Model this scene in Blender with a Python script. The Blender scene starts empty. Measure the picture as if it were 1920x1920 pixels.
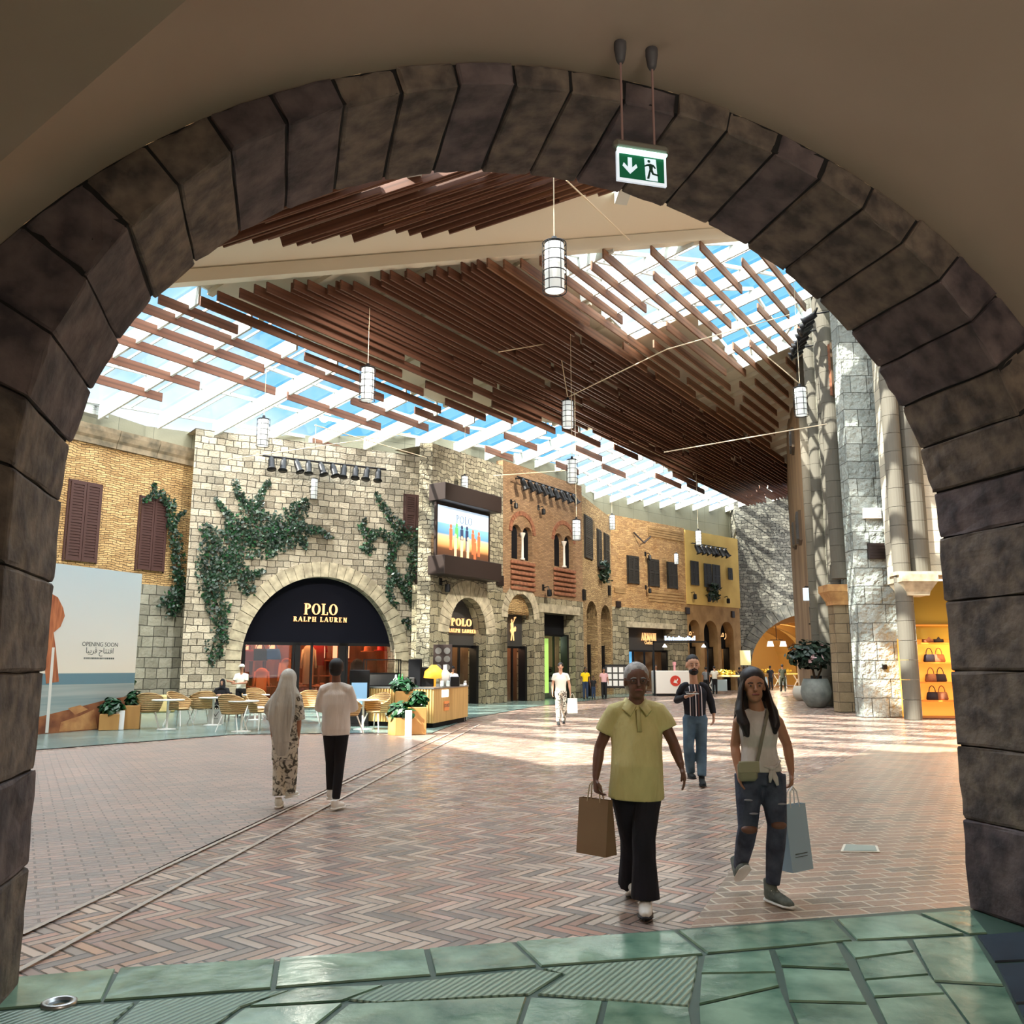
import bpy, bmesh, math, random
from mathutils import Vector, Matrix
from mathutils.geometry import tessellate_polygon
PI = math.pi
S = bpy.context.scene
COL = S.collection
rnd = random.Random(7)

# ------------------------------------------------------------------ camera
F = 1660.0
TH = math.atan(290.0 / F)
CAMZ = 1.65
cam = bpy.data.cameras.new('camera')
co = bpy.data.objects.new('camera', cam)
COL.objects.link(co)
co.location = (0, 0, CAMZ)
co.rotation_euler = (PI / 2 + TH, 0, 0)
cam.sensor_fit = 'HORIZONTAL'
cam.sensor_width = 36.0
cam.lens = 36.0 * F / 1920.0
cam.clip_start = 0.05
cam.clip_end = 500
S.camera = co

# ------------------------------------------------------------------ view
S.view_settings.view_transform = 'Standard'
S.view_settings.look = 'None'
S.view_settings.exposure = 0.32
S.view_settings.gamma = 1.0
S.view_settings.use_curve_mapping = False
cy = S.cycles
cy.use_denoising = True
cy.max_bounces = 6
cy.diffuse_bounces = 4
cy.glossy_bounces = 3
cy.transmission_bounces = 4
cy.transparent_max_bounces = 10
cy.caustics_reflective = False
cy.caustics_refractive = False
cy.sample_clamp_indirect = 6.0
cy.use_adaptive_sampling = True
cy.adaptive_threshold = 0.02

# ------------------------------------------------------------------ world: blue sky with white cloud
wd = bpy.data.worlds.new('sky'); S.world = wd; wd.use_nodes = True
nt = wd.node_tree; nt.nodes.clear()
tc = nt.nodes.new('ShaderNodeTexCoord')
no = nt.nodes.new('ShaderNodeTexNoise'); no.inputs['Scale'].default_value = 3.2; no.inputs['Detail'].default_value = 6
nt.links.new(tc.outputs['Generated'], no.inputs['Vector'])
cr = nt.nodes.new('ShaderNodeValToRGB')
cr.color_ramp.elements[0].position = 0.43; cr.color_ramp.elements[0].color = (0.13, 0.46, 0.85, 1)
cr.color_ramp.elements[1].position = 0.63; cr.color_ramp.elements[1].color = (1.0, 1.0, 0.97, 1)
nt.links.new(no.outputs['Fac'], cr.inputs['Fac'])
bg = nt.nodes.new('ShaderNodeBackground'); bg.inputs['Strength'].default_value = 1.15
nt.links.new(cr.outputs['Color'], bg.inputs['Color'])
wo = nt.nodes.new('ShaderNodeOutputWorld'); nt.links.new(bg.outputs[0], wo.inputs[0])

# ------------------------------------------------------------------ sun, added fill lights
def lamp(name, kind, loc, energy, color, rot=None, aim=None, **kw):
    l = bpy.data.lights.new(name, kind); l.energy = energy; l.color = color
    for k, v in kw.items(): setattr(l, k, v)
    o = bpy.data.objects.new(name, l); COL.objects.link(o); o.location = loc
    if aim is not None:
        o.rotation_euler = (Vector(aim)).to_track_quat('-Z', 'Y').to_euler()
    return o
SUN = Vector((0.60, 0.38, -0.72))
lamp('sun', 'SUN', (0, 0, 40), 15.0, (1.0, 0.93, 0.80), aim=SUN, angle=math.radians(0.6))
lamp('sky_fill', 'SUN', (5, 0, 40), 8.0, (0.92, 0.97, 1.0), aim=(0.12, 0.12, -1), angle=math.radians(110))  # wide second sun, added to boost the light of the sky
# added fill spots under the roof, brightening the facades
def wash(loc, to, e, ang=70, col=(1.0,.93,.80)):
    lo = Vector(loc); o = lamp('fill_spot', 'SPOT', lo, e, col, aim=Vector(to)-lo); o.data.spot_size = math.radians(ang); o.data.spot_blend = .8; o.data.shadow_soft_size = .35
wash((-3, 24, 12.2), (-8, 37, 5), 4600, 95, (1.0,.95,.88)); wash((-9, 21, 11.2), (-14, 33, 6), 3600, 80)
wash((6, 34, 13.0), (0, 43, 6), 6400, 85, (1.0,.93,.8)); wash((14, 46, 12.5), (6, 55, 6), 5400, 85); wash((17, 50, 12.2), (14, 62, 6), 4600, 85)
wash((20, 56, 12), (21, 66, 6), 2400, 90, (.95,.97,1))
wash((4, 22, 11.5), (13, 31, 8), 1800, 90, (.95,.98,1)); wash((10, 40, 13), (16, 46, 8), 1500, 100, (1,.9,.75))
# added upward fill spots near the wall tops, brightening the roof underside
for a_, b_, e_ in (((-8, 37.5, 11.8), (0, 33, 15), 700), ((3, 46, 11.9), (9, 42, 15), 800), ((13, 31.5, 13), (5, 33, 16), 2000), ((15, 42, 12), (8, 46, 15), 2000)): wash(a_, b_, e_, 150, (1,.92,.78))
lamp('front_fill', 'SUN', (8, 0, 40), 7.5, (1.0, 0.98, 0.92), aim=(-0.15, 0.75, -1), angle=math.radians(70))  # added fill sun from behind the viewer, lifting facades and walkers

lamp('passage_fill', 'AREA', (2.6, -1.6, 4.3), 90, (1.0, .88, .74), aim=(.1, .7, -.2), shape='RECTANGLE', size=3.5, size_y=1.0)  # added fill out of view behind the viewer, for the arch and vault
lamp('passage_fill_up', 'AREA', (2.0, -2.6, 2.6), 110, (1.0, .90, .76), aim=(.1, .25, 1), shape='RECTANGLE', size=3.5, size_y=1.0)  # added upward fill out of view, brightening the plaster vault

# ------------------------------------------------------------------ geometry helpers
C_, S_ = math.cos(TH), math.sin(TH)
def ray(px, py):
    u = (px - 960) / F; v = (960 - py) / F
    return Vector((u, C_ - v * S_, S_ + v * C_))
EYE = Vector((0, 0, CAMZ))
def G(px, py, z=0.0):
    r = ray(px, py); return EYE + r * ((z - CAMZ) / r.z)
def AT(px, py, Y):
    r = ray(px, py); return EYE + r * (Y / r.y)

class Wall:
    "a vertical plane through two plan points; s runs along it, z up, off towards the square"
    def __init__(s_, P0, P1):
        s_.P0 = Vector((P0[0], P0[1], 0)); s_.P1 = Vector((P1[0], P1[1], 0))
        s_.d = (s_.P1 - s_.P0).normalized(); s_.L = (s_.P1 - s_.P0).length
        n = Vector((s_.d.y, -s_.d.x, 0))
        if n.dot(-s_.P0 + Vector((3, 22, 0))) < 0: n = -n
        s_.n = n
    def pt(s_, s, z, off=0.0):
        return s_.P0 + s_.d * s + s_.n * off + Vector((0, 0, z))
    def W(s_, px, py, off=0.0):
        r = ray(px, py); P = s_.P0 + s_.n * off
        t = (P - EYE).dot(s_.n) / r.dot(s_.n); Q = EYE + r * t - P
        return Q.dot(s_.d), Q.z
    def rect(s_, x0, y0, x1, y1, off=0.0):
        a = s_.W(x0, (y0 + y1) / 2, off); b = s_.W(x1, (y0 + y1) / 2, off)
        t = s_.W((x0 + x1) / 2, y0, off); bb = s_.W((x0 + x1) / 2, y1, off)
        return min(a[0], b[0]), max(a[0], b[0]), bb[1], t[1]
    def frame(s_, s, z, off=0.0):
        "matrix: x along wall as seen from the square, y into the wall, z up"
        x = s_.d if Vector((0, 0, 1)).cross(s_.d).dot(-s_.n) > 0 else -s_.d
        m = Matrix((x, -s_.n, Vector((0, 0, 1)))).transposed().to_4x4()
        m.translation = s_.pt(s, z, off); return m

def mesh_obj(name, verts, faces, mat=None, parent=None, uvs=None, smooth=False, mats=None, fm=None):
    me = bpy.data.meshes.new(name)
    me.from_pydata([tuple(v) for v in verts], [], faces)
    if uvs is not None:
        ul = me.uv_layers.new(name='uv')
        for i, l in enumerate(me.loops): ul.data[i].uv = uvs[i]
    for m_ in (mats or ([mat] if mat else [])): me.materials.append(m_)
    if fm:
        for p, k in zip(me.polygons, fm): p.material_index = k
    if smooth:
        for p in me.polygons: p.use_smooth = True
    o = bpy.data.objects.new(name, me); COL.objects.link(o)
    if parent: o.parent = parent
    return o

class MB:
    "collects shapes into one mesh"
    def __init__(s_): s_.v = []; s_.f = []
    def add(s_, vs, fs, M=None):
        b = len(s_.v)
        s_.v += [(M @ Vector(v)) if M is not None else Vector(v) for v in vs]
        s_.f += [tuple(b + i for i in f) for f in fs]
        return s_
    def box(s_, x0, x1, y0, y1, z0, z1, M=None):
        v = [(x0,y0,z0),(x1,y0,z0),(x1,y1,z0),(x0,y1,z0),(x0,y0,z1),(x1,y0,z1),(x1,y1,z1),(x0,y1,z1)]
        return s_.add(v, [(0,3,2,1),(4,5,6,7),(0,1,5,4),(1,2,6,5),(2,3,7,6),(3,0,4,7)], M)
    def bbox(s_, x0, x1, y0, y1, z0, z1, b=0.01, M=None):
        "box with chamfered edges"
        b = min(b, (x1-x0)/2.1, (y1-y0)/2.1, (z1-z0)/2.1)
        bm = bmesh.new(); bmesh.ops.create_cube(bm, size=1)
        for v in bm.verts:
            v.co = Vector((x0 + (v.co.x+.5)*(x1-x0), y0 + (v.co.y+.5)*(y1-y0), z0 + (v.co.z+.5)*(z1-z0)))
        bmesh.ops.bevel(bm, geom=bm.edges[:], offset=b, segments=1, affect='EDGES')
        return s_.bm(bm, M)
    def bm(s_, bm, M=None):
        bm.verts.index_update()
        s_.add([v.co.copy() for v in bm.verts], [tuple(v.index for v in f.verts) for f in bm.faces], M); bm.free(); return s_
    def cyl(s_, p0, p1, r0, r1=None, n=12, M=None, cap=True):
        r1 = r0 if r1 is None else r1
        return s_.tube([p0, p1], [r0, r1], n, M, cap)
    def tube(s_, pts, rad, n=8, M=None, cap=True, flat=None, ref=None):
        "pts path; rad list of r or (rx, ry)"
        pts = [Vector(p) for p in pts]
        if not isinstance(rad, (list, tuple)): rad = [rad] * len(pts)
        vs = []; prev = None
        for i, p in enumerate(pts):
            t = (pts[min(i+1, len(pts)-1)] - pts[max(i-1, 0)])
            if t.length < 1e-9: t = Vector((0,0,1))
            t.normalize()
            if prev is None:
                a = Vector(ref) if ref is not None else (Vector((1,0,0)) if abs(t.x) < .8 else Vector((0,1,0)))
            else: a = prev
            a = (a - t * a.dot(t)); a.normalize(); prev = a
            b = t.cross(a)
            r = rad[i]; rx, ry = (r if isinstance(r, tuple) else (r, r))
            for k in range(n):
                an = 2*PI*k/n
                vs.append(p + a*(math.cos(an)*rx) + b*(math.sin(an)*ry))
        fs = []
        for i in range(len(pts)-1):
            for k in range(n):
                k2 = (k+1) % n
                fs.append((i*n+k, i*n+k2, (i+1)*n+k2, (i+1)*n+k))
        if cap:
            fs.append(tuple(reversed(range(n)))); fs.append(tuple((len(pts)-1)*n+k for k in range(n)))
        return s_.add(vs, fs, M)
    def ball(s_, c, r, M=None, seg=12, rings=8):
        r = r if isinstance(r, (tuple, list)) else (r, r, r)
        bm = bmesh.new(); bmesh.ops.create_uvsphere(bm, u_segments=seg, v_segments=rings, radius=1)
        for v in bm.verts: v.co = Vector((c[0]+v.co.x*r[0], c[1]+v.co.y*r[1], c[2]+v.co.z*r[2]))
        return s_.bm(bm, M)
    def lathe(s_, prof, n=16, M=None, c=(0,0,0)):
        vs = []; fs = []
        for r, z in prof:
            for k in range(n):
                a = 2*PI*k/n; vs.append((c[0]+r*math.cos(a), c[1]+r*math.sin(a), c[2]+z))
        for i in range(len(prof)-1):
            for k in range(n):
                k2 = (k+1) % n; fs.append((i*n+k, i*n+k2, (i+1)*n+k2, (i+1)*n+k))
        fs.append(tuple(reversed(range(n)))); fs.append(tuple((len(prof)-1)*n+k for k in range(n)))
        return s_.add(vs, fs, M)
    def prism(s_, poly, y0, y1, M=None, holes=()):
        "poly in x,z extruded along y"
        loops = [[Vector((p[0], p[1], 0)) for p in poly]] + [[Vector((p[0], p[1], 0)) for p in h] for h in holes]
        tri = tessellate_polygon(loops)
        flat = [p for l in loops for p in l]; N = len(flat)
        vs = [(p.x, y0, p.y) for p in flat] + [(p.x, y1, p.y) for p in flat]
        fs = [tuple(t) for t in tri] + [tuple(N+i for i in reversed(t)) for t in tri]
        k = 0
        for l in loops:
            m = len(l)
            for i in range(m):
                j = (i+1) % m; fs.append((k+i, k+j, N+k+j, N+k+i))
            k += m
        return s_.add(vs, fs, M)
    def build(s_, name, mat=None, parent=None, smooth=False):
        o = mesh_obj(name, s_.v, s_.f, mat, parent, smooth=smooth)
        bm = bmesh.new(); bm.from_mesh(o.data); bmesh.ops.recalc_face_normals(bm, faces=bm.faces[:]); bm.to_mesh(o.data); bm.free()
        return o

def thing(name, label, cat, loc=(0,0,0), rotz=0.0, group=None, M=None):
    o = bpy.data.objects.new(name, None); COL.objects.link(o)
    o.empty_display_size = 0.1
    if M is not None: o.matrix_world = M
    else: o.location = loc; o.rotation_euler = (0,0,rotz)
    o['label'] = label; o['category'] = cat
    if group: o['group'] = group
    return o
def tag(o, label, cat, group=None, kind=None):
    o['label'] = label; o['category'] = cat
    if group: o['group'] = group
    if kind: o['kind'] = kind
    return o
def struct(o): o['kind'] = 'structure'; return o
def kids(o): return [c for c in bpy.data.objects if c.parent == o]
def dup(root, loc=None, rotz=None, label=None, group=None, M=None, scale=None):
    def cp(o, par):
        c = o.copy(); COL.objects.link(c)
        if par is not None: c.parent = par; c.matrix_parent_inverse = o.matrix_parent_inverse.copy()
        for ch in KID.get(o.name, ()): cp(ch, c)
        return c
    KID = {}
    for ch in bpy.data.objects:
        if ch.parent: KID.setdefault(ch.parent.name, []).append(ch)
    r = cp(root, None)
    if M is not None: r.matrix_world = M
    if loc is not None: r.location = loc
    if rotz is not None: r.rotation_euler = (0,0,rotz)
    if scale is not None: r.scale = scale
    if label: r['label'] = label
    if group: r['group'] = group
    return r

# ------------------------------------------------------------------ materials
def newmat(name):
    m = bpy.data.materials.new(name); m.use_nodes = True
    n = m.node_tree; b = n.nodes['Principled BSDF']; return m, n, b
def rgb(r, g, b):
    f = lambda c: ((c/255.0)/12.92 if c/255.0 <= 0.04045 else (((c/255.0)+0.055)/1.055)**2.4)
    return (f(r), f(g), f(b), 1)
def N(n, typ, **kw):
    x = n.nodes.new(typ)
    for k, v in kw.items():
        if k in x.inputs.keys() if hasattr(x.inputs, 'keys') else False: x.inputs[k].default_value = v
        else: setattr(x, k, v)
    return x
def plain(name, c, rough=0.6, metal=0.0, c2=None, scale=8.0, bump=0.0, emis=0.0, alpha=1.0, spec=None, detail=4, stretch=None, coat=0):
    m, n, b = newmat(name)
    b.inputs['Base Color'].default_value = c
    b.inputs['Roughness'].default_value = rough; b.inputs['Metallic'].default_value = metal
    if coat: b.inputs['Coat Weight'].default_value = coat
    if spec is not None: b.inputs['Specular IOR Level'].default_value = spec
    if c2 is not None or bump:
        tc = n.nodes.new('ShaderNodeTexCoord'); mp = n.nodes.new('ShaderNodeMapping')
        if stretch: mp.inputs['Scale'].default_value = stretch
        n.links.new(tc.outputs['Object'], mp.inputs['Vector'])
        t = n.nodes.new('ShaderNodeTexNoise'); t.inputs['Scale'].default_value = scale; t.inputs['Detail'].default_value = detail
        n.links.new(mp.outputs[0], t.inputs['Vector'])
        if c2 is not None:
            r = n.nodes.new('ShaderNodeValToRGB'); r.color_ramp.elements[0].position = .35; r.color_ramp.elements[1].position = .65
            r.color_ramp.elements[0].color = c; r.color_ramp.elements[1].color = c2
            n.links.new(t.outputs['Fac'], r.inputs['Fac']); n.links.new(r.outputs[0], b.inputs['Base Color'])
        if bump:
            u = n.nodes.new('ShaderNodeBump'); u.inputs['Strength'].default_value = bump; u.inputs['Distance'].default_value = .03
            n.links.new(t.outputs['Fac'], u.inputs['Height']); n.links.new(u.outputs[0], b.inputs['Normal'])
    if emis:
        b.inputs['Emission Color'].default_value = c; b.inputs['Emission Strength'].default_value = emis
    if alpha < 1: b.inputs['Alpha'].default_value = alpha
    return m
def glassy(name, tint=(0.9,0.95,0.97,1), gloss=0.08, rough=0.02):
    m, n, b = newmat(name); n.nodes.remove(b)
    out = n.nodes['Material Output']
    t = n.nodes.new('ShaderNodeBsdfTransparent'); t.inputs[0].default_value = tint
    g = n.nodes.new('ShaderNodeBsdfGlossy'); g.inputs['Roughness'].default_value = rough
    mx = n.nodes.new('ShaderNodeMixShader'); mx.inputs[0].default_value = gloss
    n.links.new(t.outputs[0], mx.inputs[1]); n.links.new(g.outputs[0], mx.inputs[2]); n.links.new(mx.outputs[0], out.inputs[0])
    return m
def masonry(name, c1, c2, mortar, bw, bh, ms=0.012, dist=0.03, bump=0.6, rough=0.85, grime=None, tintscale=0.5, noise_scale=1.6, offset=0.5, squash=1.0, fine=14.0, bdist=.05):
    "coursed stone or brick on uv in metres"
    m, n, b = newmat(name); L = n.links
    b.inputs['Roughness'].default_value = rough
    uv = n.nodes.new('ShaderNodeTexCoord')
    ns = n.nodes.new('ShaderNodeTexNoise'); ns.inputs['Scale'].default_value = noise_scale; ns.inputs['Detail'].default_value = 3
    L.new(uv.outputs['UV'], ns.inputs['Vector'])
    sb = n.nodes.new('ShaderNodeVectorMath'); sb.operation = 'SUBTRACT'; sb.inputs[1].default_value = (.5,.5,.5); L.new(ns.outputs['Color'], sb.inputs[0])
    sc = n.nodes.new('ShaderNodeVectorMath'); sc.operation = 'SCALE'; sc.inputs['Scale'].default_value = dist*8; L.new(sb.outputs[0], sc.inputs[0])
    ad = n.nodes.new('ShaderNodeVectorMath'); ad.operation = 'ADD'; L.new(uv.outputs['UV'], ad.inputs[0]); L.new(sc.outputs[0], ad.inputs[1])
    br = n.nodes.new('ShaderNodeTexBrick'); br.offset = offset; br.squash = squash; br.squash_frequency = 3
    br.inputs['Color1'].default_value = c1; br.inputs['Color2'].default_value = c2; br.inputs['Mortar'].default_value = mortar
    br.inputs['Scale'].default_value = 1.0; br.inputs['Mortar Size'].default_value = ms; br.inputs['Mortar Smooth'].default_value = .4
    br.inputs['Brick Width'].default_value = bw; br.inputs['Row Height'].default_value = bh; br.inputs['Bias'].default_value = 0.0
    L.new(ad.outputs[0], br.inputs['Vector'])
    n2 = n.nodes.new('ShaderNodeTexNoise'); n2.inputs['Scale'].default_value = tintscale; n2.inputs['Detail'].default_value = 8; n2.inputs['Roughness'].default_value = .7
    L.new(uv.outputs['UV'], n2.inputs['Vector'])
    r2 = n.nodes.new('ShaderNodeValToRGB'); r2.color_ramp.elements[0].position = .32; r2.color_ramp.elements[1].position = .62
    r2.color_ramp.elements[0].color = grime or (.55,.5,.45,1); r2.color_ramp.elements[1].color = (1,1,1,1)
    L.new(n2.outputs['Fac'], r2.inputs['Fac'])
    mx = n.nodes.new('ShaderNodeMixRGB'); mx.blend_type = 'MULTIPLY'; mx.inputs[0].default_value = 1
    L.new(br.outputs['Color'], mx.inputs[1]); L.new(r2.outputs[0], mx.inputs[2]); L.new(mx.outputs[0], b.inputs['Base Color'])
    n3 = n.nodes.new('ShaderNodeTexNoise'); n3.inputs['Scale'].default_value = fine; n3.inputs['Detail'].default_value = 5
    L.new(uv.outputs['UV'], n3.inputs['Vector'])
    mt = n.nodes.new('ShaderNodeMath'); mt.operation = 'MULTIPLY_ADD'; mt.inputs[1].default_value = -1.0
    L.new(br.outputs['Fac'], mt.inputs[0]); L.new(n3.outputs['Fac'], mt.inputs[2])
    bu = n.nodes.new('ShaderNodeBump'); bu.inputs['Strength'].default_value = bump; bu.inputs['Distance'].default_value = bdist
    L.new(mt.outputs[0], bu.inputs['Height']); L.new(bu.outputs[0], b.inputs['Normal'])
    return m
def rubble(name, cols, mortar, sx, sy, edge=0.05, bump=0.8, grime=(.6,.55,.5,1)):
    m, n, b = newmat(name); L = n.links; b.inputs['Roughness'].default_value = .9
    uv = n.nodes.new('ShaderNodeTexCoord'); mp = n.nodes.new('ShaderNodeMapping'); mp.inputs['Scale'].default_value = (sx, sy, 1)
    L.new(uv.outputs['UV'], mp.inputs['Vector'])
    v1 = n.nodes.new('ShaderNodeTexVoronoi'); v1.feature = 'F1'; v1.inputs['Randomness'].default_value = .75
    v2 = n.nodes.new('ShaderNodeTexVoronoi'); v2.feature = 'DISTANCE_TO_EDGE'; v2.inputs['Randomness'].default_value = .75
    for v in (v1, v2): v.inputs['Scale'].default_value = 1; L.new(mp.outputs[0], v.inputs['Vector'])
    sp = n.nodes.new('ShaderNodeSeparateColor'); L.new(v1.outputs['Color'], sp.inputs[0])
    r = n.nodes.new('ShaderNodeValToRGB'); r.color_ramp.elements[0].color = cols[0]; r.color_ramp.elements[1].color = cols[-1]
    for i, c in enumerate(cols[1:-1]):
        e = r.color_ramp.elements.new((i+1)/(len(cols)-1)); e.color = c
    L.new(sp.outputs[0], r.inputs['Fac'])
    st = n.nodes.new('ShaderNodeMapRange'); st.inputs['From Min'].default_value = 0; st.inputs['From Max'].default_value = edge
    L.new(v2.outputs['Distance'], st.inputs['Value'])
    mx = n.nodes.new('ShaderNodeMixRGB'); mx.inputs[1].default_value = mortar; L.new(st.outputs[0], mx.inputs[0]); L.new(r.outputs[0], mx.inputs[2])
    n2 = n.nodes.new('ShaderNodeTexNoise'); n2.inputs['Scale'].default_value = .6; n2.inputs['Detail'].default_value = 8; L.new(uv.outputs['UV'], n2.inputs['Vector'])
    r2 = n.nodes.new('ShaderNodeValToRGB'); r2.color_ramp.elements[0].position = .35; r2.color_ramp.elements[1].position = .65
    r2.color_ramp.elements[0].color = grime; r2.color_ramp.elements[1].color = (1,1,1,1); L.new(n2.outputs['Fac'], r2.inputs['Fac'])
    m2 = n.nodes.new('ShaderNodeMixRGB'); m2.blend_type = 'MULTIPLY'; m2.inputs[0].default_value = 1
    L.new(mx.outputs[0], m2.inputs[1]); L.new(r2.outputs[0], m2.inputs[2]); L.new(m2.outputs[0], b.inputs['Base Color'])
    bu = n.nodes.new('ShaderNodeBump'); bu.inputs['Strength'].default_value = bump; bu.inputs['Distance'].default_value = .06
    L.new(st.outputs[0], bu.inputs['Height']); L.new(bu.outputs[0], b.inputs['Normal'])
    return m
def math_node(n, op, a, b=None, c=None):
    x = n.nodes.new('ShaderNodeMath'); x.operation = op
    for i, v in enumerate((a, b, c)):
        if v is None: continue
        if isinstance(v, (int, float)): x.inputs[i].default_value = v
        else: n.links.new(v, x.inputs[i])
    return x.outputs[0]
def herringbone(name, w, k, rot, cols, mortar, rough=0.28):
    "long bricks laid in herringbone, on world metres"
    m, n, b = newmat(name); L = n.links
    tc = n.nodes.new('ShaderNodeTexCoord'); mp = n.nodes.new('ShaderNodeMapping')
    mp.inputs['Scale'].default_value = (1/w, 1/w, 1); mp.inputs['Rotation'].default_value = (0, 0, rot)
    L.new(tc.outputs['Object'], mp.inputs['Vector'])
    sp = n.nodes.new('ShaderNodeSeparateXYZ'); L.new(mp.outputs[0], sp.inputs[0])
    X, Y = sp.outputs[0], sp.outputs[1]
    A = lambda op, a, b_=None, c=None: math_node(n, op, a, b_, c)
    ix, iy = A('FLOOR', X), A('FLOOR', Y); fx, fy = A('SUBTRACT', X, ix), A('SUBTRACT', Y, iy)
    mm = A('FLOORED_MODULO', A('SUBTRACT', ix, iy), 2.0*k)
    hor = A('LESS_THAN', mm, k - .5)
    sH = A('ADD', mm, fx); tH = fy
    mk = A('SUBTRACT', mm, float(k))
    sV = A('ADD', mk, A('SUBTRACT', 1.0, fy)); tV = fx
    mixv = lambda a, b_: A('ADD', A('MULTIPLY', hor, a), A('MULTIPLY', A('SUBTRACT', 1.0, hor), b_))
    s, t = mixv(sH, sV), mixv(tH, tV)
    ed = A('MINIMUM', A('MINIMUM', s, A('SUBTRACT', float(k), s)), A('MINIMUM', t, A('SUBTRACT', 1.0, t)))
    idx = mixv(A('SUBTRACT', ix, mm), ix); idy = mixv(iy, A('ADD', iy, mk))
    cb = n.nodes.new('ShaderNodeCombineXYZ'); L.new(idx, cb.inputs[0]); L.new(idy, cb.inputs[1]); L.new(hor, cb.inputs[2])
    wn = n.nodes.new('ShaderNodeTexWhiteNoise'); wn.noise_dimensions = '3D'; L.new(cb.outputs[0], wn.inputs['Vector'])
    r = n.nodes.new('ShaderNodeValToRGB'); r.color_ramp.elements[0].color = cols[0]; r.color_ramp.elements[1].color = cols[-1]
    for i, c in enumerate(cols[1:-1]):
        e = r.color_ramp.elements.new((i+1)/(len(cols)-1)); e.color = c
    L.new(wn.outputs['Value'], r.inputs['Fac'])
    st = n.nodes.new('ShaderNodeMapRange'); st.inputs['From Min'].default_value = .05; st.inputs['From Max'].default_value = .13
    L.new(ed, st.inputs['Value'])
    mx = n.nodes.new('ShaderNodeMixRGB'); mx.inputs[1].default_value = mortar; L.new(st.outputs[0], mx.inputs[0]); L.new(r.outputs[0], mx.inputs[2])
    n2 = n.nodes.new('ShaderNodeTexNoise'); n2.inputs['Scale'].default_value = .35; n2.inputs['Detail'].default_value = 6; L.new(tc.outputs['Object'], n2.inputs['Vector'])
    r2 = n.nodes.new('ShaderNodeValToRGB'); r2.color_ramp.elements[0].position = .35; r2.color_ramp.elements[1].position = .65
    r2.color_ramp.elements[0].color = (.72,.74,.74,1); r2.color_ramp.elements[1].color = (1,1,1,1); L.new(n2.outputs['Fac'], r2.inputs['Fac'])
    m2 = n.nodes.new('ShaderNodeMixRGB'); m2.blend_type = 'MULTIPLY'; m2.inputs[0].default_value = 1
    L.new(mx.outputs[0], m2.inputs[1]); L.new(r2.outputs[0], m2.inputs[2]); L.new(m2.outputs[0], b.inputs['Base Color'])
    rr = n.nodes.new('ShaderNodeMapRange'); rr.inputs['To Min'].default_value = rough-.08; rr.inputs['To Max'].default_value = rough+.15
    L.new(wn.outputs['Value'], rr.inputs['Value']); L.new(rr.outputs[0], b.inputs['Roughness'])
    hh = A('ADD', st.outputs[0], A('MULTIPLY', wn.outputs['Value'], 0.5))
    bu = n.nodes.new('ShaderNodeBump'); bu.inputs['Strength'].default_value = .5; bu.inputs['Distance'].default_value = .012
    L.new(hh, bu.inputs['Height']); L.new(bu.outputs[0], b.inputs['Normal'])
    return m

M_ = {}
M_['stone_light'] = masonry('pale_coursed_stone', rgb(208,198,176), rgb(146,138,120), rgb(78,72,60), .46, .27, ms=.016, dist=.018, squash=.7, grime=(.58,.55,.5,1), bump=.9)
M_['stone_grey'] = masonry('grey_ashlar', rgb(168,166,150), rgb(128,126,112), rgb(62,60,52), .62, .40, ms=.016, dist=.01, bump=.9, squash=.8, grime=(.6,.6,.56,1), fine=6)
M_['rubble_grey'] = masonry('grey_rubble', rgb(192,184,160), rgb(134,128,110), rgb(78,72,60), .40, .20, ms=.016, dist=.045, bump=1.0, squash=.6, grime=(.7,.68,.6,1), noise_scale=2.2)
M_['rubble_tan'] = masonry('tan_rubble', rgb(188,160,114), rgb(146,118,80), rgb(108,86,58), .38, .12, ms=.012, dist=.05, bump=1.0, squash=.7, grime=(.72,.68,.6,1), noise_scale=2.6)
M_['rubble_low'] = masonry('low_rubble', rgb(176,166,138), rgb(118,112,92), rgb(64,58,46), .55, .34, ms=.018, dist=.05, bump=1.0, squash=.6, grime=(.66,.64,.56,1), noise_scale=1.8)
M_['rubble_end'] = masonry('dark_rubble', rgb(150,148,134), rgb(92,90,82), rgb(44,44,40), .46, .22, ms=.018, dist=.05, bump=1.0, squash=.6, grime=(.6,.6,.58,1), noise_scale=2.4)
M_['brick_tan'] = masonry('tan_brick', rgb(214,182,128), rgb(176,142,94), rgb(100,80,54), .34, .085, ms=.011, dist=.035, bump=1.0, grime=(.7,.62,.5,1))
M_['brick_red'] = masonry('red_brown_brick', rgb(176,142,106), rgb(146,114,84), rgb(100,80,58), .28, .075, ms=.008, dist=.008, bump=.6, grime=(.75,.68,.58,1))
M_['brick_orange'] = masonry('orange_weathered', rgb(206,170,116), rgb(164,128,86), rgb(140,108,72), .42, .11, ms=.010, dist=.05, bump=.8, squash=.7, grime=(.74,.62,.5,1), noise_scale=2.0, tintscale=.9)
M_['ochre'] = plain('ochre_plaster', rgb(212,180,102), .9, c2=rgb(196,162,90), scale=.8, bump=.1)
M_['tan_plaster'] = plain('tan_plaster', rgb(168,134,88), .9, c2=rgb(140,108,68), scale=1.4, bump=.3)
M_['brown_plaster'] = plain('brown_plaster', rgb(150,126,98), .9, c2=rgb(118,96,74), scale=1.0, bump=.4, stretch=(1,1,.25))
M_['pillar'] = masonry('split_face_stone', rgb(184,190,182), rgb(138,146,142), rgb(84,86,80), .95, .62, ms=.014, dist=.006, bump=1.0, squash=.6, grime=(.66,.70,.70,1), fine=4.5, bdist=.22)
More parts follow.
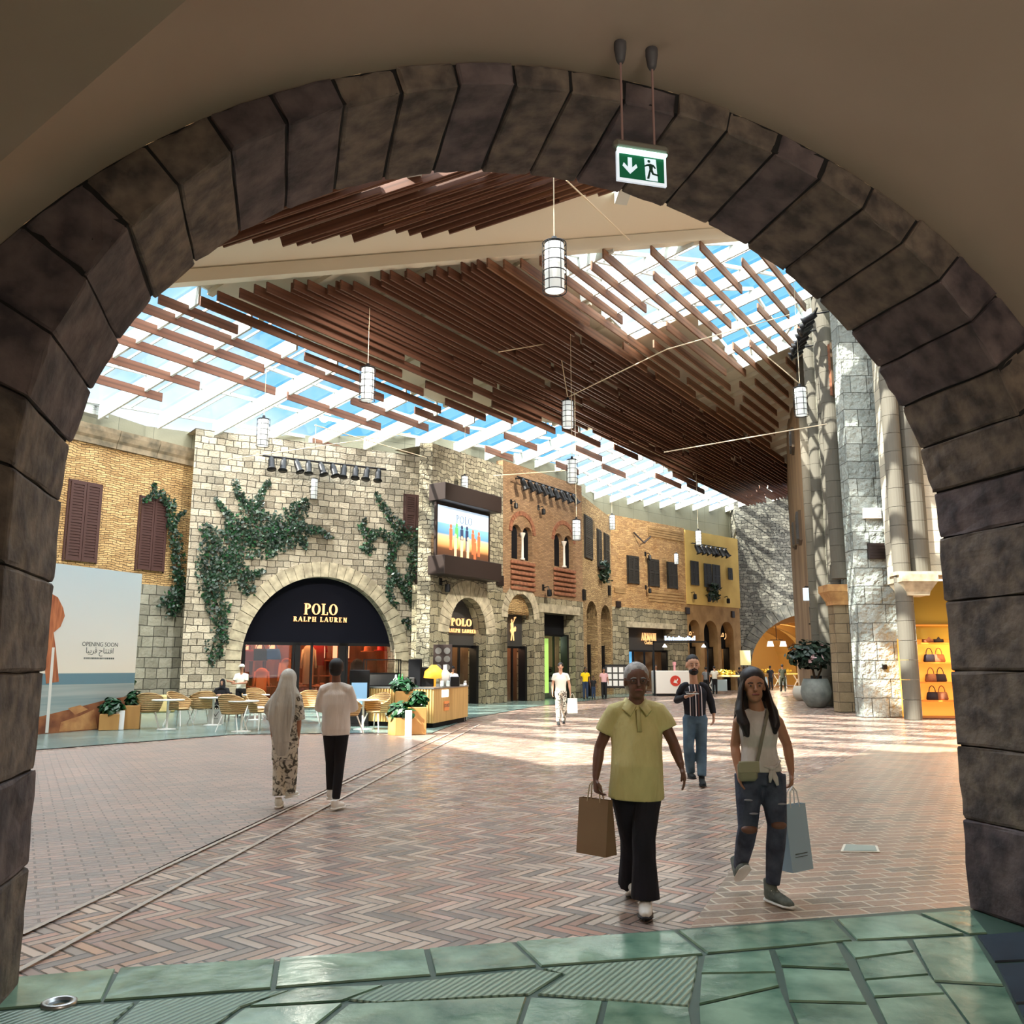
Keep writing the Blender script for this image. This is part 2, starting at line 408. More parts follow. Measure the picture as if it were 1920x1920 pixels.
M_['column'] = masonry('column_drums', rgb(206,198,180), rgb(178,172,156), rgb(104,100,90), 8.0, .38, ms=.01, dist=.0, bump=.25, grime=(.8,.8,.76,1))
M_['cornice'] = plain('cornice_stone', rgb(150,134,110), .85, c2=rgb(100,92,76), scale=2.5, bump=.3)
M_['vouss'] = plain('dressed_voussoir', rgb(196,184,156), .85, c2=rgb(150,140,118), scale=3.0, bump=.35)
M_['archstone'] = plain('dark_arch_stone', rgb(108,94,94), .75, c2=rgb(58,50,55), scale=5.5, bump=.9, detail=9)
M_['archstone_b'] = plain('dark_arch_stone_b', rgb(122,108,96), .75, c2=rgb(68,60,58), scale=7.0, bump=.9, detail=9)
M_['joint'] = plain('dark_joint', rgb(22,20,20), .9)
M_['plaster'] = plain('passage_plaster', rgb(196,174,158), .85, c2=rgb(188,166,150), scale=1.0)
M_['roofpanel'] = plain('beige_roof_panel', rgb(206,198,176), .7)
M_['clerestory'] = masonry('clerestory_panels', rgb(122,121,102), rgb(114,113,95), rgb(74,74,62), 1.6, 3.0, ms=.012, dist=0, bump=.1, rough=.6, grime=(.9,.9,.88,1), offset=0)
M_['white_beam'] = plain('white_beam', rgb(226,220,200), .6)
M_['fin'] = plain('grey_white_fin', rgb(200,206,200), .5)
M_['wood_slat'] = plain('walnut_slat', rgb(112,74,56), .6, c2=rgb(86,56,42), scale=2.0, stretch=(.3,6,6))
M_['wood_slat_b'] = plain('walnut_slat_light', rgb(136,94,66), .6, c2=rgb(108,72,50), scale=2.0, stretch=(.3,6,6))
M_['skyglass'] = glassy('skylight_glass', (.93,.97,1,1), .05)
M_['shopglass'] = glassy('shop_glass', (.92,.93,.92,1), .10)
M_['black'] = plain('black_metal', rgb(22,22,24), .4, .4)
M_['blackmatte'] = plain('black_matte', rgb(12,13,17), .8, spec=.25)
M_['navy'] = plain('navy_panel', rgb(8,9,20), .85, spec=.15)
M_['grey_panel'] = plain('grey_sign_panel', rgb(58,56,54), .6)
M_['brown_metal'] = plain('dark_brown_metal', rgb(46,34,30), .5, .2)
M_['shutter'] = plain('dark_brown_shutter', rgb(66,40,36), .6)
M_['shutter_g'] = plain('dark_olive_shutter', rgb(44,40,34), .6)
M_['terracotta'] = plain('terracotta', rgb(158,104,74), .8, c2=rgb(126,80,58), scale=6)
M_['gold'] = plain('lit_gold_letters', rgb(240,186,124), .4, emis=.9)
M_['whitelit'] = plain('lit_white', rgb(255,250,240), .5, emis=1.6)
M_['leaf'] = plain('ivy_leaf', rgb(30,58,38), .45, c2=rgb(14,34,24), scale=3)
M_['leaf_b'] = plain('glossy_leaf', rgb(30,84,42), .35, c2=rgb(14,50,28), scale=5)
M_['stem'] = plain('woody_stem', rgb(70,54,36), .9)
def rattan():
    m, n, b = newmat('rattan'); L = n.links; b.inputs['Roughness'].default_value = .7
    tc = n.nodes.new('ShaderNodeTexCoord'); w = n.nodes.new('ShaderNodeTexWave'); w.bands_direction = 'Z'; w.inputs['Scale'].default_value = 7; w.inputs['Distortion'].default_value = 1.5; L.new(tc.outputs['Object'], w.inputs['Vector'])
    r = n.nodes.new('ShaderNodeValToRGB'); r.color_ramp.elements[0].color = rgb(122,90,54); r.color_ramp.elements[1].color = rgb(206,172,118); r.color_ramp.elements[1].position = .55
    L.new(w.outputs['Fac'], r.inputs['Fac']); L.new(r.outputs[0], b.inputs['Base Color'])
    u = n.nodes.new('ShaderNodeBump'); u.inputs['Distance'].default_value = .01; L.new(w.outputs['Fac'], u.inputs['Height']); L.new(u.outputs[0], b.inputs['Normal']); return m
M_['rattan'] = rattan()
M_['white_paint'] = plain('white_paint', rgb(238,236,230), .4)
M_['planterwood'] = plain('planter_wood', rgb(206,156,92), .6, c2=rgb(184,136,78), scale=3, stretch=(1,1,.2))
M_['counterwood'] = plain('counter_wood', rgb(212,176,112), .55, c2=rgb(186,148,86), scale=3, stretch=(8,8,.3))
M_['steel'] = plain('brushed_steel', rgb(180,182,182), .3, .9)
M_['cable'] = plain('pale_cable', rgb(222,206,176), .6)
M_['paper_w'] = plain('white_paper', rgb(240,240,238), .7)
# ================================================================== STRUCTURE: the passage arch
ARC = Wall((-2.62, 5.0), (3.16, 6.5))
if ARC.n.y < 0: ARC.n = -ARC.n            # +off is out into the square, -off back to the viewer
def intr(t):                               # t 0..1 over the ellipse, left to right
    a = PI * (1 - t); return 3.0 + 2.98*math.cos(a), 2.58 + 2.47*math.sin(a)
def outr(s, z):                            # radial partner on the outer curve
    dx, dz = s - 3.0, z - 1.5
    k = 1 / math.sqrt((dx/3.9)**2 + (max(dz, 0)/3.7)**2) if dz > 0 else 3.9/abs(dx)
    return 3.0 + dx*k, 1.5 + dz*(k if dz > 0 else 1)
def arch_path():
    p = [(0.02, 0.0), (0.02, 1.3), (0.02, 2.58)]
    p += [intr(i/48) for i in range(1, 48)] + [(5.98, 2.58), (5.98, 1.3), (5.98, 0)]
    return p
rnd = random.Random(3)
def block(mb, quad_in, quad_out, o0, o1):
    "stone between two inner and two outer points, from off o0 to o1"
    (a, b), (c, d) = quad_in, quad_out
    bm = bmesh.new()
    vs = []
    for off in (o0, o1):
        for p in (a, b, d, c): vs.append(bm.verts.new(ARC.pt(p[0], p[1], off)))
    for f in [(0,1,2,3),(7,6,5,4),(0,4,5,1),(1,5,6,2),(2,6,7,3),(3,7,4,0)]: bm.faces.new([vs[i] for i in f])
    bmesh.ops.recalc_face_normals(bm, faces=bm.faces[:])
    bmesh.ops.bevel(bm, geom=bm.edges[:], offset=.02, segments=2, affect='EDGES', profile=.6)
    bmesh.ops.subdivide_edges(bm, edges=[e for e in bm.edges if e.calc_length() > .25], cuts=3, use_grid_fill=True)
    for v in bm.verts:
        v.co += Vector((rnd.uniform(-1,1), rnd.uniform(-1,1), rnd.uniform(-1,1))) * .005
    mb.bm(bm)
stones = [MB(), MB()]
bounds = []
NV = 25
# equal arc length parameters
tt = [i/400 for i in range(401)]; ln = [0]
for i in range(400):
    p, q = intr(tt[i]), intr(tt[i+1]); ln.append(ln[-1] + math.hypot(q[0]-p[0], q[1]-p[1]))
def at_len(x):
    for i in range(400):
        if ln[i+1] >= x: return tt[i] + (x-ln[i])/(ln[i+1]-ln[i])/400
    return 1.0
cuts = [at_len(ln[-1]*k/NV) for k in range(NV+1)]
g = .003
for k in range(NV):
    t0, t1 = cuts[k] + g*.25, cuts[k+1] - g*.25
    a, b = intr(t0), intr(t1); c, d = outr(*a), outr(*b)
    j = rnd.uniform(-.008, .012); dn = rnd.uniform(-.02, .02)
    sc = lambda p: (3 + (p[0]-3)*(1+j*.5), 2.58 + (p[1]-2.58)*(1+j*.5)) if p[1] > 2.6 else p
    block(stones[rnd.random() < .4], (sc(a), sc(b)), (c, d), -0.95+dn, 0.0)
for side in (0, 1):
    zs = [2.58, 2.12, 1.62, 1.1, .6, .0]
    for k in range(5):
        s = .02 if side == 0 else 5.98; so = -.9 if side == 0 else 6.9
        j = rnd.uniform(-.012, .012)
        top_o = (so, zs[k]-.003) if k else outr(s, 2.575)
        block(stones[rnd.random() < .4], ((s+j, zs[k]-.003), (s+j, zs[k+1]+.003)), (top_o, (so, zs[k+1]+.003)), -.95+rnd.uniform(-.02,.02), 0.0)
for i, s in enumerate(stones):
    struct(s.build('wall_arch_stones', M_['archstone' if i == 0 else 'archstone_b'], smooth=False))
# dark core seen in the joints
p = arch_path(); q = [outr(*a) if a[1] > 1.5 else ((-.88 if a[0] < 3 else 6.88), a[1]) for a in p]
p = [(a[0] + (.02 if a[0] > 3 else -.02)*(1 if a[1] < 2.6 else abs(a[0]-3)/3), a[1] + (.02 if a[1] > 2.6 else 0)) for a in p]
mb = MB(); vs = []; fs = []
for off in (-.93, -.02):
    for a in p: vs.append(ARC.pt(a[0], a[1], off))
    for a in q: vs.append(ARC.pt(a[0], a[1], off))
n_ = len(p)
for i in range(n_-1):
    fs += [(i, i+1, n_+i+1, n_+i), (2*n_+i, 3*n_+i, 3*n_+i+1, 2*n_+i+1), (i, 2*n_+i, 2*n_+i+1, i+1), (n_+i, n_+i+1, 3*n_+i+1, 3*n_+i)]
mb.add(vs, fs); struct(mb.build('wall_arch_core', M_['joint']))
# facade of the arch building towards the square
outer_rect = [(-9, 0), (-9, 11), (14, 11), (14, 0)]
hole = [( -.7, 0)] + [outr(*a) for a in arch_path() if a[1] > 1.5] + [(6.7, 0)]
poly = [(-9, 0)] + hole + [(14, 0), (14, 26), (-9, 26)]  # unseen upper wall raised to block stray sun
mb = MB(); M = Matrix.Identity(4)
tri = tessellate_polygon([[Vector((a[0], a[1], 0)) for a in poly]])
vs = [ARC.pt(a[0], a[1], 0) for a in poly] + [ARC.pt(a[0], a[1], -.3) for a in poly]; N_ = len(poly)
mb.add(vs, [tuple(t) for t in tri] + [tuple(N_+i for i in t) for t in tri] + [(i, (i+1) % N_, N_+(i+1) % N_, N_+i) for i in range(N_)])
struct(mb.build('wall_front', M_['tan_plaster']))
# plaster vault running back over the viewer, its side walls and end
vp = [(-.9, 0), (-.9, 1.5)] + [outr(3+3*math.cos(PI*(1-i/48)), 1.5+3*math.sin(PI*(1-i/48))) for i in range(1, 48)] + [(6.9, 1.5), (6.9, 0)]
vs = []; fs = []
for off in (-.93, -13):
    for a in vp: vs.append(ARC.pt(a[0], a[1], off))
m_ = len(vp)
for i in range(m_-1): fs.append((i, i+1, m_+i+1, m_+i))
fs.append(tuple(m_+i for i in range(m_)))
struct(mesh_obj('ceiling_vault', vs, fs, M_['plaster'], smooth=True))
# lower soffit over the left of the passage
P1 = (-1.07, 2.57); P2 = (-2.2, 3.5)
d_ = (P2[0]-P1[0], P2[1]-P1[1])
P0 = (P1[0]-d_[0]*1.1, P1[1]-d_[1]*1.1); P3 = (P2[0]+d_[0]*.9, P2[1]+d_[1]*.9)
mb = MB(); pl = [P0, P3, (-5.2, 2.2), (-3.4, -2.6), (-.6, -1.4)]
vs = [(a[0], a[1], 3.8) for a in pl] + [(a[0], a[1], 5.6) for a in pl]; k = len(pl)
mb.add(vs, [tuple(range(k)), tuple(k+i for i in range(k))] + [(i, (i+1) % k, k+(i+1) % k, k+i) for i in range(k)])
struct(mb.build('ceiling_soffit', M_['plaster']))

# ------------------------------------------------------------------ floors
M_['herring'] = herringbone('herringbone_brick', .082, 4, math.radians(38), [rgb(206,168,150), rgb(164,142,132), rgb(216,190,172), rgb(136,124,118), rgb(196,146,126)], rgb(84,76,72), .24)
M_['paver'] = masonry('block_pavers', rgb(176,140,118), rgb(134,120,106), rgb(206,192,172), .26, .15, ms=.012, dist=.004, bump=.35, rough=.3, grime=(.8,.8,.8,1))
M_['paver_l'] = masonry('block_pavers_left', rgb(186,158,146), rgb(150,140,134), rgb(120,108,102), .24, .10, ms=.010, dist=.004, bump=.35, rough=.3, grime=(.8,.8,.8,1))
M_['teal'] = masonry('teal_slate', rgb(128,150,144), rgb(104,128,124), rgb(90,108,104), 1.1, .7, ms=.008, dist=.01, bump=.15, rough=.22, grime=(.8,.82,.82,1))
def flat(name, pts, z, mat, rot=0.0, kind=True):
    vs = [(p[0], p[1], z) for p in pts]
    tri = tessellate_polygon([[Vector((p[0], p[1], 0)) for p in pts]])
    fs = [tuple(t) for t in tri]
    c, s = math.cos(rot), math.sin(rot)
    uvs = [(vs[i][0]*c + vs[i][1]*s, -vs[i][0]*s + vs[i][1]*c) for f in fs for i in f]
    o = mesh_obj(name, vs, fs, mat, uvs=uvs)
    bm = bmesh.new(); bm.from_mesh(o.data)
    for f in bm.faces:
        f.normal_update()
        if f.normal.z < 0: f.normal_flip()
    bm.to_mesh(o.data); bm.free()
    if kind: struct(o)
    return o
g2 = lambda *a: [(G(x, y).x, G(x, y).y) for x, y in a]
flat('floor', [(-30, 1), (45, 1), (45, 110), (-30, 110)], -.012, M_['herring'])
flat('floor_left_paving', g2((-150, 1835), (50, 1745), (385, 1585), (575, 1498), (820, 1378), (440, 1380), (40, 1412), (-120, 1430)), 0.0, M_['paver_l'], .5)
flat('floor_right_paving', g2((1290, 1745), (1480, 1475), (1640, 1400), (1800, 1385), (2100, 1500), (2100, 1700)), 0.0, M_['paver'], .22)
for i, (a, b) in enumerate((((40, 1752), (880, 1358)), ((30, 1822), (900, 1358)))):
    A_, B_ = G(*a), G(*b); d = (B_-A_).normalized(); nn = Vector((d.y, -d.x, 0))*.02
    flat('trim_%d' % (i+1), [A_-nn, B_-nn, B_+nn, A_+nn], .003, M_['joint'] if False else plain('pale_joint_strip', rgb(178,164,150), .4))
flat('floor_teal_border', g2((-200, 1440), (40, 1408), (440, 1377), (700, 1374), (810, 1374), (885, 1346), (1000, 1325), (1150, 1308), (1260, 1302)) + [(6, 56), (-4, 46), (-14, 38), (-20, 30)], .004, M_['teal'], .6)
# flagstones of the passage: slabs laid on a dark bed
flat('floor_passage_bed', [tuple(ARC.pt(s, 0, o)[:2]) for s, o in ((-.9, -13), (6.9, -13), (6.9, .06), (-.9, .06))], .002, plain('slate_bed', rgb(52, 76, 64), .45))
M_['flag'] = plain('green_grey_flagstone', rgb(142,174,150), .16, c2=rgb(88,122,104), scale=3.2, bump=.35, detail=10)
M_['flag_b'] = plain('green_grey_flagstone_b', rgb(130,160,136), .18, c2=rgb(78,112,94), scale=4.0, bump=.4, detail=10)
def ribbed():
    m, n, b = newmat('ribbed_flagstone'); L = n.links
    b.inputs['Base Color'].default_value = rgb(122,150,134); b.inputs['Roughness'].default_value = .28
    tc = n.nodes.new('ShaderNodeTexCoord'); w = n.nodes.new('ShaderNodeTexWave'); w.inputs['Scale'].default_value = 9; w.inputs['Distortion'].default_value = 1.2
    mp = n.nodes.new('ShaderNodeMapping'); mp.inputs['Rotation'].default_value = (0,0,.5); L.new(tc.outputs['Object'], mp.inputs[0]); L.new(mp.outputs[0], w.inputs['Vector'])
    r = n.nodes.new('ShaderNodeValToRGB'); r.color_ramp.elements[0].color = rgb(84,112,98); r.color_ramp.elements[1].color = rgb(152,178,160); r.color_ramp.elements[1].position = .5
    L.new(w.outputs['Fac'], r.inputs['Fac']); L.new(r.outputs[0], b.inputs['Base Color'])
    u = n.nodes.new('ShaderNodeBump'); u.inputs['Distance'].default_value = .01; L.new(w.outputs['Fac'], u.inputs['Height']); L.new(u.outputs[0], b.inputs['Normal'])
    return m
M_['flag_r'] = ribbed()
M_['flag_shade'] = plain('shaded_blue_slab', rgb(58,72,84), .3, c2=rgb(40,50,62), scale=2.0, bump=.12)  # bluish slabs with the shade by the right jamb put into their colour
slabs = {'flag': [], 'flag_b': [], 'flag_r': [], 'flag_shade': []}
def slab(k, *pp): slabs[k].append([G(*p) for p in pp])
slab('flag', (-80,1846), (214,1821), (188,1879), (-80,1902))
slab('flag_b', (226,1819), (514,1802), (506,1856), (196,1879))
slab('flag', (526,1800), (794,1783), (806,1831), (518,1854))
slab('flag_b', (806,1782), (958,1771), (1004,1814), (818,1830))
slab('flag', (970,1769), (1262,1749), (1316,1792), (1016,1814))
slab('flag_b', (1274,1748), (1560,1728), (1596,1766), (1328,1790))
slab('flag', (1572,1727), (1716,1717), (1806,1754), (1608,1765))
slab('flag_b', (1728,1716), (1816,1710), (1850,1752), (1818,1754))
slab('flag_r', (-80,1908), (250,1885), (180,1948), (-80,1960))
slab('flag_r', (262,1883), (446,1868), (540,1862), (450,1892), (372,1950), (196,1950))
slab('flag_b', (556,1858), (716,1852), (640,1880), (470,1890))
slab('flag', (460,1896), (640,1886), (560,1950), (388,1950))
slab('flag_r', (730,1851), (1000,1822), (1052,1830), (990,1868), (706,1884), (655,1878))
slab('flag_r', (1020,1820), (1308,1797), (1302,1840), (1290,1890), (1010,1868), (1062,1832))
slab('flag_b', (655,1888), (985,1874), (960,1950), (580,1950))
slab('flag', (996,1876), (1128,1882), (1110,1950), (972,1950))
slab('flag_b', (1140,1882), (1290,1894), (1300,1950), (1125,1950))
slab('flag', (1322,1797), (1442,1786), (1454,1826), (1316,1828))
slab('flag_b', (1316,1832), (1454,1830), (1460,1852), (1312,1886))
slab('flag', (1312,1892), (1462,1858), (1500,1950), (1314,1950))
slab('flag_b', (1454,1786), (1568,1772), (1592,1820), (1466,1814))
slab('flag', (1468,1820), (1594,1826), (1624,1884), (1480,1880))
slab('flag_b', (1482,1886), (1628,1890), (1660,1950), (1508,1950))
slab('flag', (1580,1770), (1700,1768), (1712,1786), (1604,1800))
slab('flag_b', (1606,1804), (1716,1790), (1740,1830), (1622,1840))
slab('flag', (1624,1844), (1742,1834), (1770,1866), (1640,1872))
slab('flag_b', (1642,1878), (1774,1870), (1830,1950), (1676,1950))
slab('flag', (1712,1766), (1826,1760), (1880,1850), (1752,1842))
slab('flag_b', (1764,1850), (1884,1856), (1930,1950), (1838,1950))
slab('flag_shade', (1834,1758), (1930,1750), (1990,1800), (1866,1806))
slab('flag_shade', (1870,1812), (1996,1806), (2060,1880), (1906,1884))
slab('flag_shade', (1910,1890), (2066,1886), (2100,1960), (1944,1956))
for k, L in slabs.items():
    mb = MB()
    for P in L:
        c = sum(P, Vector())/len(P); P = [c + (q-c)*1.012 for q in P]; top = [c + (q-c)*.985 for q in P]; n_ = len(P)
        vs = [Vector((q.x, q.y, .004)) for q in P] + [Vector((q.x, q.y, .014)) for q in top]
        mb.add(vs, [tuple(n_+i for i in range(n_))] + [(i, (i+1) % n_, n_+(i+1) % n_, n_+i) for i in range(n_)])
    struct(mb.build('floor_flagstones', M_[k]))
# rest of the passage floor behind the viewer
flat('floor_passage_back', [tuple(ARC.pt(s, 0, o)[:2]) for s, o in ((-.9, -13), (6.9, -13), (6.9, -1.9), (-.9, -1.9))], .0035, M_['flag'])

# ================================================================== WALLS OF THE SQUARE
def arch_poly(s0, s1, z0, zs, zt, n=20):
    "opening with straight sides and an elliptic head"
    c, a = (s0+s1)/2, (s1-s0)/2
    return [(s0, z0)] + [(c - a*math.cos(PI*i/n), zs + (zt-zs)*math.sin(PI*i/n)) for i in range(n+1)] + [(s1, z0)]
def rect_poly(s0, s1, z0, z1): return [(s0, z0), (s0, z1), (s1, z1), (s1, z0)]
def wall(name, W, s0, s1, z0, z1, mat, holes=(), depth=.55, off=0.0, poly=None, thick=None):
    poly = poly or [(s0, z0), (s0, z1), (s1, z1), (s1, z0)]
    loops = [poly] + list(holes)
    tri = tessellate_polygon([[Vector((a[0], a[1], 0)) for a in l] for l in loops])
    fl = [a for l in loops for a in l]; n_ = len(fl)
    vs = [W.pt(a[0], a[1], off) for a in fl] + [W.pt(a[0], a[1], off-depth) for a in fl]
    fs = [tuple(t) for t in tri]; uvs = [(fl[i][0], fl[i][1]) for f in fs for i in f]
    k = 0
    for l in loops:
        m = len(l); per = 0
        for i in range(m):
            j = (i+1) % m; L = math.hypot(l[j][0]-l[i][0], l[j][1]-l[i][1])
            fs.append((k+i, k+j, n_+k+j, n_+k+i))
            if abs(l[j][0]-l[i][0]) < 1e-4: a_, b_ = l[i][1], l[j][1]; uvs += [(0, a_), (0, b_), (depth, b_), (depth, a_)]
            else: uvs += [(per, 0), (per+L, 0), (per+L, depth), (per, depth)]
            per += L
        k += m
    o = mesh_obj(name, vs, fs, mat, uvs=uvs)
    bm = bmesh.new(); bm.from_mesh(o.data); bmesh.ops.recalc_face_normals(bm, faces=bm.faces[:])
    f0 = bm.faces[0] if len(bm.faces) else None
    bm.faces.ensure_lookup_table()
    if bm.faces[0].normal.dot(W.n) < 0: bmesh.ops.reverse_faces(bm, faces=bm.faces[:])
    bm.to_mesh(o.data); bm.free()
    return struct(o)
def voussoirs(name, W, s0, s1, zs, zt, band, n, mat, off=.03, depth=.35, z0=None, jam=None):
    "ring of wedge stones around an arched head"
    c, a = (s0+s1)/2, (s1-s0)/2; mb = MB(); rr = random.Random(int(s0*97)+n)
    for k in range(n):
        e = []
        for i in (k+.04, k+.5, k+.96):
            an = PI*i/n; ca, sa = -math.cos(an), math.sin(an)
            p = (c + a*ca, zs + (zt-zs)*sa); q = (c + (a+band)*ca, zs + (zt-zs+band)*sa); e.append((p, q))
        of = off + rr.uniform(-.01, .02)
        vs = []
        for o_ in (of, -depth):
            for p, q in e: vs += [W.pt(p[0], p[1], o_), W.pt(q[0], q[1], o_)]
        mb.add(vs, [(0,1,3,2),(2,3,5,4),(6,8,9,7),(8,10,11,9),(0,6,7,1),(4,5,11,10),(1,7,9,3),(3,9,11,5),(0,2,8,6),(2,4,10,8)])
    if jam:
        zc = z0; 
        while zc < zs - .1:
            h = min(jam, zs - zc)
            for sa_, sb_ in ((s0-band*rr.uniform(.8,1.3), s0), (s1, s1+band*rr.uniform(.8,1.3))):
                o_ = off + rr.uniform(-.01, .015)
                P = [W.pt(sa_, zc+.01, o_), W.pt(sb_, zc+.01, o_), W.pt(sb_, zc+h-.01, o_), W.pt(sa_, zc+h-.01, o_), W.pt(sa_, zc+.01, -depth), W.pt(sb_, zc+.01, -depth), W.pt(sb_, zc+h-.01, -depth), W.pt(sa_, zc+h-.01, -depth)]
                mb.add(P, [(0,1,2,3),(4,7,6,5),(0,4,5,1),(1,5,6,2),(2,6,7,3),(3,7,4,0)])
            zc += h
    return struct(mb.build(name, mat))

P1_ = (-3.6, 39.6); P0_ = (-12.26, 34.8)
W0 = Wall((-13.2, 35.5), (-13.2-.53*14, 35.5-.848*14))
W1 = Wall(P0_, P1_)
W1s = Wall((-13.3, 36.2), P0_)
W2 = Wall((-3.44, 37.3), (3.85, 48.1))
W2s = Wall((-3.75, 39.9), (-3.44, 37.3))
W3 = Wall((3.85, 48.1), (6.12, 54.35))
W4 = Wall((6.12, 54.35), (11.8, 60.0))
W5 = Wall((11.8, 60.0), (16.5, 64.5))
W6 = Wall((16.5, 64.5), (27.0, 66.5))
WALLS = dict(W0=W0, W1=W1, W2=W2, W3=W3, W4=W4, W5=W5, W6=W6)

# ---- wall 0: tan brick house, lower stone courses
za = W0.W(300, 1098)[1]
wall('wall_left_brick', W0, -.2, 14, za, 9.9, M_['brick_tan'])
wall('wall_left_base', W0, -.2, 14, 0, za, M_['stone_grey'], off=.05)
mb = MB(); fr = W0
prof = [(-.3, 9.75), (.12, 9.75), (.14, 9.95), (.22, 10.05), (.30, 10.25), (.34, 10.42), (-.3, 10.42)]
vs = []; ks = [-.05 + i*14/8 for i in range(9)]
for i in range(8):
    a, b = ks[i]+.012, ks[i+1]-.012
    v = [W0.pt(a, z, o) for o, z in prof] + [W0.pt(b, z, o) for o, z in prof]; m = len(prof)
    mb.add(v, [tuple(range(m)), tuple(m+i_ for i_ in range(m))] + [(j, (j+1) % m, m+(j+1) % m, m+j) for j in range(m)])
struct(mb.build('trim_3', M_['cornice']))
# ---- wall 1: pale stone with the great arch
s0, s1, zz, zt = W1.rect(450, 1082, 738, 1320)
POLO = dict(s0=W1.W(452, 1230)[0], s1=W1.W(741, 1230)[0], zt=W1.W(597, 1081)[1])
POLO['zs'] = 1.9
hp = arch_poly(POLO['s0'], POLO['s1'], .0, POLO['zs'], POLO['zt'], 32)
zt1 = 11.1
wall('wall_stone_house', W1, 0, W1.L, 0, zt1, M_['stone_light'], holes=[], poly=[(0, 0)] + hp + [(W1.L, 0), (W1.L, zt1), (0, zt1)], depth=.9)
wall('wall_stone_return', W1s, 0, W1s.L, 0, zt1, M_['stone_light'])
voussoirs('trim_4', W1, POLO['s0'], POLO['s1'], POLO['zs'], POLO['zt'], .62, 31, M_['vouss'], jam=.3, z0=0, depth=.8)
# ---- wall 2: grey rubble bay, then brick bay, stone ground floor
zb2 = 5.1
sx = W2.W(943, 1000)[0]
A1 = dict(s0=W2.W(841, 1230)[0], s1=W2.W(911, 1230)[0], zt=W2.W(872, 1120)[1]); A1['zs'] = A1['zt'] - (A1['s1']-A1['s0'])/2*1.15
A2 = dict(s0=W2.W(951, 1230)[0], s1=W2.W(1001, 1230)[0], zt=W2.W(975, 1113)[1]); A2['zs'] = A2['zt'] - 1.2
A3 = dict(s0=W2.W(1021, 1230)[0], s1=W2.W(1079, 1230)[0], zt=W2.W(1050, 1151)[1])
lower = [(0, 0)] + arch_poly(A1['s0'], A1['s1'], 0, A1['zs'], A1['zt']) + arch_poly(A2['s0'], A2['s1'], 0, A2['zs'], A2['zt']) + [(A3['s0'], 0), (A3['s0'], A3['zt']), (A3['s1'], A3['zt']), (A3['s1'], 0)] + [(W2.L, 0), (W2.L, zb2), (0, zb2)]
wall('wall_arcade_ground', W2, 0, 0, 0, 0, M_['rubble_low'], poly=lower, depth=1.0)
wall('wall_rubble_upper', W2, 0, sx, zb2, 11.2, M_['rubble_grey'])
def twin(px0, px1, pyt, pyb):
    a, b, z0, z1 = W2.rect(px0, pyt, px1, pyb); return a, b, z0, z1
T1 = twin(959, 998, 967, 1050); T2 = twin(1039, 1074, 984, 1064)
def twinholes(T):
    a, b, z0, z1 = T; m = (a+b)/2; w = (b-a)/2
    zs = z0 + (z1-z0)*.60; h = (z1-z0)*.17
    return [arch_poly(a, m-.06, z0, zs, zs+h, 10), arch_poly(m+.06, b, z0, zs, zs+h, 10)]
wall('wall_brick_upper', W2, sx, W2.L, zb2, 11.5, M_['brick_red'], holes=twinholes(T1)+twinholes(T2), depth=.4)
for i, T in enumerate((T1, T2)):
    a, b, z0, z1 = T; voussoirs('trim_%d' % (5+i), W2, a-.02, b+.02, z0+(z1-z0)*.60, z1, .22, 17, M_['terracotta'], off=.05, depth=.02)
wall('wall_rubble_return', W2s, 0, W2s.L, 0, 11.2, M_['rubble_grey'])
voussoirs('trim_7', W2, A1['s0'], A1['s1'], A1['zs'], A1['zt'], .75, 19, M_['vouss'], off=.02, depth=.3)
voussoirs('trim_8', W2, A2['s0'], A2['s1'], A2['zs'], A2['zt'], .5, 15, M_['vouss'], off=.02, depth=.3)
a, b = A3['s0']-.5, A3['s1']+.5
mb = MB(); mb.add([W2.pt(s, z, o) for o in (.04, -.3) for s, z in ((a, A3['zt']), (b, A3['zt']), (b, A3['zt']+.45), (a, A3['zt']+.45))], [(0,1,2,3),(4,7,6,5),(0,4,5,1),(1,5,6,2),(2,6,7,3),(3,7,4,0)]); struct(mb.build('trim_9', M_['vouss']))
a, b = A2['s0'], A2['s1']
wall('wall_brick_tympanum', W2, a, b, W2.W(975, 1146)[1], A2['zt'], M_['brick_tan'], off=-.25, depth=.2, poly=[(a, W2.W(975,1146)[1])] + arch_poly(a, b, A2['zs'], A2['zs'], A2['zt'])[1:-1] + [(b, W2.W(975,1146)[1])])
# ---- wall 3: tan rubble with two slender arches
B1 = dict(s0=W3.W(1101, 1230)[0], s1=W3.W(1121, 1230)[0], zt=W3.W(1109, 1127)[1])
B2 = dict(s0=W3.W(1128, 1230)[0], s1=W3.W(1146.5, 1230)[0], zt=W3.W(1137, 1135)[1])
for b in (B1, B2): b['zs'] = b['zt'] - .9
B2['s1'] = min(B2['s1'], W3.L - .25)
p3 = [(0, 0)] + arch_poly(B1['s0'], B1['s1'], 0, B1['zs'], B1['zt']) + arch_poly(B2['s0'], B2['s1'], 0, B2['zs'], B2['zt']) + [(W3.L, 0), (W3.L, 10.8), (0, 11.0)]
wall('wall_tan_house', W3, 0, 0, 0, 0, M_['rubble_tan'], poly=p3, depth=.9)
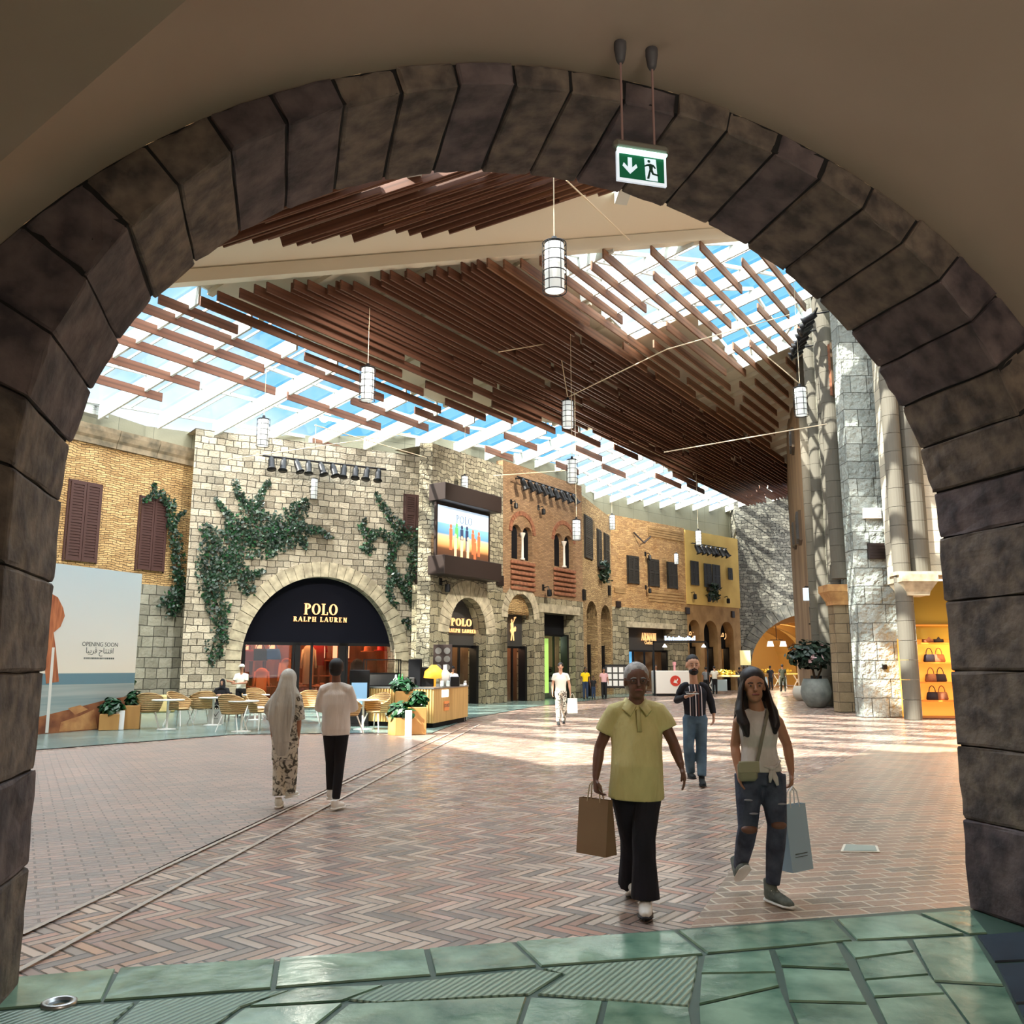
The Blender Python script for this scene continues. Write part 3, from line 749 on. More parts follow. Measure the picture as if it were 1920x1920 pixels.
# ---- wall 4: orange weathered house over a stone shopfront
SH = dict(zip(('s0', 's1', 'z0', 'z1'), W4.rect(1180, 1178, 1262, 1310))); SH['z0'] = 0
zb4 = W4.W(1215, 1142)[1]
wall('wall_orange_upper', W4, 0, W4.L, zb4, 11.0, M_['brick_orange'])
wall('wall_shop_ground', W4, 0, 0, 0, 0, M_['rubble_low'], poly=[(0, 0), (SH['s0'], 0), (SH['s0'], SH['z1']), (SH['s1'], SH['z1']), (SH['s1'], 0), (W4.L, 0), (W4.L, zb4), (0, zb4)], depth=.9)
mb = MB(); a, b, z = SH['s0']-.3, SH['s1']+.3, SH['z1']
mb.add([W4.pt(s, zz_, o) for o in (.1, -.3) for s, zz_ in ((a, z), (b, z), (b, z+.35), (a, z+.35))], [(0,1,2,3),(4,7,6,5),(0,4,5,1),(1,5,6,2),(2,6,7,3),(3,7,4,0)]); struct(mb.build('trim_10', M_['vouss']))
# ---- wall 5: ochre plaster house over three arches
zb5 = W5.W(1330, 1136)[1]
C3 = []
for x0, x1, yt in ((1290, 1314, 1162), (1321.5, 1347, 1164), (1353, 1377, 1166)):
    C3.append(dict(s0=W5.W(x0, 1230)[0], s1=W5.W(x1, 1230)[0], zt=W5.W((x0+x1)/2, yt)[1]))
C3[0]['s0'] = max(C3[0]['s0'], .15); C3[2]['s1'] = min(C3[2]['s1'], W5.L-.12)
p5 = [(0, 0)]
for c in C3: c['zs'] = c['zt'] - (c['s1']-c['s0'])/2; p5 += arch_poly(c['s0'], c['s1'], 0, c['zs'], c['zt'])
p5 += [(W5.L, 0), (W5.L, zb5), (0, zb5)]
wall('wall_ochre_upper', W5, -.02, W5.L+.02, zb5, 10.9, M_['ochre'], off=.08)
wall('wall_arches_ground', W5, 0, 0, 0, 0, M_['tan_plaster'], poly=p5, depth=1.0)
# ---- end wall with the far archway
e0, zc = W6.W(1408, 1262)
ctr = W6.W(1532, 1200)[0]; ra = ctr - W6.W(1409, 1270)[0]; zap = W6.W(1488, 1158)[1] + .35
p6 = [(0, 0)] + arch_poly(ctr-ra, ctr+ra, 0, 1.6, zap, 24) + [(W6.L, 0), (W6.L, 20), (0, 20)]
wall('wall_back', W6, 0, 0, 0, 0, M_['rubble_end'], poly=p6, depth=1.2)
voussoirs('trim_11', W6, ctr-ra, ctr+ra, 1.6, zap, .9, 29, plain('grey_voussoir', rgb(120,118,106), .9, c2=rgb(84,84,78), scale=3), off=.06, depth=.8)
# vaulted passage beyond the far archway, with ribs
M_['warmvault'] = plain('cream_vault', rgb(222,190,128), .8)
vv = [(ctr-ra, 0), (ctr-ra, 1.6)] + [(ctr - ra*math.cos(PI*i/20), 1.6 + (zap-1.6)*math.sin(PI*i/20)) for i in range(21)] + [(ctr+ra, 0)]
vs = [W6.pt(a, z, -1.2) for a, z in vv] + [W6.pt(a, z, -16) for a, z in vv]; k = len(vv)
struct(mesh_obj('ceiling_far_vault', vs, [(i, i+1, k+i+1, k+i) for i in range(k-1)] + [tuple(range(k, 2*k))], M_['warmvault'], smooth=False))
M_['rib'] = plain('ochre_rib', rgb(150,112,60), .8)
for j in range(4):
    vs = []; 
    for o_ in (-2.6-j*3.0, -3.2-j*3.0):
        for f_ in (1.0, .9):
            for a, z in vv: vs.append(W6.pt(ctr+(a-ctr)*f_, z*f_ if z > 1.6 else z, o_))
    fs = []
    for i in range(k-1): fs += [(i, i+1, k+i+1, k+i), (2*k+i, 3*k+i, 3*k+i+1, 2*k+i+1), (k+i, k+i+1, 3*k+i+1, 3*k+i)]
    struct(mesh_obj('trim_12', vs, fs, M_['rib']))

# ================================================================== RIGHT SIDE
RW = [(12.1, 30.4), (13.3, 36.7), (14.8, 43.5), (16.3, 50.9), (19.2, 60.5)]
RM = ['pillar', 'stone_grey', 'brown_plaster', 'brown_plaster']
WR = []
for i in range(4):
    w = Wall(RW[i], RW[i+1]); w.n = -w.n if w.n.x > 0 else w.n; WR.append(w)
    wall('wall_right_%d' % (i+1), w, 0, w.L, 0, 19.5, M_[RM[i]], depth=.5)
# clustered half columns in front of the grey stretch
cols = MB()
def column(mb, x, y, r, z0, z1):
    z = z0; k = 0
    while z < z1:
        h = .62; mb.tube([(x, y, z+.006), (x, y, min(z+h, z1)-.006)], [r, r], 22); z += h
column(cols, 12.35, 33.2, .32, 4.9, 18.6); column(cols, 12.75, 34.9, .26, 0, 18.8); column(cols, 13.6, 38.6, .3, 0, 18.5); column(cols, 14.25, 41.6, .3, 0, 18)
struct(cols.build('pillar_half_columns', M_['column']))
# the great split-faced pillar
def boxuv(name, x0, x1, y0, y1, z0, z1, mat, rot=0.0, taper=0.0):
    c = Vector(((x0+x1)/2, (y0+y1)/2, 0)); R_ = Matrix.Rotation(rot, 4, 'Z'); vs = []
    cs = [(x0,y0),(x1,y0),(x1,y1),(x0,y1)]
    for z, t in ((z0, 0), (z1, taper)):
        for x, y in cs: vs.append(c + R_ @ Vector(((x-c.x)*(1-t), (y-c.y)*(1-t), z)))
    fs = [(0,1,5,4),(1,2,6,5),(2,3,7,6),(3,0,4,7),(4,5,6,7)]; uvs = []; off = 0
    for i in range(4):
        L = (Vector(cs[i])-Vector(cs[(i+1) % 4])).length; uvs += [(off, z0), (off+L, z0), (off+L, z1), (off, z1)]; off += L
    uvs += [(0,0),(1,0),(1,1),(0,1)]
    return struct(mesh_obj(name, vs, fs, mat, uvs=uvs))
pA = G(1621, 1345); pB = G(1709, 1351)
ang = math.atan2(pB.y-pA.y, pB.x-pA.x)
boxuv('pillar_split_stone', pA.x, pA.x+(pB-pA).length, pA.y, pA.y+.75, 0, 20, M_['pillar'], rot=0, taper=0)
cols = MB()
column(cols, pB.x+.28, pB.y+.5, .27, 0, 20); 
struct(cols.build('pillar_round_shaft', M_['column']))
WS = Wall((pB.x+.1, pB.y+.8), (pB.x+6.5, pB.y+.2))
if WS.n.y > 0: WS.n = -WS.n
zsh = WS.W(1745, 1083)[1]; zlo = WS.W(1745, 1180)[1]
wall('wall_right_shop', WS, 0, WS.L, zsh, 20, M_['column'])
cols = MB(); column(cols, pB.x+.95, pB.y+.75, .36, zsh, 20); struct(cols.build('pillar_upper_shaft', M_['column']))
# capitals: flared blocks
def capital(name, x, y, z, w, h, mat):
    mb = MB(); prof = [(.62, 0), (.66, .18), (.95, .62), (1.0, .66), (1.0, 1.0)]; vs = []; fs = []
    for r, t in prof:
        for a, b in ((-1,-1),(1,-1),(1,1),(-1,1)): vs.append((x+a*w/2*r, y+b*w/2*r, z+t*h))
    for i in range(len(prof)-1):
        for k in range(4): fs.append((i*4+k, i*4+(k+1) % 4, (i+1)*4+(k+1) % 4, (i+1)*4+k))
    fs += [(0,1,2,3), tuple(4*(len(prof)-1)+k for k in range(4))]
    mb.add(vs, fs); return struct(mb.build(name, mat))
capital('trim_13', pB.x+.62, pB.y+.55, zsh-.62, 1.15, .66, M_['vouss'])
mb = MB(); mb.box(pB.x-.02, pB.x+4, pB.y+.2, pB.y+.9, zsh+.04, zsh+.16); struct(mb.build('trim_14', M_['vouss']))
c2 = AT(1572, 1130, 33.6)
capital('trim_15', c2.x, c2.y, c2.z-.1, 1.1, .75, plain('sandstone_capital', rgb(206,160,104), .8, c2=rgb(176,130,84), scale=4))
M_['pilaster'] = masonry('brick_pilaster', rgb(176,158,126), rgb(140,126,102), rgb(84,74,58), .9, .36, ms=.014, dist=.004, bump=.4)
boxuv('pillar_brick_pilaster', c2.x-.27, c2.x+.27, c2.y-.25, c2.y+.4, 0, c2.z-.1, M_['pilaster'])

# ================================================================== ROOF
def RZ(x, y): return 11.3 + .235*(x+12.5) - .155*(y-35.5)
pa = Vector((.485, .875)); qb = Vector((.875, -.485))
def PQ(p, q, dz=0.0):
    v = pa*p + qb*q; return Vector((v.x, v.y, RZ(v.x, v.y)+dz))
def pbeam(q): return 17.6 + (q+20.8)*.892
def NZ(x, y): return 13.6 + .2986*(x+9.5) - .44*(y-25.5)
def plate(name, pts, th, mat, up=True):
    "flat roof plate between 3D corner points"
    n_ = len(pts); vs = [Vector(p) for p in pts] + [Vector(p)+Vector((0,0,th)) for p in pts]
    fs = [tuple(range(n_)), tuple(n_+i for i in range(n_))] + [(i, (i+1) % n_, n_+(i+1) % n_, n_+i) for i in range(n_)]
    o = mesh_obj(name, vs, fs, mat)
    bm = bmesh.new(); bm.from_mesh(o.data); bmesh.ops.recalc_face_normals(bm, faces=bm.faces[:]); bm.to_mesh(o.data); bm.free()
    return struct(o)
QL, QR = -21.2, -12.9
QK = [(0, -21.2), (31, -21.2), (34, -20.4), (37, -19.4), (41, -17.9), (45, -17.5), (53, -17.5), (64, -15.8), (90, -13.95)]
def qlf(p):
    for (a, x), (b, y) in zip(QK, QK[1:]):
        if p <= b: return x + (y-x)*(p-a)/(b-a)
    return -13.95
# opaque middle, with purlins below
plate('ceiling_middle', [PQ(pbeam(QL), QL), PQ(pbeam(QR), QR), PQ(90, QR), PQ(90, -13.6), PQ(60, -13.6)] + [PQ(p_, qlf(p_)) for p_ in (60, 53, 45, 41, 37, 34, 31)], .3, M_['roofpanel'])
plate('ceiling_far_right', [PQ(40.5, QR), PQ(40.5, 4), PQ(90, 4), PQ(90, QR)], .3, M_['roofpanel'])
plate('ceiling_step', [PQ(34.0, QR), PQ(34.0, -10.2), PQ(40.5, -10.2), PQ(40.5, QR)], .28, M_['roofpanel'])
mb = MB()
def bar(mb, A_, B_, w, h, drop=0.0):
    "bar from A to B hanging below the line, w wide, h deep"
    A_, B_ = Vector(A_), Vector(B_); d = (B_-A_); d.z = 0; d.normalize(); nn = Vector((-d.y, d.x, 0))*w/2; dn = Vector((0,0,-h)); o = Vector((0,0,-drop))
    vs = [A_-nn+o, B_-nn+o, B_+nn+o, A_+nn+o, A_-nn+o+dn, B_-nn+o+dn, B_+nn+o+dn, A_+nn+o+dn]
    mb.add(vs, [(0,3,2,1),(4,5,6,7),(0,1,5,4),(1,2,6,5),(2,3,7,6),(3,0,4,7)])
for i in range(30):
    p = 18.5 + i*2.2
    q0 = max(QL, QL); 
    if p > pbeam(QL)+.3:
        qm = min(QR, QL + (p-pbeam(QL))/.892)
        bar(mb, PQ(p, min(qlf(p), -13.9)), PQ(p, qm), .22, .16)
for i in range(24):
    p = 41 + i*1.6; bar(mb, PQ(p, QR), PQ(p, 2), .2, .2)
struct(mb.build('beam_purlins', M_['roofpanel']))
# skylights: fins across, muntins along, panes
def skylight(nm, q0f, q1f, p0, p1, dp, fin_h, nm_long, pstep=None):
    fins = MB(); bars = MB(); panes = MB()
    p = p0
    ps = []
    while p < p1 - .2: ps.append(p); p += dp
    ps.append(p1)
    for i, p in enumerate(ps):
        a, b = q0f(p), q1f(p)
        if b - a > .4:
            bar(fins, PQ(p, a), PQ(p, b), .09, fin_h)
    for i in range(len(ps)-1):
        pa_, pb_ = ps[i], ps[i+1]; a0, a1, b0, b1 = q0f(pa_), q0f(pb_), q1f(pa_), q1f(pb_)
        if b0-a0 < .3 and b1-a1 < .3: continue
        panes.add([PQ(pa_, a0, .10), PQ(pa_, b0, .10), PQ(pb_, b1, .10), PQ(pb_, a1, .10)], [(0,1,2,3)])
        for k in range(nm_long+1):
            f = k/nm_long
            bar(bars, PQ(pa_, a0+(b0-a0)*f, .14), PQ(pb_, a1+(b1-a1)*f, .14), .09, .14)
        pm = (pa_+pb_)/2
        bar(bars, PQ(pm, (a0+a1)/2, .14), PQ(pm, (b0+b1)/2, .14), .05, .08)
    W_ = 'window_%s' % nm
    root = bars.build(W_, M_['fin']); struct(root)
    f = fins.build(W_ + '_fins', M_['fin']); f.parent = root
    g_ = panes.build(W_ + '_glass', M_['skyglass']); g_.parent = root
eav = lambda p: -27.8 + (p-24)*.25 if p < 34 else (-25.3+(p-34)*.32 if p < 44 else -22.1)
qe = lambda p: max(eav(p), -30) if p < 44 else -22.1 + max(0, p-60)*.2
skylight('1', qe, lambda p: min(qlf(p), -20.8+(p-17.6)/.892), 15.9, 40.1, 2.2, .58, 3)
skylight('4', qe, lambda p: min(qlf(p), -20.8+(p-17.6)/.892) if p < 59.5 else -13.6, 40.1, 76, 1.75, .40, 4)
rwq = lambda p: max(-6.0 - (p-38.5)*.30, -9.5) if p > 38.5 else -4.5
skylight('2', lambda p: QR if p < 34 else -10.2, lambda p: min(rwq(p), -20.8+(p-17.6)/.892), 24.6+2.2*0, 40.5, 1.98, .45, 5)
# clerestory band behind the wall tops, up to the roof
def clere(name, pts):
    vs = []; fs = []; uvs = []; L = 0
    for i in range(len(pts)-1):
        (x0, y0, zb), (x1, y1, zb1) = pts[i], pts[i+1]; l = math.hypot(x1-x0, y1-y0); b = len(vs)
        z0, z1 = RZ(x0, y0)+.1, RZ(x1, y1)+.1
        vs += [(x0,y0,zb),(x1,y1,zb1),(x1,y1,z1),(x0,y0,z0)]; fs.append((b,b+1,b+2,b+3)); uvs += [(L,zb),(L+l,zb1),(L+l,z1),(L,z0)]; L += l
    return struct(mesh_obj(name, vs, fs, M_['clerestory'], uvs=uvs))
cl = [(-19.5, 24.5), (-14.6, 34.2), (-12.6, 36.2), (-3.9, 41.2), (3.0, 49.2), (5.2, 55.2), (11.2, 61.2), (16.2, 65.3), (24, 68)]
clere('wall_clerestory', [(x, y, 8.6) for x, y in cl])
# slab between wall tops and the clerestory
mb = MB()
tops = [((-20.6, 23.6), 9.88), ((-13.2, 35.5), 9.88)]
for i, (A_, B_, z) in enumerate((((-13.3,36.2), (-12.26,34.8), 11.08), ((-12.26,34.8), (-3.6,39.6), 11.08), ((-3.44,37.3), (3.85,48.1), 11.18), ((3.85,48.1), (6.12,54.35), 10.8), ((6.12,54.35), (11.8,60.0), 10.95), ((11.8,60.0), (16.5,64.5), 10.85))):
    d = Vector((B_[0]-A_[0], B_[1]-A_[1])).normalized(); nn = Vector((-d.y, d.x))*2.2
    if nn.y < 0: nn = -nn
    mb.add([(A_[0],A_[1],z),(B_[0],B_[1],z),(B_[0]+nn.x,B_[1]+nn.y,z),(A_[0]+nn.x,A_[1]+nn.y,z)], [(0,1,2,3)])
struct(mb.build('ceiling_wall_tops', M_['cornice']))
# valley beam and the nearer roof
BA = Vector((-17.0, 23.8)); BB = Vector((16.0, 31.4)); bd = (BB-BA).normalized()
bl = lambda t: BA + (BB-BA)*t
A3_ = lambda v, dz=0: Vector((v.x, v.y, RZ(v.x, v.y)+dz))
mb = MB()
for t0, t1 in ((0, 1),):
    a, b = A3_(bl(t0), .1), A3_(bl(t1), .1); bar(mb, a, b, .34, .42)
struct(mb.build('beam_valley', M_['white_beam']))
def npt(u, v, dz=0.0):
    "u along the valley, v back towards the viewer"
    e = bd*u + Vector((bd.y, -bd.x))*v + BA; return Vector((e.x, e.y, NZ(e.x, e.y)+dz))
LV = (BB-BA).length
plate('ceiling_near', [npt(0, 0, .05), npt(LV, 0, .05), npt(LV, 1.7, .05), npt(18.5, 1.7, .05), npt(18.5, 2.6, .05), npt(0, 2.6, .05)], .25, M_['white_beam'])
plate('ceiling_near_back', [npt(-6, 18.8, .05), npt(LV+4, 18.8, .05), npt(LV+4, 40, .05), npt(-6, 40, .05)], .25, M_['roofpanel'])  # unseen roof plate, extended to keep stray sun off the near floor
plate('ceiling_near_right', [npt(LV*.84, 2.6, .05), npt(LV, 2.6, .05), npt(LV, 18.8, .05), npt(LV*.84, 18.8, .05)], .25, M_['roofpanel'])
# near skylight bays, unseen part sized to place the sun patches, between v 2.6 and 15.5
nb = MB(); ng = MB(); u = 0.0
while u < LV*.84:
    bar(nb, npt(u, 2.6 if u < 18.5 else 1.7, .1), npt(u, 18.8, .1), .42, .5); u += 2.3
for v in (2.6, 5.2, 7.8, 10.4, 13.0, 15.6, 18.8): bar(nb, npt(0, v, .12), npt(LV*.84, v, .12), .3, .3)
ng.add([npt(0, 2.6, .2), npt(18.5, 2.6, .2), npt(18.5, 1.7, .2), npt(LV*.84, 1.7, .2), npt(LV*.84, 18.8, .2), npt(0, 18.8, .2)], [(0,1,2,3,4,5)])
root = nb.build('window_3', M_['fin']); struct(root); gl = ng.build('window_3_glass', M_['skyglass']); gl.parent = root
# flank walls that close the near square out of sight
for nm, A_, B_ in (('wall_left_flank', (-20.6, 23.7), (-9.5, 3.4)), ('wall_right_flank', (17.5, 29.5), (16.5, 10.5))):
    w = Wall(A_, B_); wall(nm, w, 0, w.L, 0, 15.0 if 'left' in nm else 24, M_['tan_plaster'])
# ================================================================== LETTERING
def arcpts(cx, cy, rx, ry, a0, a1, n=14): return [(cx+rx*math.cos(math.radians(a0+(a1-a0)*i/n)), cy+ry*math.sin(math.radians(a0+(a1-a0)*i/n))) for i in range(n+1)]
def ringseg(mb, o, i, M, y0, y1):
    n_ = len(o); vs = [(p[0], y0, p[1]) for p in o] + [(p[0], y0, p[1]) for p in i] + [(p[0], y1, p[1]) for p in o] + [(p[0], y1, p[1]) for p in i]; fs = []
    for k in range(n_-1): fs += [(k, k+1, n_+k+1, n_+k), (2*n_+k, 3*n_+k, 3*n_+k+1, 2*n_+k+1), (k, 2*n_+k, 2*n_+k+1, k+1), (n_+k, n_+k+1, 3*n_+k+1, 3*n_+k)]
    mb.add(vs, fs, M)
def letters(text, M, h, mat, name='letters', parent=None, d=.05, T=.17, gap=.12, squeeze=1.0, center=True):
    "serif capitals, 1 unit = cap height, drawn in x,z of M, front towards -y"
    mb = MB(); W_ = {}; X = [0.0]
    t = .07; G_ = []
    def stem(x, a=0, b=1, w=T, top=True, bot=True):
        G_.append(('p', [(x-w/2, a), (x-w/2, b), (x+w/2, b), (x+w/2, a)]))
        for yy, on in ((a, bot), (b-.06, top)):
            if on: G_.append(('p', [(x-w/2-.09, yy), (x-w/2-.09, yy+.06), (x+w/2+.09, yy+.06), (x+w/2+.09, yy)]))
    def line(x0, y0, x1, y1, w): G_.append(('p', [(x0-w/2, y0), (x1-w/2, y1), (x1+w/2, y1), (x0+w/2, y0)]))
    def hb(x0, x1, y, w=t): G_.append(('p', [(x0, y-w/2), (x0, y+w/2), (x1, y+w/2), (x1, y-w/2)]))
    def arc(cx, cy, rx, ry, a0, a1, th, tv): G_.append(('r', arcpts(cx, cy, rx, ry, a0, a1), arcpts(cx, cy, rx-th, ry-tv, a0, a1)))
    widths = {'P': .68, 'O': .86, 'L': .66, 'R': .78, 'A': .82, 'H': .84, 'U': .8, 'E': .68, 'N': .84, 'M': 1.0, 'I': .34, ' ': .4}
    x = 0.0
    for ch in text:
        G_.clear(); w = widths.get(ch, .7)
        if ch == 'P': stem(.2); arc(.3, .74, .36, .26, -90, 90, T, t)
        elif ch == 'R': stem(.2); arc(.3, .74, .34, .26, -90, 90, T, t); line(.66, 0, .38, .5, T); hb(.58, .8, .03, .06)
        elif ch == 'O': arc(.43, .5, .43, .5, 0, 360, T, t)
        elif ch == 'L': stem(.2); hb(.2, .62, .035); G_.append(('p', [(.56, 0), (.58, .26), (.64, .26), (.64, 0)]))
        elif ch == 'E':
            stem(.2); hb(.2, .62, .035); hb(.2, .6, .965); hb(.2, .5, .5)
            for y_ in (0, .8): G_.append(('p', [(.57, y_), (.57, y_+.2), (.63, y_+.2), (.63, y_)]))
        elif ch == 'A': line(.08, 0, .4, 1, .07); line(.7, 0, .42, 1, T); hb(.2, .6, .32, .06); hb(-.02, .2, .03, .06); hb(.56, .86, .03, .06)
        elif ch == 'H': stem(.2); stem(.66); hb(.2, .66, .5)
        elif ch == 'U': stem(.2, .3, 1, bot=False); stem(.64, .3, 1, w=.08, bot=False); arc(.4, .3, .285, .3, 180, 360, .12, .1)
        elif ch == 'N': stem(.18, w=.08); stem(.68, w=.08, bot=False); line(.66, 0, .2, 1, T)
        elif ch == 'M': stem(.16, w=.07); stem(.86, w=T); line(.5, .1, .2, 1, .14); line(.5, .1, .84, 1, .06)
        elif ch == 'I': stem(.18)
        for g_ in G_:
            if g_[0] == 'p': mb.prism([((x+a*squeeze)*h, b*h) for a, b in g_[1]], -d, 0, None)
            else: ringseg(mb, [((x+a*squeeze)*h, b*h) for a, b in g_[1]], [((x+a*squeeze)*h, b*h) for a, b in g_[2]], None, -d, 0)
        x += (w + gap)*squeeze
    W = (x-gap*squeeze)*h
    if center: mb.v = [Vector((v.x - W/2, v.y, v.z)) for v in mb.v]
    mb.v = [M @ v for v in mb.v]
    o = mb.build(name, mat, parent); return o
def plaintext(body, M, h, mat, name='letters', parent=None, d=.01, align='CENTER', space=1.0):
    c = bpy.data.curves.new(name, 'FONT'); c.body = body; c.size = h; c.extrude = d; c.align_x = align; c.space_character = space
    c.resolution_u = 3; c.materials.append(mat)
    o = bpy.data.objects.new(name, c); COL.objects.link(o)
    bpy.context.view_layer.update()
    me = bpy.data.meshes.new_from_object(o.evaluated_get(bpy.context.evaluated_depsgraph_get()))
    bpy.data.objects.remove(o); bpy.data.curves.remove(c)
    me.materials.clear(); me.materials.append(mat)
    o = bpy.data.objects.new(name, me); COL.objects.link(o)
    o.matrix_world = M @ Matrix.Rotation(PI/2, 4, 'X')
    if parent: o.parent = parent; o.matrix_parent_inverse = parent.matrix_world.inverted()
    return o
def setp(o, par):
    "parent keeping the mesh where it is"
    o.parent = par; o.matrix_parent_inverse = par.matrix_world.inverted(); return o

# frames: x to the viewer's right along the wall, -y out of the wall, z up
def FR(W, s, z=0.0, off=0.0): return W.frame(s, z, off)
def part(mb, name, mat, root, smooth=False):
    "mb is given in the root's own frame"
    return mb.build(name, mat, root, smooth)

# ================================================================== SHUTTERED WINDOWS
def shutter(W, x0, y0, x1, y1, label, group, mat='shutter', leaves=2, sill=True, proud=.12, pry=None):
    a, b, z0, z1 = W.rect(x0, y0, x1, y1, proud)
    if pry: a, b = pry
    w, h = b-a, z1-z0
    t = thing('shuttered_window', label, 'window shutters', M=FR(W, (a+b)/2, z0), group=group)
    f = MB(); d = -proud
    f.box(-w/2-.06, -w/2, -.06, 0.02, -.04, h+.06).box(w/2, w/2+.06, -.06, 0.02, -.04, h+.06).box(-w/2-.06, w/2+.06, -.06, 0.02, h, h+.07)
    part(f, 'window_frame', M_['vouss'] if mat == 'shutter' and False else M_[mat], t)
    for k in range(leaves):
        xa = -w/2 + w/leaves*k + .01; xb = -w/2 + w/leaves*(k+1) - .01; m = MB(); st = min(.09, (xb-xa)*.18)
        m.box(xa, xa+st, d, d+.05, 0, h).box(xb-st, xb, d, d+.05, 0, h)
        for zz_ in (0, h*.48, h-.09): m.box(xa+st, xb-st, d, d+.05, zz_, zz_+.09)
        n_ = max(5, int(h/.11))
        for j in range(n_):
            z = .09 + (h-.18)*j/n_; m.box(xa+st, xb-st, d+.012, d+.04, z, z+(h-.18)/n_*.72)
        m.box(xa+st*.5, xb-st*.5, d+.042, d+.055, .02, h-.02)
        part(m, 'shutter_leaf', M_[mat], t)
    return t
gS = 'brown shutters on the tan brick house'
shutter(W0, 128, 905, 187, 1053, 'tall dark brown shutters nearer the stone arch, at the left end of the tan brick wall', gS)
shutter(W0, 262, 935, 312, 1070, 'tall dark brown shutters with ivy over them beside the pale stone house', gS)
shutter(W1, 760, 930, 800, 1000, 'brown shutters above the ivy at the right end of the pale stone wall', 'shutters')
shutter(W3, 1099, 970, 1112, 1047, 'tall narrow dark shutters highest on the tan rubble wall', 'dark shutters on the tan rubble wall', 'shutter_g', 1)
shutter(W3, 1123, 995, 1129, 1063, 'narrow dark shutter on the left of the flower basket on the tan rubble wall', 'dark shutters on the tan rubble wall', 'shutter_g', 1)
shutter(W3, 1136, 1003, 1143.5, 1062, 'narrow dark shutter on the right of the flower basket on the tan rubble wall', 'dark shutters on the tan rubble wall', 'shutter_g', 1)
for (x0, y0, x1, y1), l in zip(((1179,1044,1199,1094),(1218,1050,1237,1099),(1254,1056,1271,1103)), ('left', 'middle', 'right')):
    shutter(W4, x0, y0, x1, y1, '%s one of three dark shuttered windows on the orange house' % l, 'dark shutters on the orange house', 'shutter_g')
for (x0, y0, x1, y1), l in zip(((1296,1052,1311,1097),(1321,1057,1335,1101),(1336.5,1059,1351,1103),(1366,1065,1374,1087)), ('first window from the left', 'window left of centre above the hanging plant', 'window right of centre above the hanging plant', 'smallest shuttered window, far right')):
    shutter(W5, x0, y0, x1, y1, '%s on the yellow plaster house' % l, 'dark shutters on the yellow house', 'shutter_g', proud=.24)
# right wall shutters stand out from steeply seen walls
def rshut(W, px, py0, py1, wid, label, mat='shutter_g'):
    s, z1 = W.W(px, py0); _, z0 = W.W(px, py1)
    t = thing('shuttered_window', label, 'window shutters', M=FR(W, s, z0), group='dark shutters on the right hand houses')
    h = z1-z0
    for k in (-1, 1):
        m = MB(); x0 = -wid/2 if k < 0 else .02; x1 = -.02 if k < 0 else wid/2
        m.box(x0, x1, -.16, -.08, 0, h)
        for j in range(12): m.box(x0+.05, x1-.05, -.175, -.16, h*(j+.15)/12, h*(j+.8)/12)
        part(m, 'shutter_leaf', M_[mat], t)
    f = MB(); f.box(-wid/2-.05, wid/2+.05, -.09, 0.02, -.05, h+.05); part(f, 'window_frame', M_['stem'], t)
rshut(WR[3], 1491, 983, 1046, 1.5, 'farthest and lowest slit of dark shutters on the brown right wall')
rshut(WR[3], 1500, 965, 1035, 1.5, 'dark shutters second from the far end of the brown right wall')
rshut(WR[2], 1520, 926, 998, 1.4, 'dark shutters on the brown right wall nearest the grey stone')
rshut(WR[0], 1573, 918, 1016, 1.1, 'dark tall shutters on the grey stone just left of the great pillar')
rshut(WR[1], 1556, 655, 762, 1.2, 'high reddish shutters on the sunlit right wall near the roof', 'terracotta')
rshut(WR[3], 1487, 812, 880, 1.5, 'dark shutters highest on the brown right wall')

# twin windows on the brick bay
for T, l in ((T1, 'twin arched window with white column above the middle shop arch'), (T2, 'twin arched window with white column at the right end of the brick bay')):
    a, b, z0, z1 = T; w = b-a
    t = thing('twin_arched_window', l, 'window', M=FR(W2, (a+b)/2, z0), group='twin arched windows on the brick bay')
    m = MB(); h = z1-z0
    m.box(-w/2-.05, w/2+.05, .25, .3, -.05, h*.82); part(m, 'dark_pane', M_['blackmatte'], t)
    m = MB(); zc_ = h*.60
    m.lathe([(.13, 0), (.13, .06), (.07, .12), (.06, zc_-.25), (.08, zc_-.2), (.15, zc_-.03), (.15, zc_+.02)], 10, c=(0, -.02, 0)); part(m, 'window_column', plain('pale_marble', rgb(226,214,200), .5), t, True)
    m = MB()
    for j in range(6): m.bbox(-w/2-.12, w/2+.12, -.12-.02*(j % 2), .0, -1.5+j*.25, -1.5+j*.25+.17, .03)
    part(m, 'brick_sill_band', M_['terracotta'], t)

# ================================================================== SHOPFRONTS
def glow(name, pos, power, color, size=.5, kind='POINT', aim=None, spot=None):
    o = lamp(name, kind, pos, power, color, aim=aim)
    if kind == 'POINT': o.data.shadow_soft_size = size
    if kind == 'AREA': o.data.size = size
    if kind == 'SPOT': o.data.spot_size = math.radians(spot or 60); o.data.spot_blend = .6; o.data.shadow_soft_size = .3
    return o
WARM = (1.0, .62, .36)
M_['shopwood'] = plain('shop_panelling', rgb(170, 92, 52), .6, c2=rgb(130, 66, 38), scale=3, stretch=(1,1,.2))
M_['shopfloor'] = plain('shop_floor', rgb(120,70,44), .4)
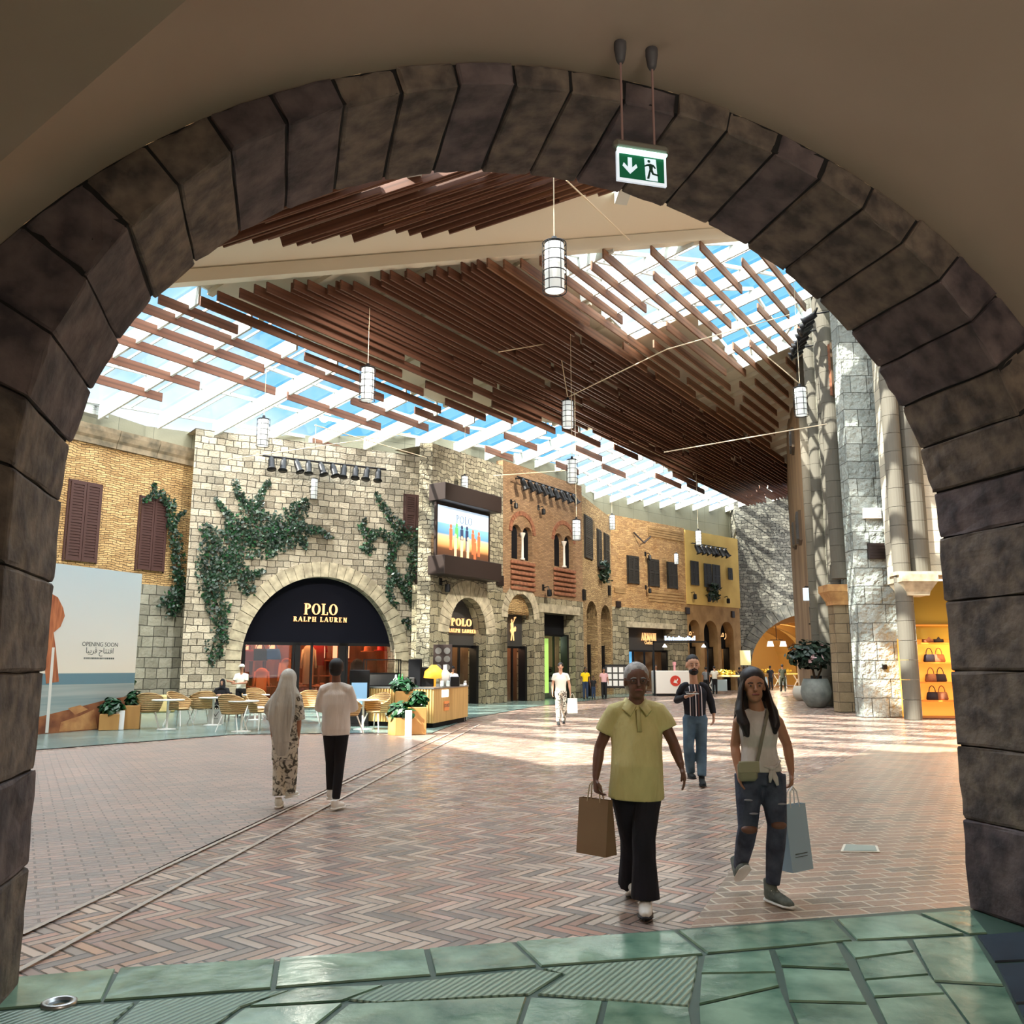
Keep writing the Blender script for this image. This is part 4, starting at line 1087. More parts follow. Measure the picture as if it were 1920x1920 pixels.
# Polo shop room behind wall 1
pc = (POLO['s0']+POLO['s1'])/2; pw = POLO['s1']-POLO['s0']
ysill = W1.W(597, 1205, -.5)[1]
room = thing('clothes_shop', 'big arched clothes shop under the black POLO sign in the pale stone house', 'shop', M=FR(W1, pc, 0))
m = MB()
m.box(-pw/2-1.5, -pw/2-1.4, .85, 6, 0, 4.6).box(pw/2+1.4, pw/2+1.5, .85, 6, 0, 4.6).box(-pw/2-1.5, pw/2+1.5, 6, 6.1, 0, 4.6)
part(m, 'inner_walls', M_['shopwood'], room)
m = MB(); m.box(-pw/2-1.5, pw/2+1.5, .2, 6, .0, .03); part(m, 'shop_floor', M_['shopfloor'], room)
m = MB(); m.box(-pw/2-1.5, pw/2+1.5, .85, 6, 4.5, 4.6); part(m, 'shop_ceiling', plain('shop_ceiling', rgb(190,150,120), .8), room)
# dark sign lunette
hz = POLO['zt']; zs = ysill
n_ = 28; pts = []
an0 = math.asin(max(0, min(1, (zs-POLO['zs'])/(hz-POLO['zs']))))
for i in range(n_+1):
    an = an0 + (PI-2*an0)*i/n_; pts.append((-pw/2*1.0*math.cos(an), POLO['zs'] + (hz-POLO['zs'])*math.sin(an)))
m = MB(); m.prism(pts, .5, .62); part(m, 'sign_panel', M_['navy'], room)
s_, z_ = W1.W(601, 1154, -.45); M0 = FR(W1, s_, z_, -.45)
w1 = W1.W(634, 1150, -.45)[0] - W1.W(569, 1150, -.45)[0]
lh = W1.W(601, 1132, -.45)[1] - W1.W(601, 1153, -.45)[1]
o = letters('POLO', FR(W1, s_, W1.W(601,1153,-.45)[1], -.45), lh, M_['gold'], 'letters_polo', None, T=.2, gap=.1, squeeze=abs(w1)/(3.47*lh)); setp(o, room)
w1 = W1.W(650, 1160, -.45)[0] - W1.W(549, 1160, -.45)[0]; lh = (W1.W(600, 1157, -.45)[1] - W1.W(600, 1166, -.45)[1])
o = letters('RALPH LAUREN', FR(W1, s_, W1.W(600,1166,-.45)[1], -.45), lh, M_['gold'], 'letters_ralph_lauren', None, T=.2, gap=.2, squeeze=abs(w1)/(11.0*lh)); setp(o, room)
# mullions, doors and panes
m = MB()
def mul(px, w=.14): s = (W1.W(px, 1260, -.55)[0]-pc); s = s * (1 if FR(W1,0)[0][0]*W1.d.x > 0 else -1); m.box(s-w/2, s+w/2, .5, .64, 0, zs)
for px, w in ((556, .22), (583, .08), (640, .30), (649,.1), (735, .14), (455, .12), (548,.08)): mul(px, w)
m.box(-pw/2, pw/2, .5, .64, zs-.12, zs); m.box(-pw/2, pw/2, .5, .64, 0, .12)
part(m, 'door_frame', M_['black'], room)
m = MB(); m.add([(-pw/2, .57, .1), (pw/2, .57, .1), (pw/2, .57, zs), (-pw/2, .57, zs)], [(0,1,2,3)]); part(m, 'shop_glass', M_['shopglass'], room)
# shelf wall with lit niches
m = MB(); lit = MB()
sgn = 1
for i in range(10):
    x = -pw/2 + .3 + i*(pw-.6)/10
    if 3.2 < i < 5.6: continue
    m.box(x-.04, x+.04, 4.2, 4.9, 0, 3.3)
    lit.box(x+.12, x+(pw-.6)/10-.12, 4.86, 4.9, 2.05, 2.95)
for z in (.6, 1.2, 1.9, 3.05): m.box(-pw/2, -pw/2+pw*.36, 4.2, 4.95, z, z+.06).box(pw/2-pw*.42, pw/2, 4.2, 4.95, z, z+.06)
part(m, 'display_shelf', M_['shopwood'], room)
part(lit, 'lit_niche', plain('lit_niche', rgb(255,196,150), .6, emis=.9), room)
def box_thing(W, s, off, z, w, d, h, mat, name, label, cat, group=None, bev=.05):
    t = MB(); t.bbox(-w/2, w/2, -d/2, d/2, 0, h, bev); o = t.build(name, mat); o.matrix_world = FR(W, s, z, off); tag(o, label, cat, group); return o
sx1 = lambda px: W1.W(px, 1260, -2.0)[0]
red = plain('red_cloth', rgb(196,30,34), .8); blu = plain('blue_bag', rgb(40,120,200), .6); dk = plain('dark_cloth', rgb(36,28,40), .8); org = plain('orange_cloth', rgb(226,110,50), .7); crm = plain('cream_cloth', rgb(226,190,150), .8)
def garment(W, s, off, z, w, h, mat, label, group):
    t = MB(); t.tube([(0,0,0), (0,0,h*.55), (0,0,h*.86), (0,0,h*.97), (0,0,h)], [(w*.42,.1),(w*.40,.12),(w*.5,.12),(w*.3,.08),(w*.1,.04)], 12, ref=(1,0,0))
    t.tube([(-w*.42,0,h*.88), (-w*.56,0,h*.4)], [.07,.05], 8).tube([(w*.42,0,h*.88), (w*.56,0,h*.4)], [.07,.05], 8)
    o = t.build('hanging_garment', mat, smooth=True); o.matrix_world = FR(W, s, z, off); tag(o, label, 'clothing', group); return o
def bag(W, s, off, z, w, h, mat, label, group):
    r = thing('handbag', label, 'bag', M=FR(W, s, z, off), group=group)
    t = MB(); t.tube([(0,0,0),(0,0,h*.15),(0,0,h*.8),(0,0,h)], [(w*.44,.09),(w*.5,.12),(w*.42,.1),(w*.36,.05)], 12, ref=(1,0,0)); part(t, 'bag_body', mat, r, True)
    t = MB(); t.tube([(w*.25*math.cos(a), 0, h*.95+.22*math.sin(a)) for a in [PI*i/8 for i in range(9)]], .015, 6); part(t, 'bag_handle', mat, r)
gB = 'bags in the window of the arched clothes shop'
bag(W1, sx1(463), -2.0, 1.9, .62, .45, red, 'red bag at the left edge of the lit shop window', gB)
bag(W1, sx1(486), -2.0, 1.9, .7, .5, dk, 'black bag beside the blue one in the lit shop window', gB)
bag(W1, sx1(510), -2.0, 1.95, .72, .45, blu, 'bright blue bag in the lit shop window', gB)
bag(W1, sx1(532), -2.2, 2.6, .4, .35, dk, 'small black bag on the higher shelf of the lit shop window', gB)
gG = 'garments inside the arched clothes shop'
garment(W1, sx1(612), -3.4, 1.7, .75, 1.5, red, 'red jacket hanging behind the shop door', gG)
garment(W1, sx1(590), -3.0, .9, .6, 1.7, crm, 'cream jacket on the left behind the shop door', gG)
garment(W1, sx1(533), -1.7, .4, .6, 1.6, org, 'orange top on a stand in the left shop window', gG)
garment(W1, sx1(497), -2.6, .3, .6, 1.3, org, 'orange top low down in the left shop window', gG)
garment(W1, sx1(670), -2.0, .5, .6, 1.5, dk, 'dark blouse on the right of the shop door', gG)
m = MB(); m.lathe([(.3,0),(.31,.04),(.17,.05),(.16,.2),(.12,.26),(.02,.27)], 16); hat = m.build('sun_hat', plain('red_hat', rgb(230,40,30), .7), smooth=True); hat.matrix_world = FR(W1, sx1(713), 2.35, -2.0); tag(hat, 'bright red hat in the right window of the arched clothes shop', 'hat')
m = MB(); m.lathe([(.3,0),(.31,.04),(.17,.05),(.16,.2),(.12,.26),(.02,.27)], 16); hat = m.build('sun_hat', org, smooth=True); hat.matrix_world = FR(W1, sx1(688), 2.3, -2.0); tag(hat, 'brown orange hat in the right window of the arched clothes shop', 'hat')
for px in (500, 560, 620, 690):
    t = MB(); t.bbox(-.55, .55, -.35, .35, .72, .8, .02); 
    for a in (-.45, .45):
        for b in (-.28, .28): t.box(a-.03, a+.03, b-.03, b+.03, 0, .72)
    for j in range(4): t.bbox(-.4+.22*j, -.24+.22*j, -.12, .12, .8, .86+.05*(j % 2), .02)
    o = t.build('display_table', M_['shopwood']); o.matrix_world = FR(W1, sx1(px), .03, -2.9); tag(o, 'wooden display table inside the arched clothes shop', 'table', 'display tables in the arched clothes shop')
for x in (-2.2, 0.1, 2.3):
    P = FR(W1, pc, 0) @ Vector((x, 2.6, 4.1)); glow('shop_light', P, 130, (1.0,.55,.30), .3)
# ---- dark shopfronts in the arcade (wall 2)
def front(W, d, poly, label, zlo, back=-.7, glow_c=(1,.7,.4), power=60, litmat=None, mull=(), sign=None, name='shop_front'):
    c = (d['s0']+d['s1'])/2; r = thing(name, label, 'shop front', M=FR(W, c, 0)); w = (d['s1']-d['s0'])
    inv = r.matrix_world.inverted()
    if poly: P = [((inv @ W.pt(s, z)).x, z) for s, z in poly if z >= zlo - 1e-3]
    else: P = [(-w/2, zlo), (-w/2, d['zt']), (w/2, d['zt']), (w/2, zlo)]
    xs = [p[0] for p in P]; P = [(min(xs), zlo)] + sorted(P, key=lambda p: p[0]) + [(max(xs), zlo)] if poly else P
    m = MB(); m.prism(P, -back, -back+.08); part(m, 'sign_panel', M_['grey_panel'] if sign != 'black' else M_['blackmatte'], r)
    m = MB(); f = .09
    m.box(-w/2, -w/2+f, -back, -back+.1, 0, zlo).box(w/2-f*2, w/2, -back-.3, -back+.1, 0, zlo).box(-w/2, w/2, -back, -back+.1, zlo-.1, zlo)
    for x in mull: m.box(x*w-.04, x*w+.04, -back, -back+.1, 0, zlo)
    part(m, 'door_frame', M_['black'], r)
    m = MB(); m.add([(-w/2, -back+.05, 0), (w/2, -back+.05, 0), (w/2, -back+.05, zlo), (-w/2, -back+.05, zlo)], [(0,1,2,3)]); part(m, 'shop_glass', M_['shopglass'], r)
    m = MB(); m.box(-w/2-.1, w/2+.1, -back+1.7, -back+1.8, 0, 4.4).box(-w/2-.2, -w/2-.1, 1.02, -back+1.8, 0, 4.4).box(w/2+.1, w/2+.2, 1.02, -back+1.8, 0, 4.4).box(-w/2-.2, w/2+.2, 1.02, -back+1.8, 4.3, 4.4)
    part(m, 'inner_walls', litmat or plain('inner_dark', rgb(110,84,60), .8), r)
    P = FR(W, c, 0) @ Vector((0, -back+1.1, 2.9)); glow('shop_light', P, power, glow_c, .3)
    return r, w
r, w = front(W2, A1, arch_poly(A1['s0'], A1['s1'], 0, A1['zs'], A1['zt']), 'arched shop window lettered POLO in the grey rubble bay', W2.W(870, 1210, -.7)[1], mull=(.12,), power=90)
s_, z_ = W2.W(864, 1174, -.62); lh = (W2.W(864, 1158, -.62)[1] - z_)*.9
o = letters('POLO', FR(W2, s_, z_, -.62), lh, M_['gold'], 'letters_polo', T=.2, gap=.1, squeeze=abs(W2.W(844,1170,-.62)[0]-W2.W(884,1170,-.62)[0])/(3.47*lh)); setp(o, r)
lh2 = W2.W(864, 1179, -.62)[1] - W2.W(864, 1186, -.62)[1]
o = letters('RALPH LAUREN', FR(W2, W2.W(866,1185,-.62)[0], W2.W(866, 1186.5, -.62)[1], -.62), lh2, M_['gold'], 'letters_ralph_lauren', T=.2, gap=.2, squeeze=abs(W2.W(840,1180,-.62)[0]-W2.W(893,1180,-.62)[0])/(11.0*lh2)); setp(o, r)
m = MB(); m.prism([(-.5,1.2),(.1,2.6),(.7,2.6),(.9,.6),(.2,.2)], 1.6, 1.75); part(m, 'window_display_panel', plain('khaki_poster', rgb(190,170,120), .7), r)
d2 = dict(A2); d2['zt'] = W2.W(975, 1146)[1]
r, w = front(W2, d2, None, 'narrow black shop door with a gold polo player under a brick tympanum', W2.W(975, 1212, -.7)[1], sign='x', mull=(.15,), power=70, glow_c=(1,.5,.3))
# gold polo player emblem
m = MB(); s_, z_ = W2.W(960, 1180, -.62); u = (W2.W(960, 1158, -.62)[1] - W2.W(960, 1201, -.62)[1])
E = FR(W2, s_, W2.W(960, 1201, -.62)[1], -.62)
m.prism([(-.12*u,.0),(-.06*u,.28*u),(-.16*u,.42*u),(-.1*u,.56*u),(.14*u,.56*u),(.2*u,.44*u),(.1*u,.34*u),(.14*u,.0),(.08*u,.0),(.03*u,.26*u),(-.01*u,.26*u),(-.06*u,.0)], -.03, 0, E)
m.prism([(-.1*u,.5*u),(-.14*u,.72*u),(-.04*u,.82*u),(.06*u,.74*u),(.08*u,.54*u)], -.04, 0, E)
m.ball((-.05*u, -.02, .86*u), (.06*u,.02,.07*u), E)
m.prism([(.02*u,.72*u),(.06*u,.76*u),(.22*u,.98*u),(.19*u,1.0*u)], -.04, 0, E).prism([(.16*u,.94*u),(.14*u,1.02*u),(.28*u,1.05*u),(.28*u,1.0*u)], -.04, 0, E)
m.prism([(.12*u,.5*u),(.22*u,.62*u),(.28*u,.56*u),(.24*u,.4*u),(.18*u,.42*u)], -.04, 0, E)
setp(m.build('polo_player_emblem', M_['gold']), r)
garment(W2, W2.W(962, 1240, -2)[0], -1.6, .9, .6, 1.5, org, 'orange coat lit inside the narrow shop door', 'garments inside the narrow shop')
d3 = dict(A3)
r, w = front(W2, d3, None, 'square shop window with a bright green panel left of the two slender arches', W2.W(1045, 1190, -.7)[1], sign='black', mull=(.18,), power=60, glow_c=(.8,1,.7))
m = MB(); z3 = W2.W(1045, 1190, -.7)[1]
m.box(-w/2+.05, w*.2, .72, .74, z3-.0, z3+1.25); part(m, 'green_fascia', plain('green_fascia', rgb(92,130,70), .6), r)
m = MB(); m.box(-w/2+.1, w*.2, 1.1, 1.14, .3, z3-.2); part(m, 'bright_screen', plain('bright_green_screen', rgb(176,220,110), .5, emis=.9), r)
for B, l in ((B1, 'taller left slender arch shopfront in the tan rubble wall'), (B2, 'right slender arch shopfront in the tan rubble wall')):
    front(W3, B, arch_poly(B['s0'], B['s1'], 0, B['zs'], B['zt']), l, 2.9, sign='black', power=40, glow_c=(1,.6,.35))
d4 = dict(SH); d4['zt'] = SH['z1']
r, w = front(W4, d4, None, 'wide grey shopfront lettered ARMANI in the orange house', W4.W(1205, 1219, -.7)[1], mull=(-.2,.05,.25), power=50)
s_, z_ = W4.W(1216, 1201, -.6); lh = W4.W(1216, 1187, -.6)[1]-z_
o = letters('ARMANI', FR(W4, s_, z_, -.6), lh, M_['gold'], 'letters_armani', T=.16, gap=.06, squeeze=abs(W4.W(1202,1190,-.6)[0]-W4.W(1230,1190,-.6)[0])/(5.0*lh)); setp(o, r)
plaintext('Outlet', FR(W4, s_, W4.W(1216,1208,-.6)[1], -.6), .32, M_['gold'], 'letters_small', r)
m = MB(); sc_ = W4.W(1196, 1232, -1.2); m.box(-.75, .75, 1.2, 1.25, .9, 2.6)
mm_ = m.build('window_screen', plain('blue_screen', rgb(90,180,240), .5, emis=.9)); mm_.parent = r; mm_.location = (-w*.27, 0, 0)
AR = "\uFEF2\uFEE7\uFE8E\uFEE3\uFEAD\uFE8D"
for i, (c, l) in enumerate(zip(C3, ('left arch with a lit Arabic sign under the yellow house', 'middle unlit arch under the yellow house', 'right arch with a lit Arabic sign under the yellow house'))):
    r, w = front(W5, c, arch_poly(c['s0'], c['s1'], 0, c['zs'], c['zt']), l, 3.0, sign='black', power=40)
    if i != 1: plaintext(AR, FR(W5, (c['s0']+c['s1'])/2, 3.75, -.55), .8, M_['gold'], 'letters_arabic', r)
# right hand lit shop
RS = thing('lit_shop_window', 'orange lit shop window with shelves of bags right of the great pillar', 'shop front', M=FR(WS, 1.6, 0))
zz_ = WS.W(1760, 1196)[1]
m = MB(); m.box(-1.3, 5, 1.6, 1.7, 0, zz_).box(-1.3, -1.2, .3, 1.6, 0, zz_); part(m, 'back_wall', plain('orange_lit_wall', rgb(255,176,70), .6, emis=.55), RS)
m = MB()
for z in (.5, 1.1, 1.75, 2.4, 3.0): m.box(-1.1, 4.5, 1.2, 1.6, z, z+.05)
part(m, 'display_shelf', plain('orange_shelf', rgb(226,140,50), .5, emis=.15), RS)
m = MB(); m.box(-1.3, 5, 1.3, 1.8, zz_, zsh); part(m, 'brick_lintel', masonry('olive_brick', rgb(176,150,60), rgb(150,126,44), rgb(90,70,24), .6, .5), RS)
m = MB(); m.box(-1.3, 5, .2, 1.7, 0, .03); part(m, 'shop_floor', M_['shopfloor'], RS)
glow('shop_light', WS.pt(2.2, zz_-.4, -.6), 60, (1,.6,.2), .3)
k = 0
lbl = {0: 'lowest shelf', 1: 'second shelf', 2: 'third shelf', 3: 'fourth shelf'}
for i, z in enumerate((.55, 1.15, 1.8, 2.45)):
    for j, px in enumerate((1748, 1766)):
        bag(WS, WS.W(px, 1300, -1.4)[0], -1.4, z, .42, .26, (dk, M_['terracotta'])[(i+j) % 2], '%s bag on the %s of the orange lit shop, %s' % ('black' if (i+j) % 2 == 0 else 'brown', lbl[i], 'nearer the pillar' if j == 0 else 'farther from the pillar'), 'bags on the orange lit shelves')

# ================================================================== AD SCREEN BOX
sc = thing('advert_screen', 'lit advert screen lettered POLO between dark brown boxes on the grey bay', 'screen', M=FR(W2, W2.W(888, 990)[0], 0))
inv = sc.matrix_world.inverted()
def wx(px, py, off): s, z = W2.W(px, py, off); return (inv @ W2.pt(s, z, off)).x, z
x0, zt_ = wx(835, 915, .9); x1, _ = wx(941, 945, .9); _, zb_ = wx(888, 948, .9); zt_ = wx(888, 928, .9)[1]
zl1 = wx(888, 1056, .9)[1]; zl0 = wx(888, 1072, .9)[1]
top_h = .75
m = MB(); m.bbox(x0, x1, -.9, .0, zt_-top_h+.25, zt_+.25, .02); part(m, 'upper_box', M_['brown_metal'], sc)
m = MB(); m.bbox(x0, x1, -.9, .0, zl0-.25, zl0+.55, .02); part(m, 'lower_box', M_['brown_metal'], sc)
xa, xb = x0+.12, wx(914, 1000, .35)[0]; za_, zb_ = zl0+.5, zt_-top_h+.2
m = MB(); m.box(xa-.1, xa, -.42, -.3, za_, zb_).box(xb, xb+.1, -.42, -.3, za_, zb_).box(xa-.1, xb+.1, -.42, -.3, zb_-.1, zb_); part(m, 'screen_frame', M_['brown_metal'], sc)
m = MB(); m.box(xa, xb, -.40, -.3, za_, zb_-.1)
def adv():
    m_, n, b = newmat('advert_sky'); L = n.links
    tc = n.nodes.new('ShaderNodeTexCoord'); sp = n.nodes.new('ShaderNodeSeparateXYZ'); L.new(tc.outputs['Generated'], sp.inputs[0])
    r = n.nodes.new('ShaderNodeValToRGB'); e = r.color_ramp.elements; e[0].color = rgb(60,40,30); e[1].color = rgb(190,214,234)
    for p, c in ((.18, rgb(96,60,36)), (.26, rgb(214,150,90)), (.42, rgb(230,190,140)), (.47, rgb(90,140,176)), (.66, rgb(120,170,204)), (.68, rgb(206,222,236))):
        q = e.new(p); q.color = c
    L.new(sp.outputs[2], r.inputs['Fac']); L.new(r.outputs[0], b.inputs['Base Color']); L.new(r.outputs[0], b.inputs['Emission Color']); b.inputs['Emission Strength'].default_value = .7
    return m_
part(m, 'screen_picture', adv(), sc)
hh = zb_-za_; ww = xb-xa; m = {}
for k, (fx, fz, c) in enumerate(((.25,.38,'o'),(.36,.42,'g'),(.46,.40,'d'),(.56,.40,'d'),(.68,.36,'o'),(.80,.34,'o'),(.34,.22,'w'),(.46,.20,'w'),(.58,.20,'w'),(.72,.20,'o'))):
    b = m.setdefault(c, MB()); X = xa+ww*fx; Z = za_+hh*fz
    b.box(X-.1, X+.1, -.415, -.40, Z-.05, Z+.42).ball((X, -.41, Z+.52), (.08, .01, .1)); b.box(X-.08, X-.01, -.413, -.40, Z-.5, Z).box(X+.01, X+.08, -.413, -.40, Z-.5, Z)
for c, col in (('o', rgb(240,100,60)), ('g', rgb(90,190,90)), ('d', rgb(40,50,80)), ('w', rgb(250,210,150))): part(m[c], 'pictured_people', plain('ad_'+c, col, .6, emis=.7), sc)
o = letters('POLO', sc.matrix_world @ Matrix.Translation((xa+ww*.5, -.41, zb_-.72)), .34, plain('ad_grey', rgb(110,130,150), .6), 'letters_polo', T=.12, d=.01); setp(o, sc)

# ================================================================== SPOTLIGHT BARS
def spotbar(W, x0, y0, x1, y1, n, label, off=.55, dn=(0, -.3, -.9), size=1.0):
    a = W.pt(*W.W(x0, y0, off), off); b = W.pt(*W.W(x1, y1, off), off); mid = (a+b)/2; d = b-a
    x = Vector((d.x, d.y, 0)).normalized(); z = Vector((0,0,1)); y = z.cross(x)
    if y.dot(-W.n) < 0: x = -x; y = -y
    Mx = Matrix((x, y, z)).transposed().to_4x4(); Mx.translation = mid
    t = thing('spotlight_bar', label, 'stage lights', M=Mx, group='black spotlight bars'); L = d.length
    m = MB(); m.tube([(-L/2-.1, 0, 0), (L/2+.1, 0, 0)], .04, 8)
    for s in (-L*.4, 0, L*.4): m.tube([(s, 0, 0), (s, off, .1)], .03, 6)
    part(m, 'rail', M_['black'], t)
    for k in range(n):
        s = -L/2 + L*(k+.5)/n; m = MB(); v = Vector(dn) + Vector((rnd.uniform(-.25,.25), 0, rnd.uniform(-.1,.1))); v.normalize(); q = Vector((s, -.02, -.1)); r = .17*size
        m.tube([(s,0,0), (s,0,-.14)], .025, 6)
        m.tube([q - v*.05, q + v*.1*size, q + v*.42*size, q + v*.5*size, q+v*.52*size], [r*.55, r*.8, r*.8, r*1.15, r*1.15], 12)
        part(m, 'spotlight_head', M_['black'], t, True)
    return t
spotbar(W1, 497, 852, 720, 882, 10, 'long black bar of spotlights high on the pale stone house')
spotbar(W2, 972, 896, 1078, 926, 9, 'black bar of spotlights near the top of the red brick bay', dn=(.35,-.3,-.8))
spotbar(W5, 1300, 1016, 1361, 1031, 7, 'black bar of spotlights on the yellow plaster house', dn=(.2,-.3,-.8), size=1.2)
spotbar(WR[0], 1531, 578, 1502, 660, 8, 'black bar of spotlights high on the sunlit right wall', dn=(-.1,-.8,-.4), off=.9)

# ================================================================== LANTERNS
M_['lantern_glass'] = plain('frosted_lantern_glass', rgb(236,240,238), .25, emis=.35, alpha=.72)
M_['bulb'] = plain('lantern_bulb', rgb(255,248,232), .4, emis=2.5)
def lantern(label, px, pyt, pyb, Y=None, H=1.15, ratio=.40, hook=None, W=None, group='caged glass lanterns hanging in the square', proto=[None]):
    a = AT(px, pyt, 10); b = AT(px, pyb, 10)
    if Y is None: Y = 10*H/(a.z-b.z)
    base = AT(px, pyb, Y); Hh = AT(px, pyt, Y).z - base.z
    if proto[0] is None:
        t = thing('caged_lantern', label, 'lantern', (0,0,0), group=group)
        m = MB(); m.lathe([(.185, .03), (.19, .5), (.185, .97), (.18,.97), (.18,.03)], 20); part(m, 'glass_cylinder', M_['lantern_glass'], t, True)
        m = MB()
        for z in (.01, .2, .4, .6, .8, .99):
            R_ = .225; m.tube([(R_*math.cos(2*PI*k/20), R_*math.sin(2*PI*k/20), z) for k in range(21)], .011, 5, cap=False)
        for k in range(6): an = 2*PI*k/6; m.tube([(.225*math.cos(an), .225*math.sin(an), 0), (.225*math.cos(an), .225*math.sin(an), 1)], .009, 5)
        part(m, 'wire_cage', M_['black'], t)
        m = MB(); m.lathe([(.19, .985), (.19, 1.01), (.06, 1.05), (.05, 1.13), (.015, 1.15)], 14); part(m, 'lantern_cap', M_['black'], t, True)
        m = MB(); m.ball((0,0,.5), (.05,.05,.22), seg=8, rings=6); part(m, 'bulb', M_['bulb'], t, True)
        proto[0] = t
        t.location = base; t.scale = (Hh,)*3; return t
    return dup(proto[0], loc=base, rotz=rnd.uniform(0,1), label=label, scale=(Hh,)*3)
LN = {}
for k, a in dict(
    near=('largest hanging lantern, right under the white roof beam', 1040, 456, 548, None, 1.15),
    left=('lantern hanging before the left skylight and its wooden slats', 688, 690, 752, None, 1.15),
    mid=('lantern on cables in front of the dense wooden slats at centre', 1065, 752, 803, None, 1.15),
    polo_l=('lantern in front of the left top corner of the pale stone house', 492, 786, 837, 31.5, 1.15),
    polo_m=('lantern above the POLO arch between two ivy masses', 587, 898, 937, 37.0, 1.15),
    scr=('lantern in front of the upper box of the advert screen', 871, 893, 925, 38.5, 1.15),
    sky=('lantern against the skylight above the corner of the brick bay', 1073, 862, 906, 33.0, 1.15),
    b1=('lantern just left of the tall narrow shutters on the tan wall', 1081, 975, 1013, 38.0, 1.15),
    b2=('lantern at the corner where the tan and orange houses meet', 1148, 966, 993, 50.0, 1.15),
    y1=('lantern in front of the spotlight bar on the yellow house', 1310, 995, 1022, 54.0, 1.15),
    r1=('lantern before the brown right wall by the roof', 1503, 727, 780, None, 1.15)).items():
    LN[k] = lantern(*a)
def cable(name, pts, label, r=.02, group='pale cables strung across the square'):
    m = MB(); m.tube(pts, r, 6); o = m.build(name, M_['cable']); tag(o, label, 'cable', group); return o
top = lambda k: LN[k].location + Vector((0,0,LN[k].scale[2]*1.14))
cable('hanging_cable', [top('near'), Vector((top('near').x, top('near').y, 17.5))], 'thin vertical wire from which the largest lantern hangs', .012)
cable('hanging_cable', [top('mid'), top('mid')+Vector((-.35, 0, 2.4))], 'thin upright cable over the centre lantern')
t_ = top('mid')
cable('hanging_cable', [t_+Vector((-.35,0,2.4)), AT(935, 660, 30)], 'short cable from the centre lantern wire to the slats at left')
cable('hanging_cable', [t_, AT(1250, 655, 30), AT(1480, 590, 34)], 'long cable rising right from the centre lantern to the right wall')
cable('hanging_cable', [AT(425, 862, 33.5), AT(770, 812, 33)], 'pale cable crossing in front of the pale stone house, rising right')
cable('hanging_cable', [AT(590, 797, 33), AT(800, 858, 36)], 'pale cable falling right towards the grey rubble bay')
cable('hanging_cable', [AT(1245, 848, 34), AT(1550, 795, 31)], 'pale cable rising right to the grey stone of the right wall')
cable('hanging_cable', [top('r1'), AT(1440, 670, 33)], 'short cable holding the lantern by the brown right wall')
cable('hanging_cable', [AT(1062, 338, 21), AT(1180, 450, 27)], 'thin cable falling right in front of the white beam')
cable('hanging_cable', [AT(925, 892, 40), AT(1060, 882, 40)], 'faint cable above the red brick bay')
for k in ('left', 'polo_l', 'polo_m', 'scr', 'sky', 'b1', 'b2', 'y1', 'r1'):
    P = top(k); cable('hanging_cable', [P, Vector((P.x, P.y, RZ(P.x, P.y)-.05))], 'thin wire above a hanging lantern', .009, 'thin wires above the lanterns')

# ================================================================== SMALL WALL FITTINGS
def sconce(W, px, py, label, s=1.0):
    sp_, z = W.W(px, py, .1); t = thing('wall_spotlight', label, 'wall light', M=FR(W, sp_, z), group='small black wall lights on the facades')
    m = MB(); m.bbox(-.06*s, .06*s, -.05, .02, .1*s, .34*s, .01); part(m, 'mounting_plate', M_['black'], t)
    m = MB(); m.tube([(0,0,.2*s), (0,-.25*s,.25*s), (0,-.3*s,.1*s)], .02*s, 6).lathe([(.09*s, 0), (.1*s, -.22*s), (.07*s, -.26*s)], 10, c=(0,-.3*s,.12*s)); part(m, 'lamp_head', M_['black'], t)
for a in ((W2, 829, 1103, 'small wall light left of the arched window lettered POLO', 1.3), (W2, 961, 949, 'small wall light left of the twin window on the brick bay', 1), (W2, 1012, 960, 'small wall light between the two twin windows', 1.1), (W2, 1021, 1112, 'small wall light above the square shop window', 1.3),
          (W4, 1212, 1046, 'small wall light between the first two shutters of the orange house', 1.2), (W4, 1213, 1108, 'small wall light under the shutters of the orange house', 1.1),
          (W5, 1296.5, 1119, 'left of the small wall lights under the yellow plaster', 1.3), (W5, 1323.5, 1124, 'middle of the small wall lights under the yellow plaster', 1.3), (W5, 1359, 1127, 'right of the small wall lights under the yellow plaster', 1.3)):
    sconce(*a)
def wallbox(W, x0, y0, x1, y1, mat, name, label, cat, d=.12, group=None, pry=None):
    a, b, z0, z1 = W.rect(x0, y0, x1, y1, d); 
    if pry: m_ = (a+b)/2; a, b = m_-pry/2, m_+pry/2
    m = MB(); w, h = b-a, z1-z0; m.bbox(-w/2, w/2, -d, 0, 0, h, .01)
    for j in range(5): m.box(-w/2+.03, w/2-.03, -d-.012, -d, h*(j+.25)/5.2, h*(j+.7)/5.2)
    o = m.build(name, mat); o.matrix_world = FR(W, (a+b)/2, z0); tag(o, label, cat, group); return o
gV = 'dark square vent grilles'
wallbox(W1, 779, 1072, 798, 1094, M_['brown_metal'], 'wall_vent', 'dark square vent among the ivy right of the POLO arch', 'vent', group=gV)
wallbox(W2, 934, 1079, 945, 1098, M_['brown_metal'], 'wall_vent', 'dark square vent right under the advert screen', 'vent', group=gV)
wallbox(W4, 1157, 1127, 1165, 1139, M_['brown_metal'], 'wall_vent', 'dark square vent left of the grey shopfront sign', 'vent', group=gV)
wallbox(W5, 1287, 1139, 1294, 1151, M_['brown_metal'], 'wall_vent', 'dark square vent left above the arches of the yellow house', 'vent', group=gV)
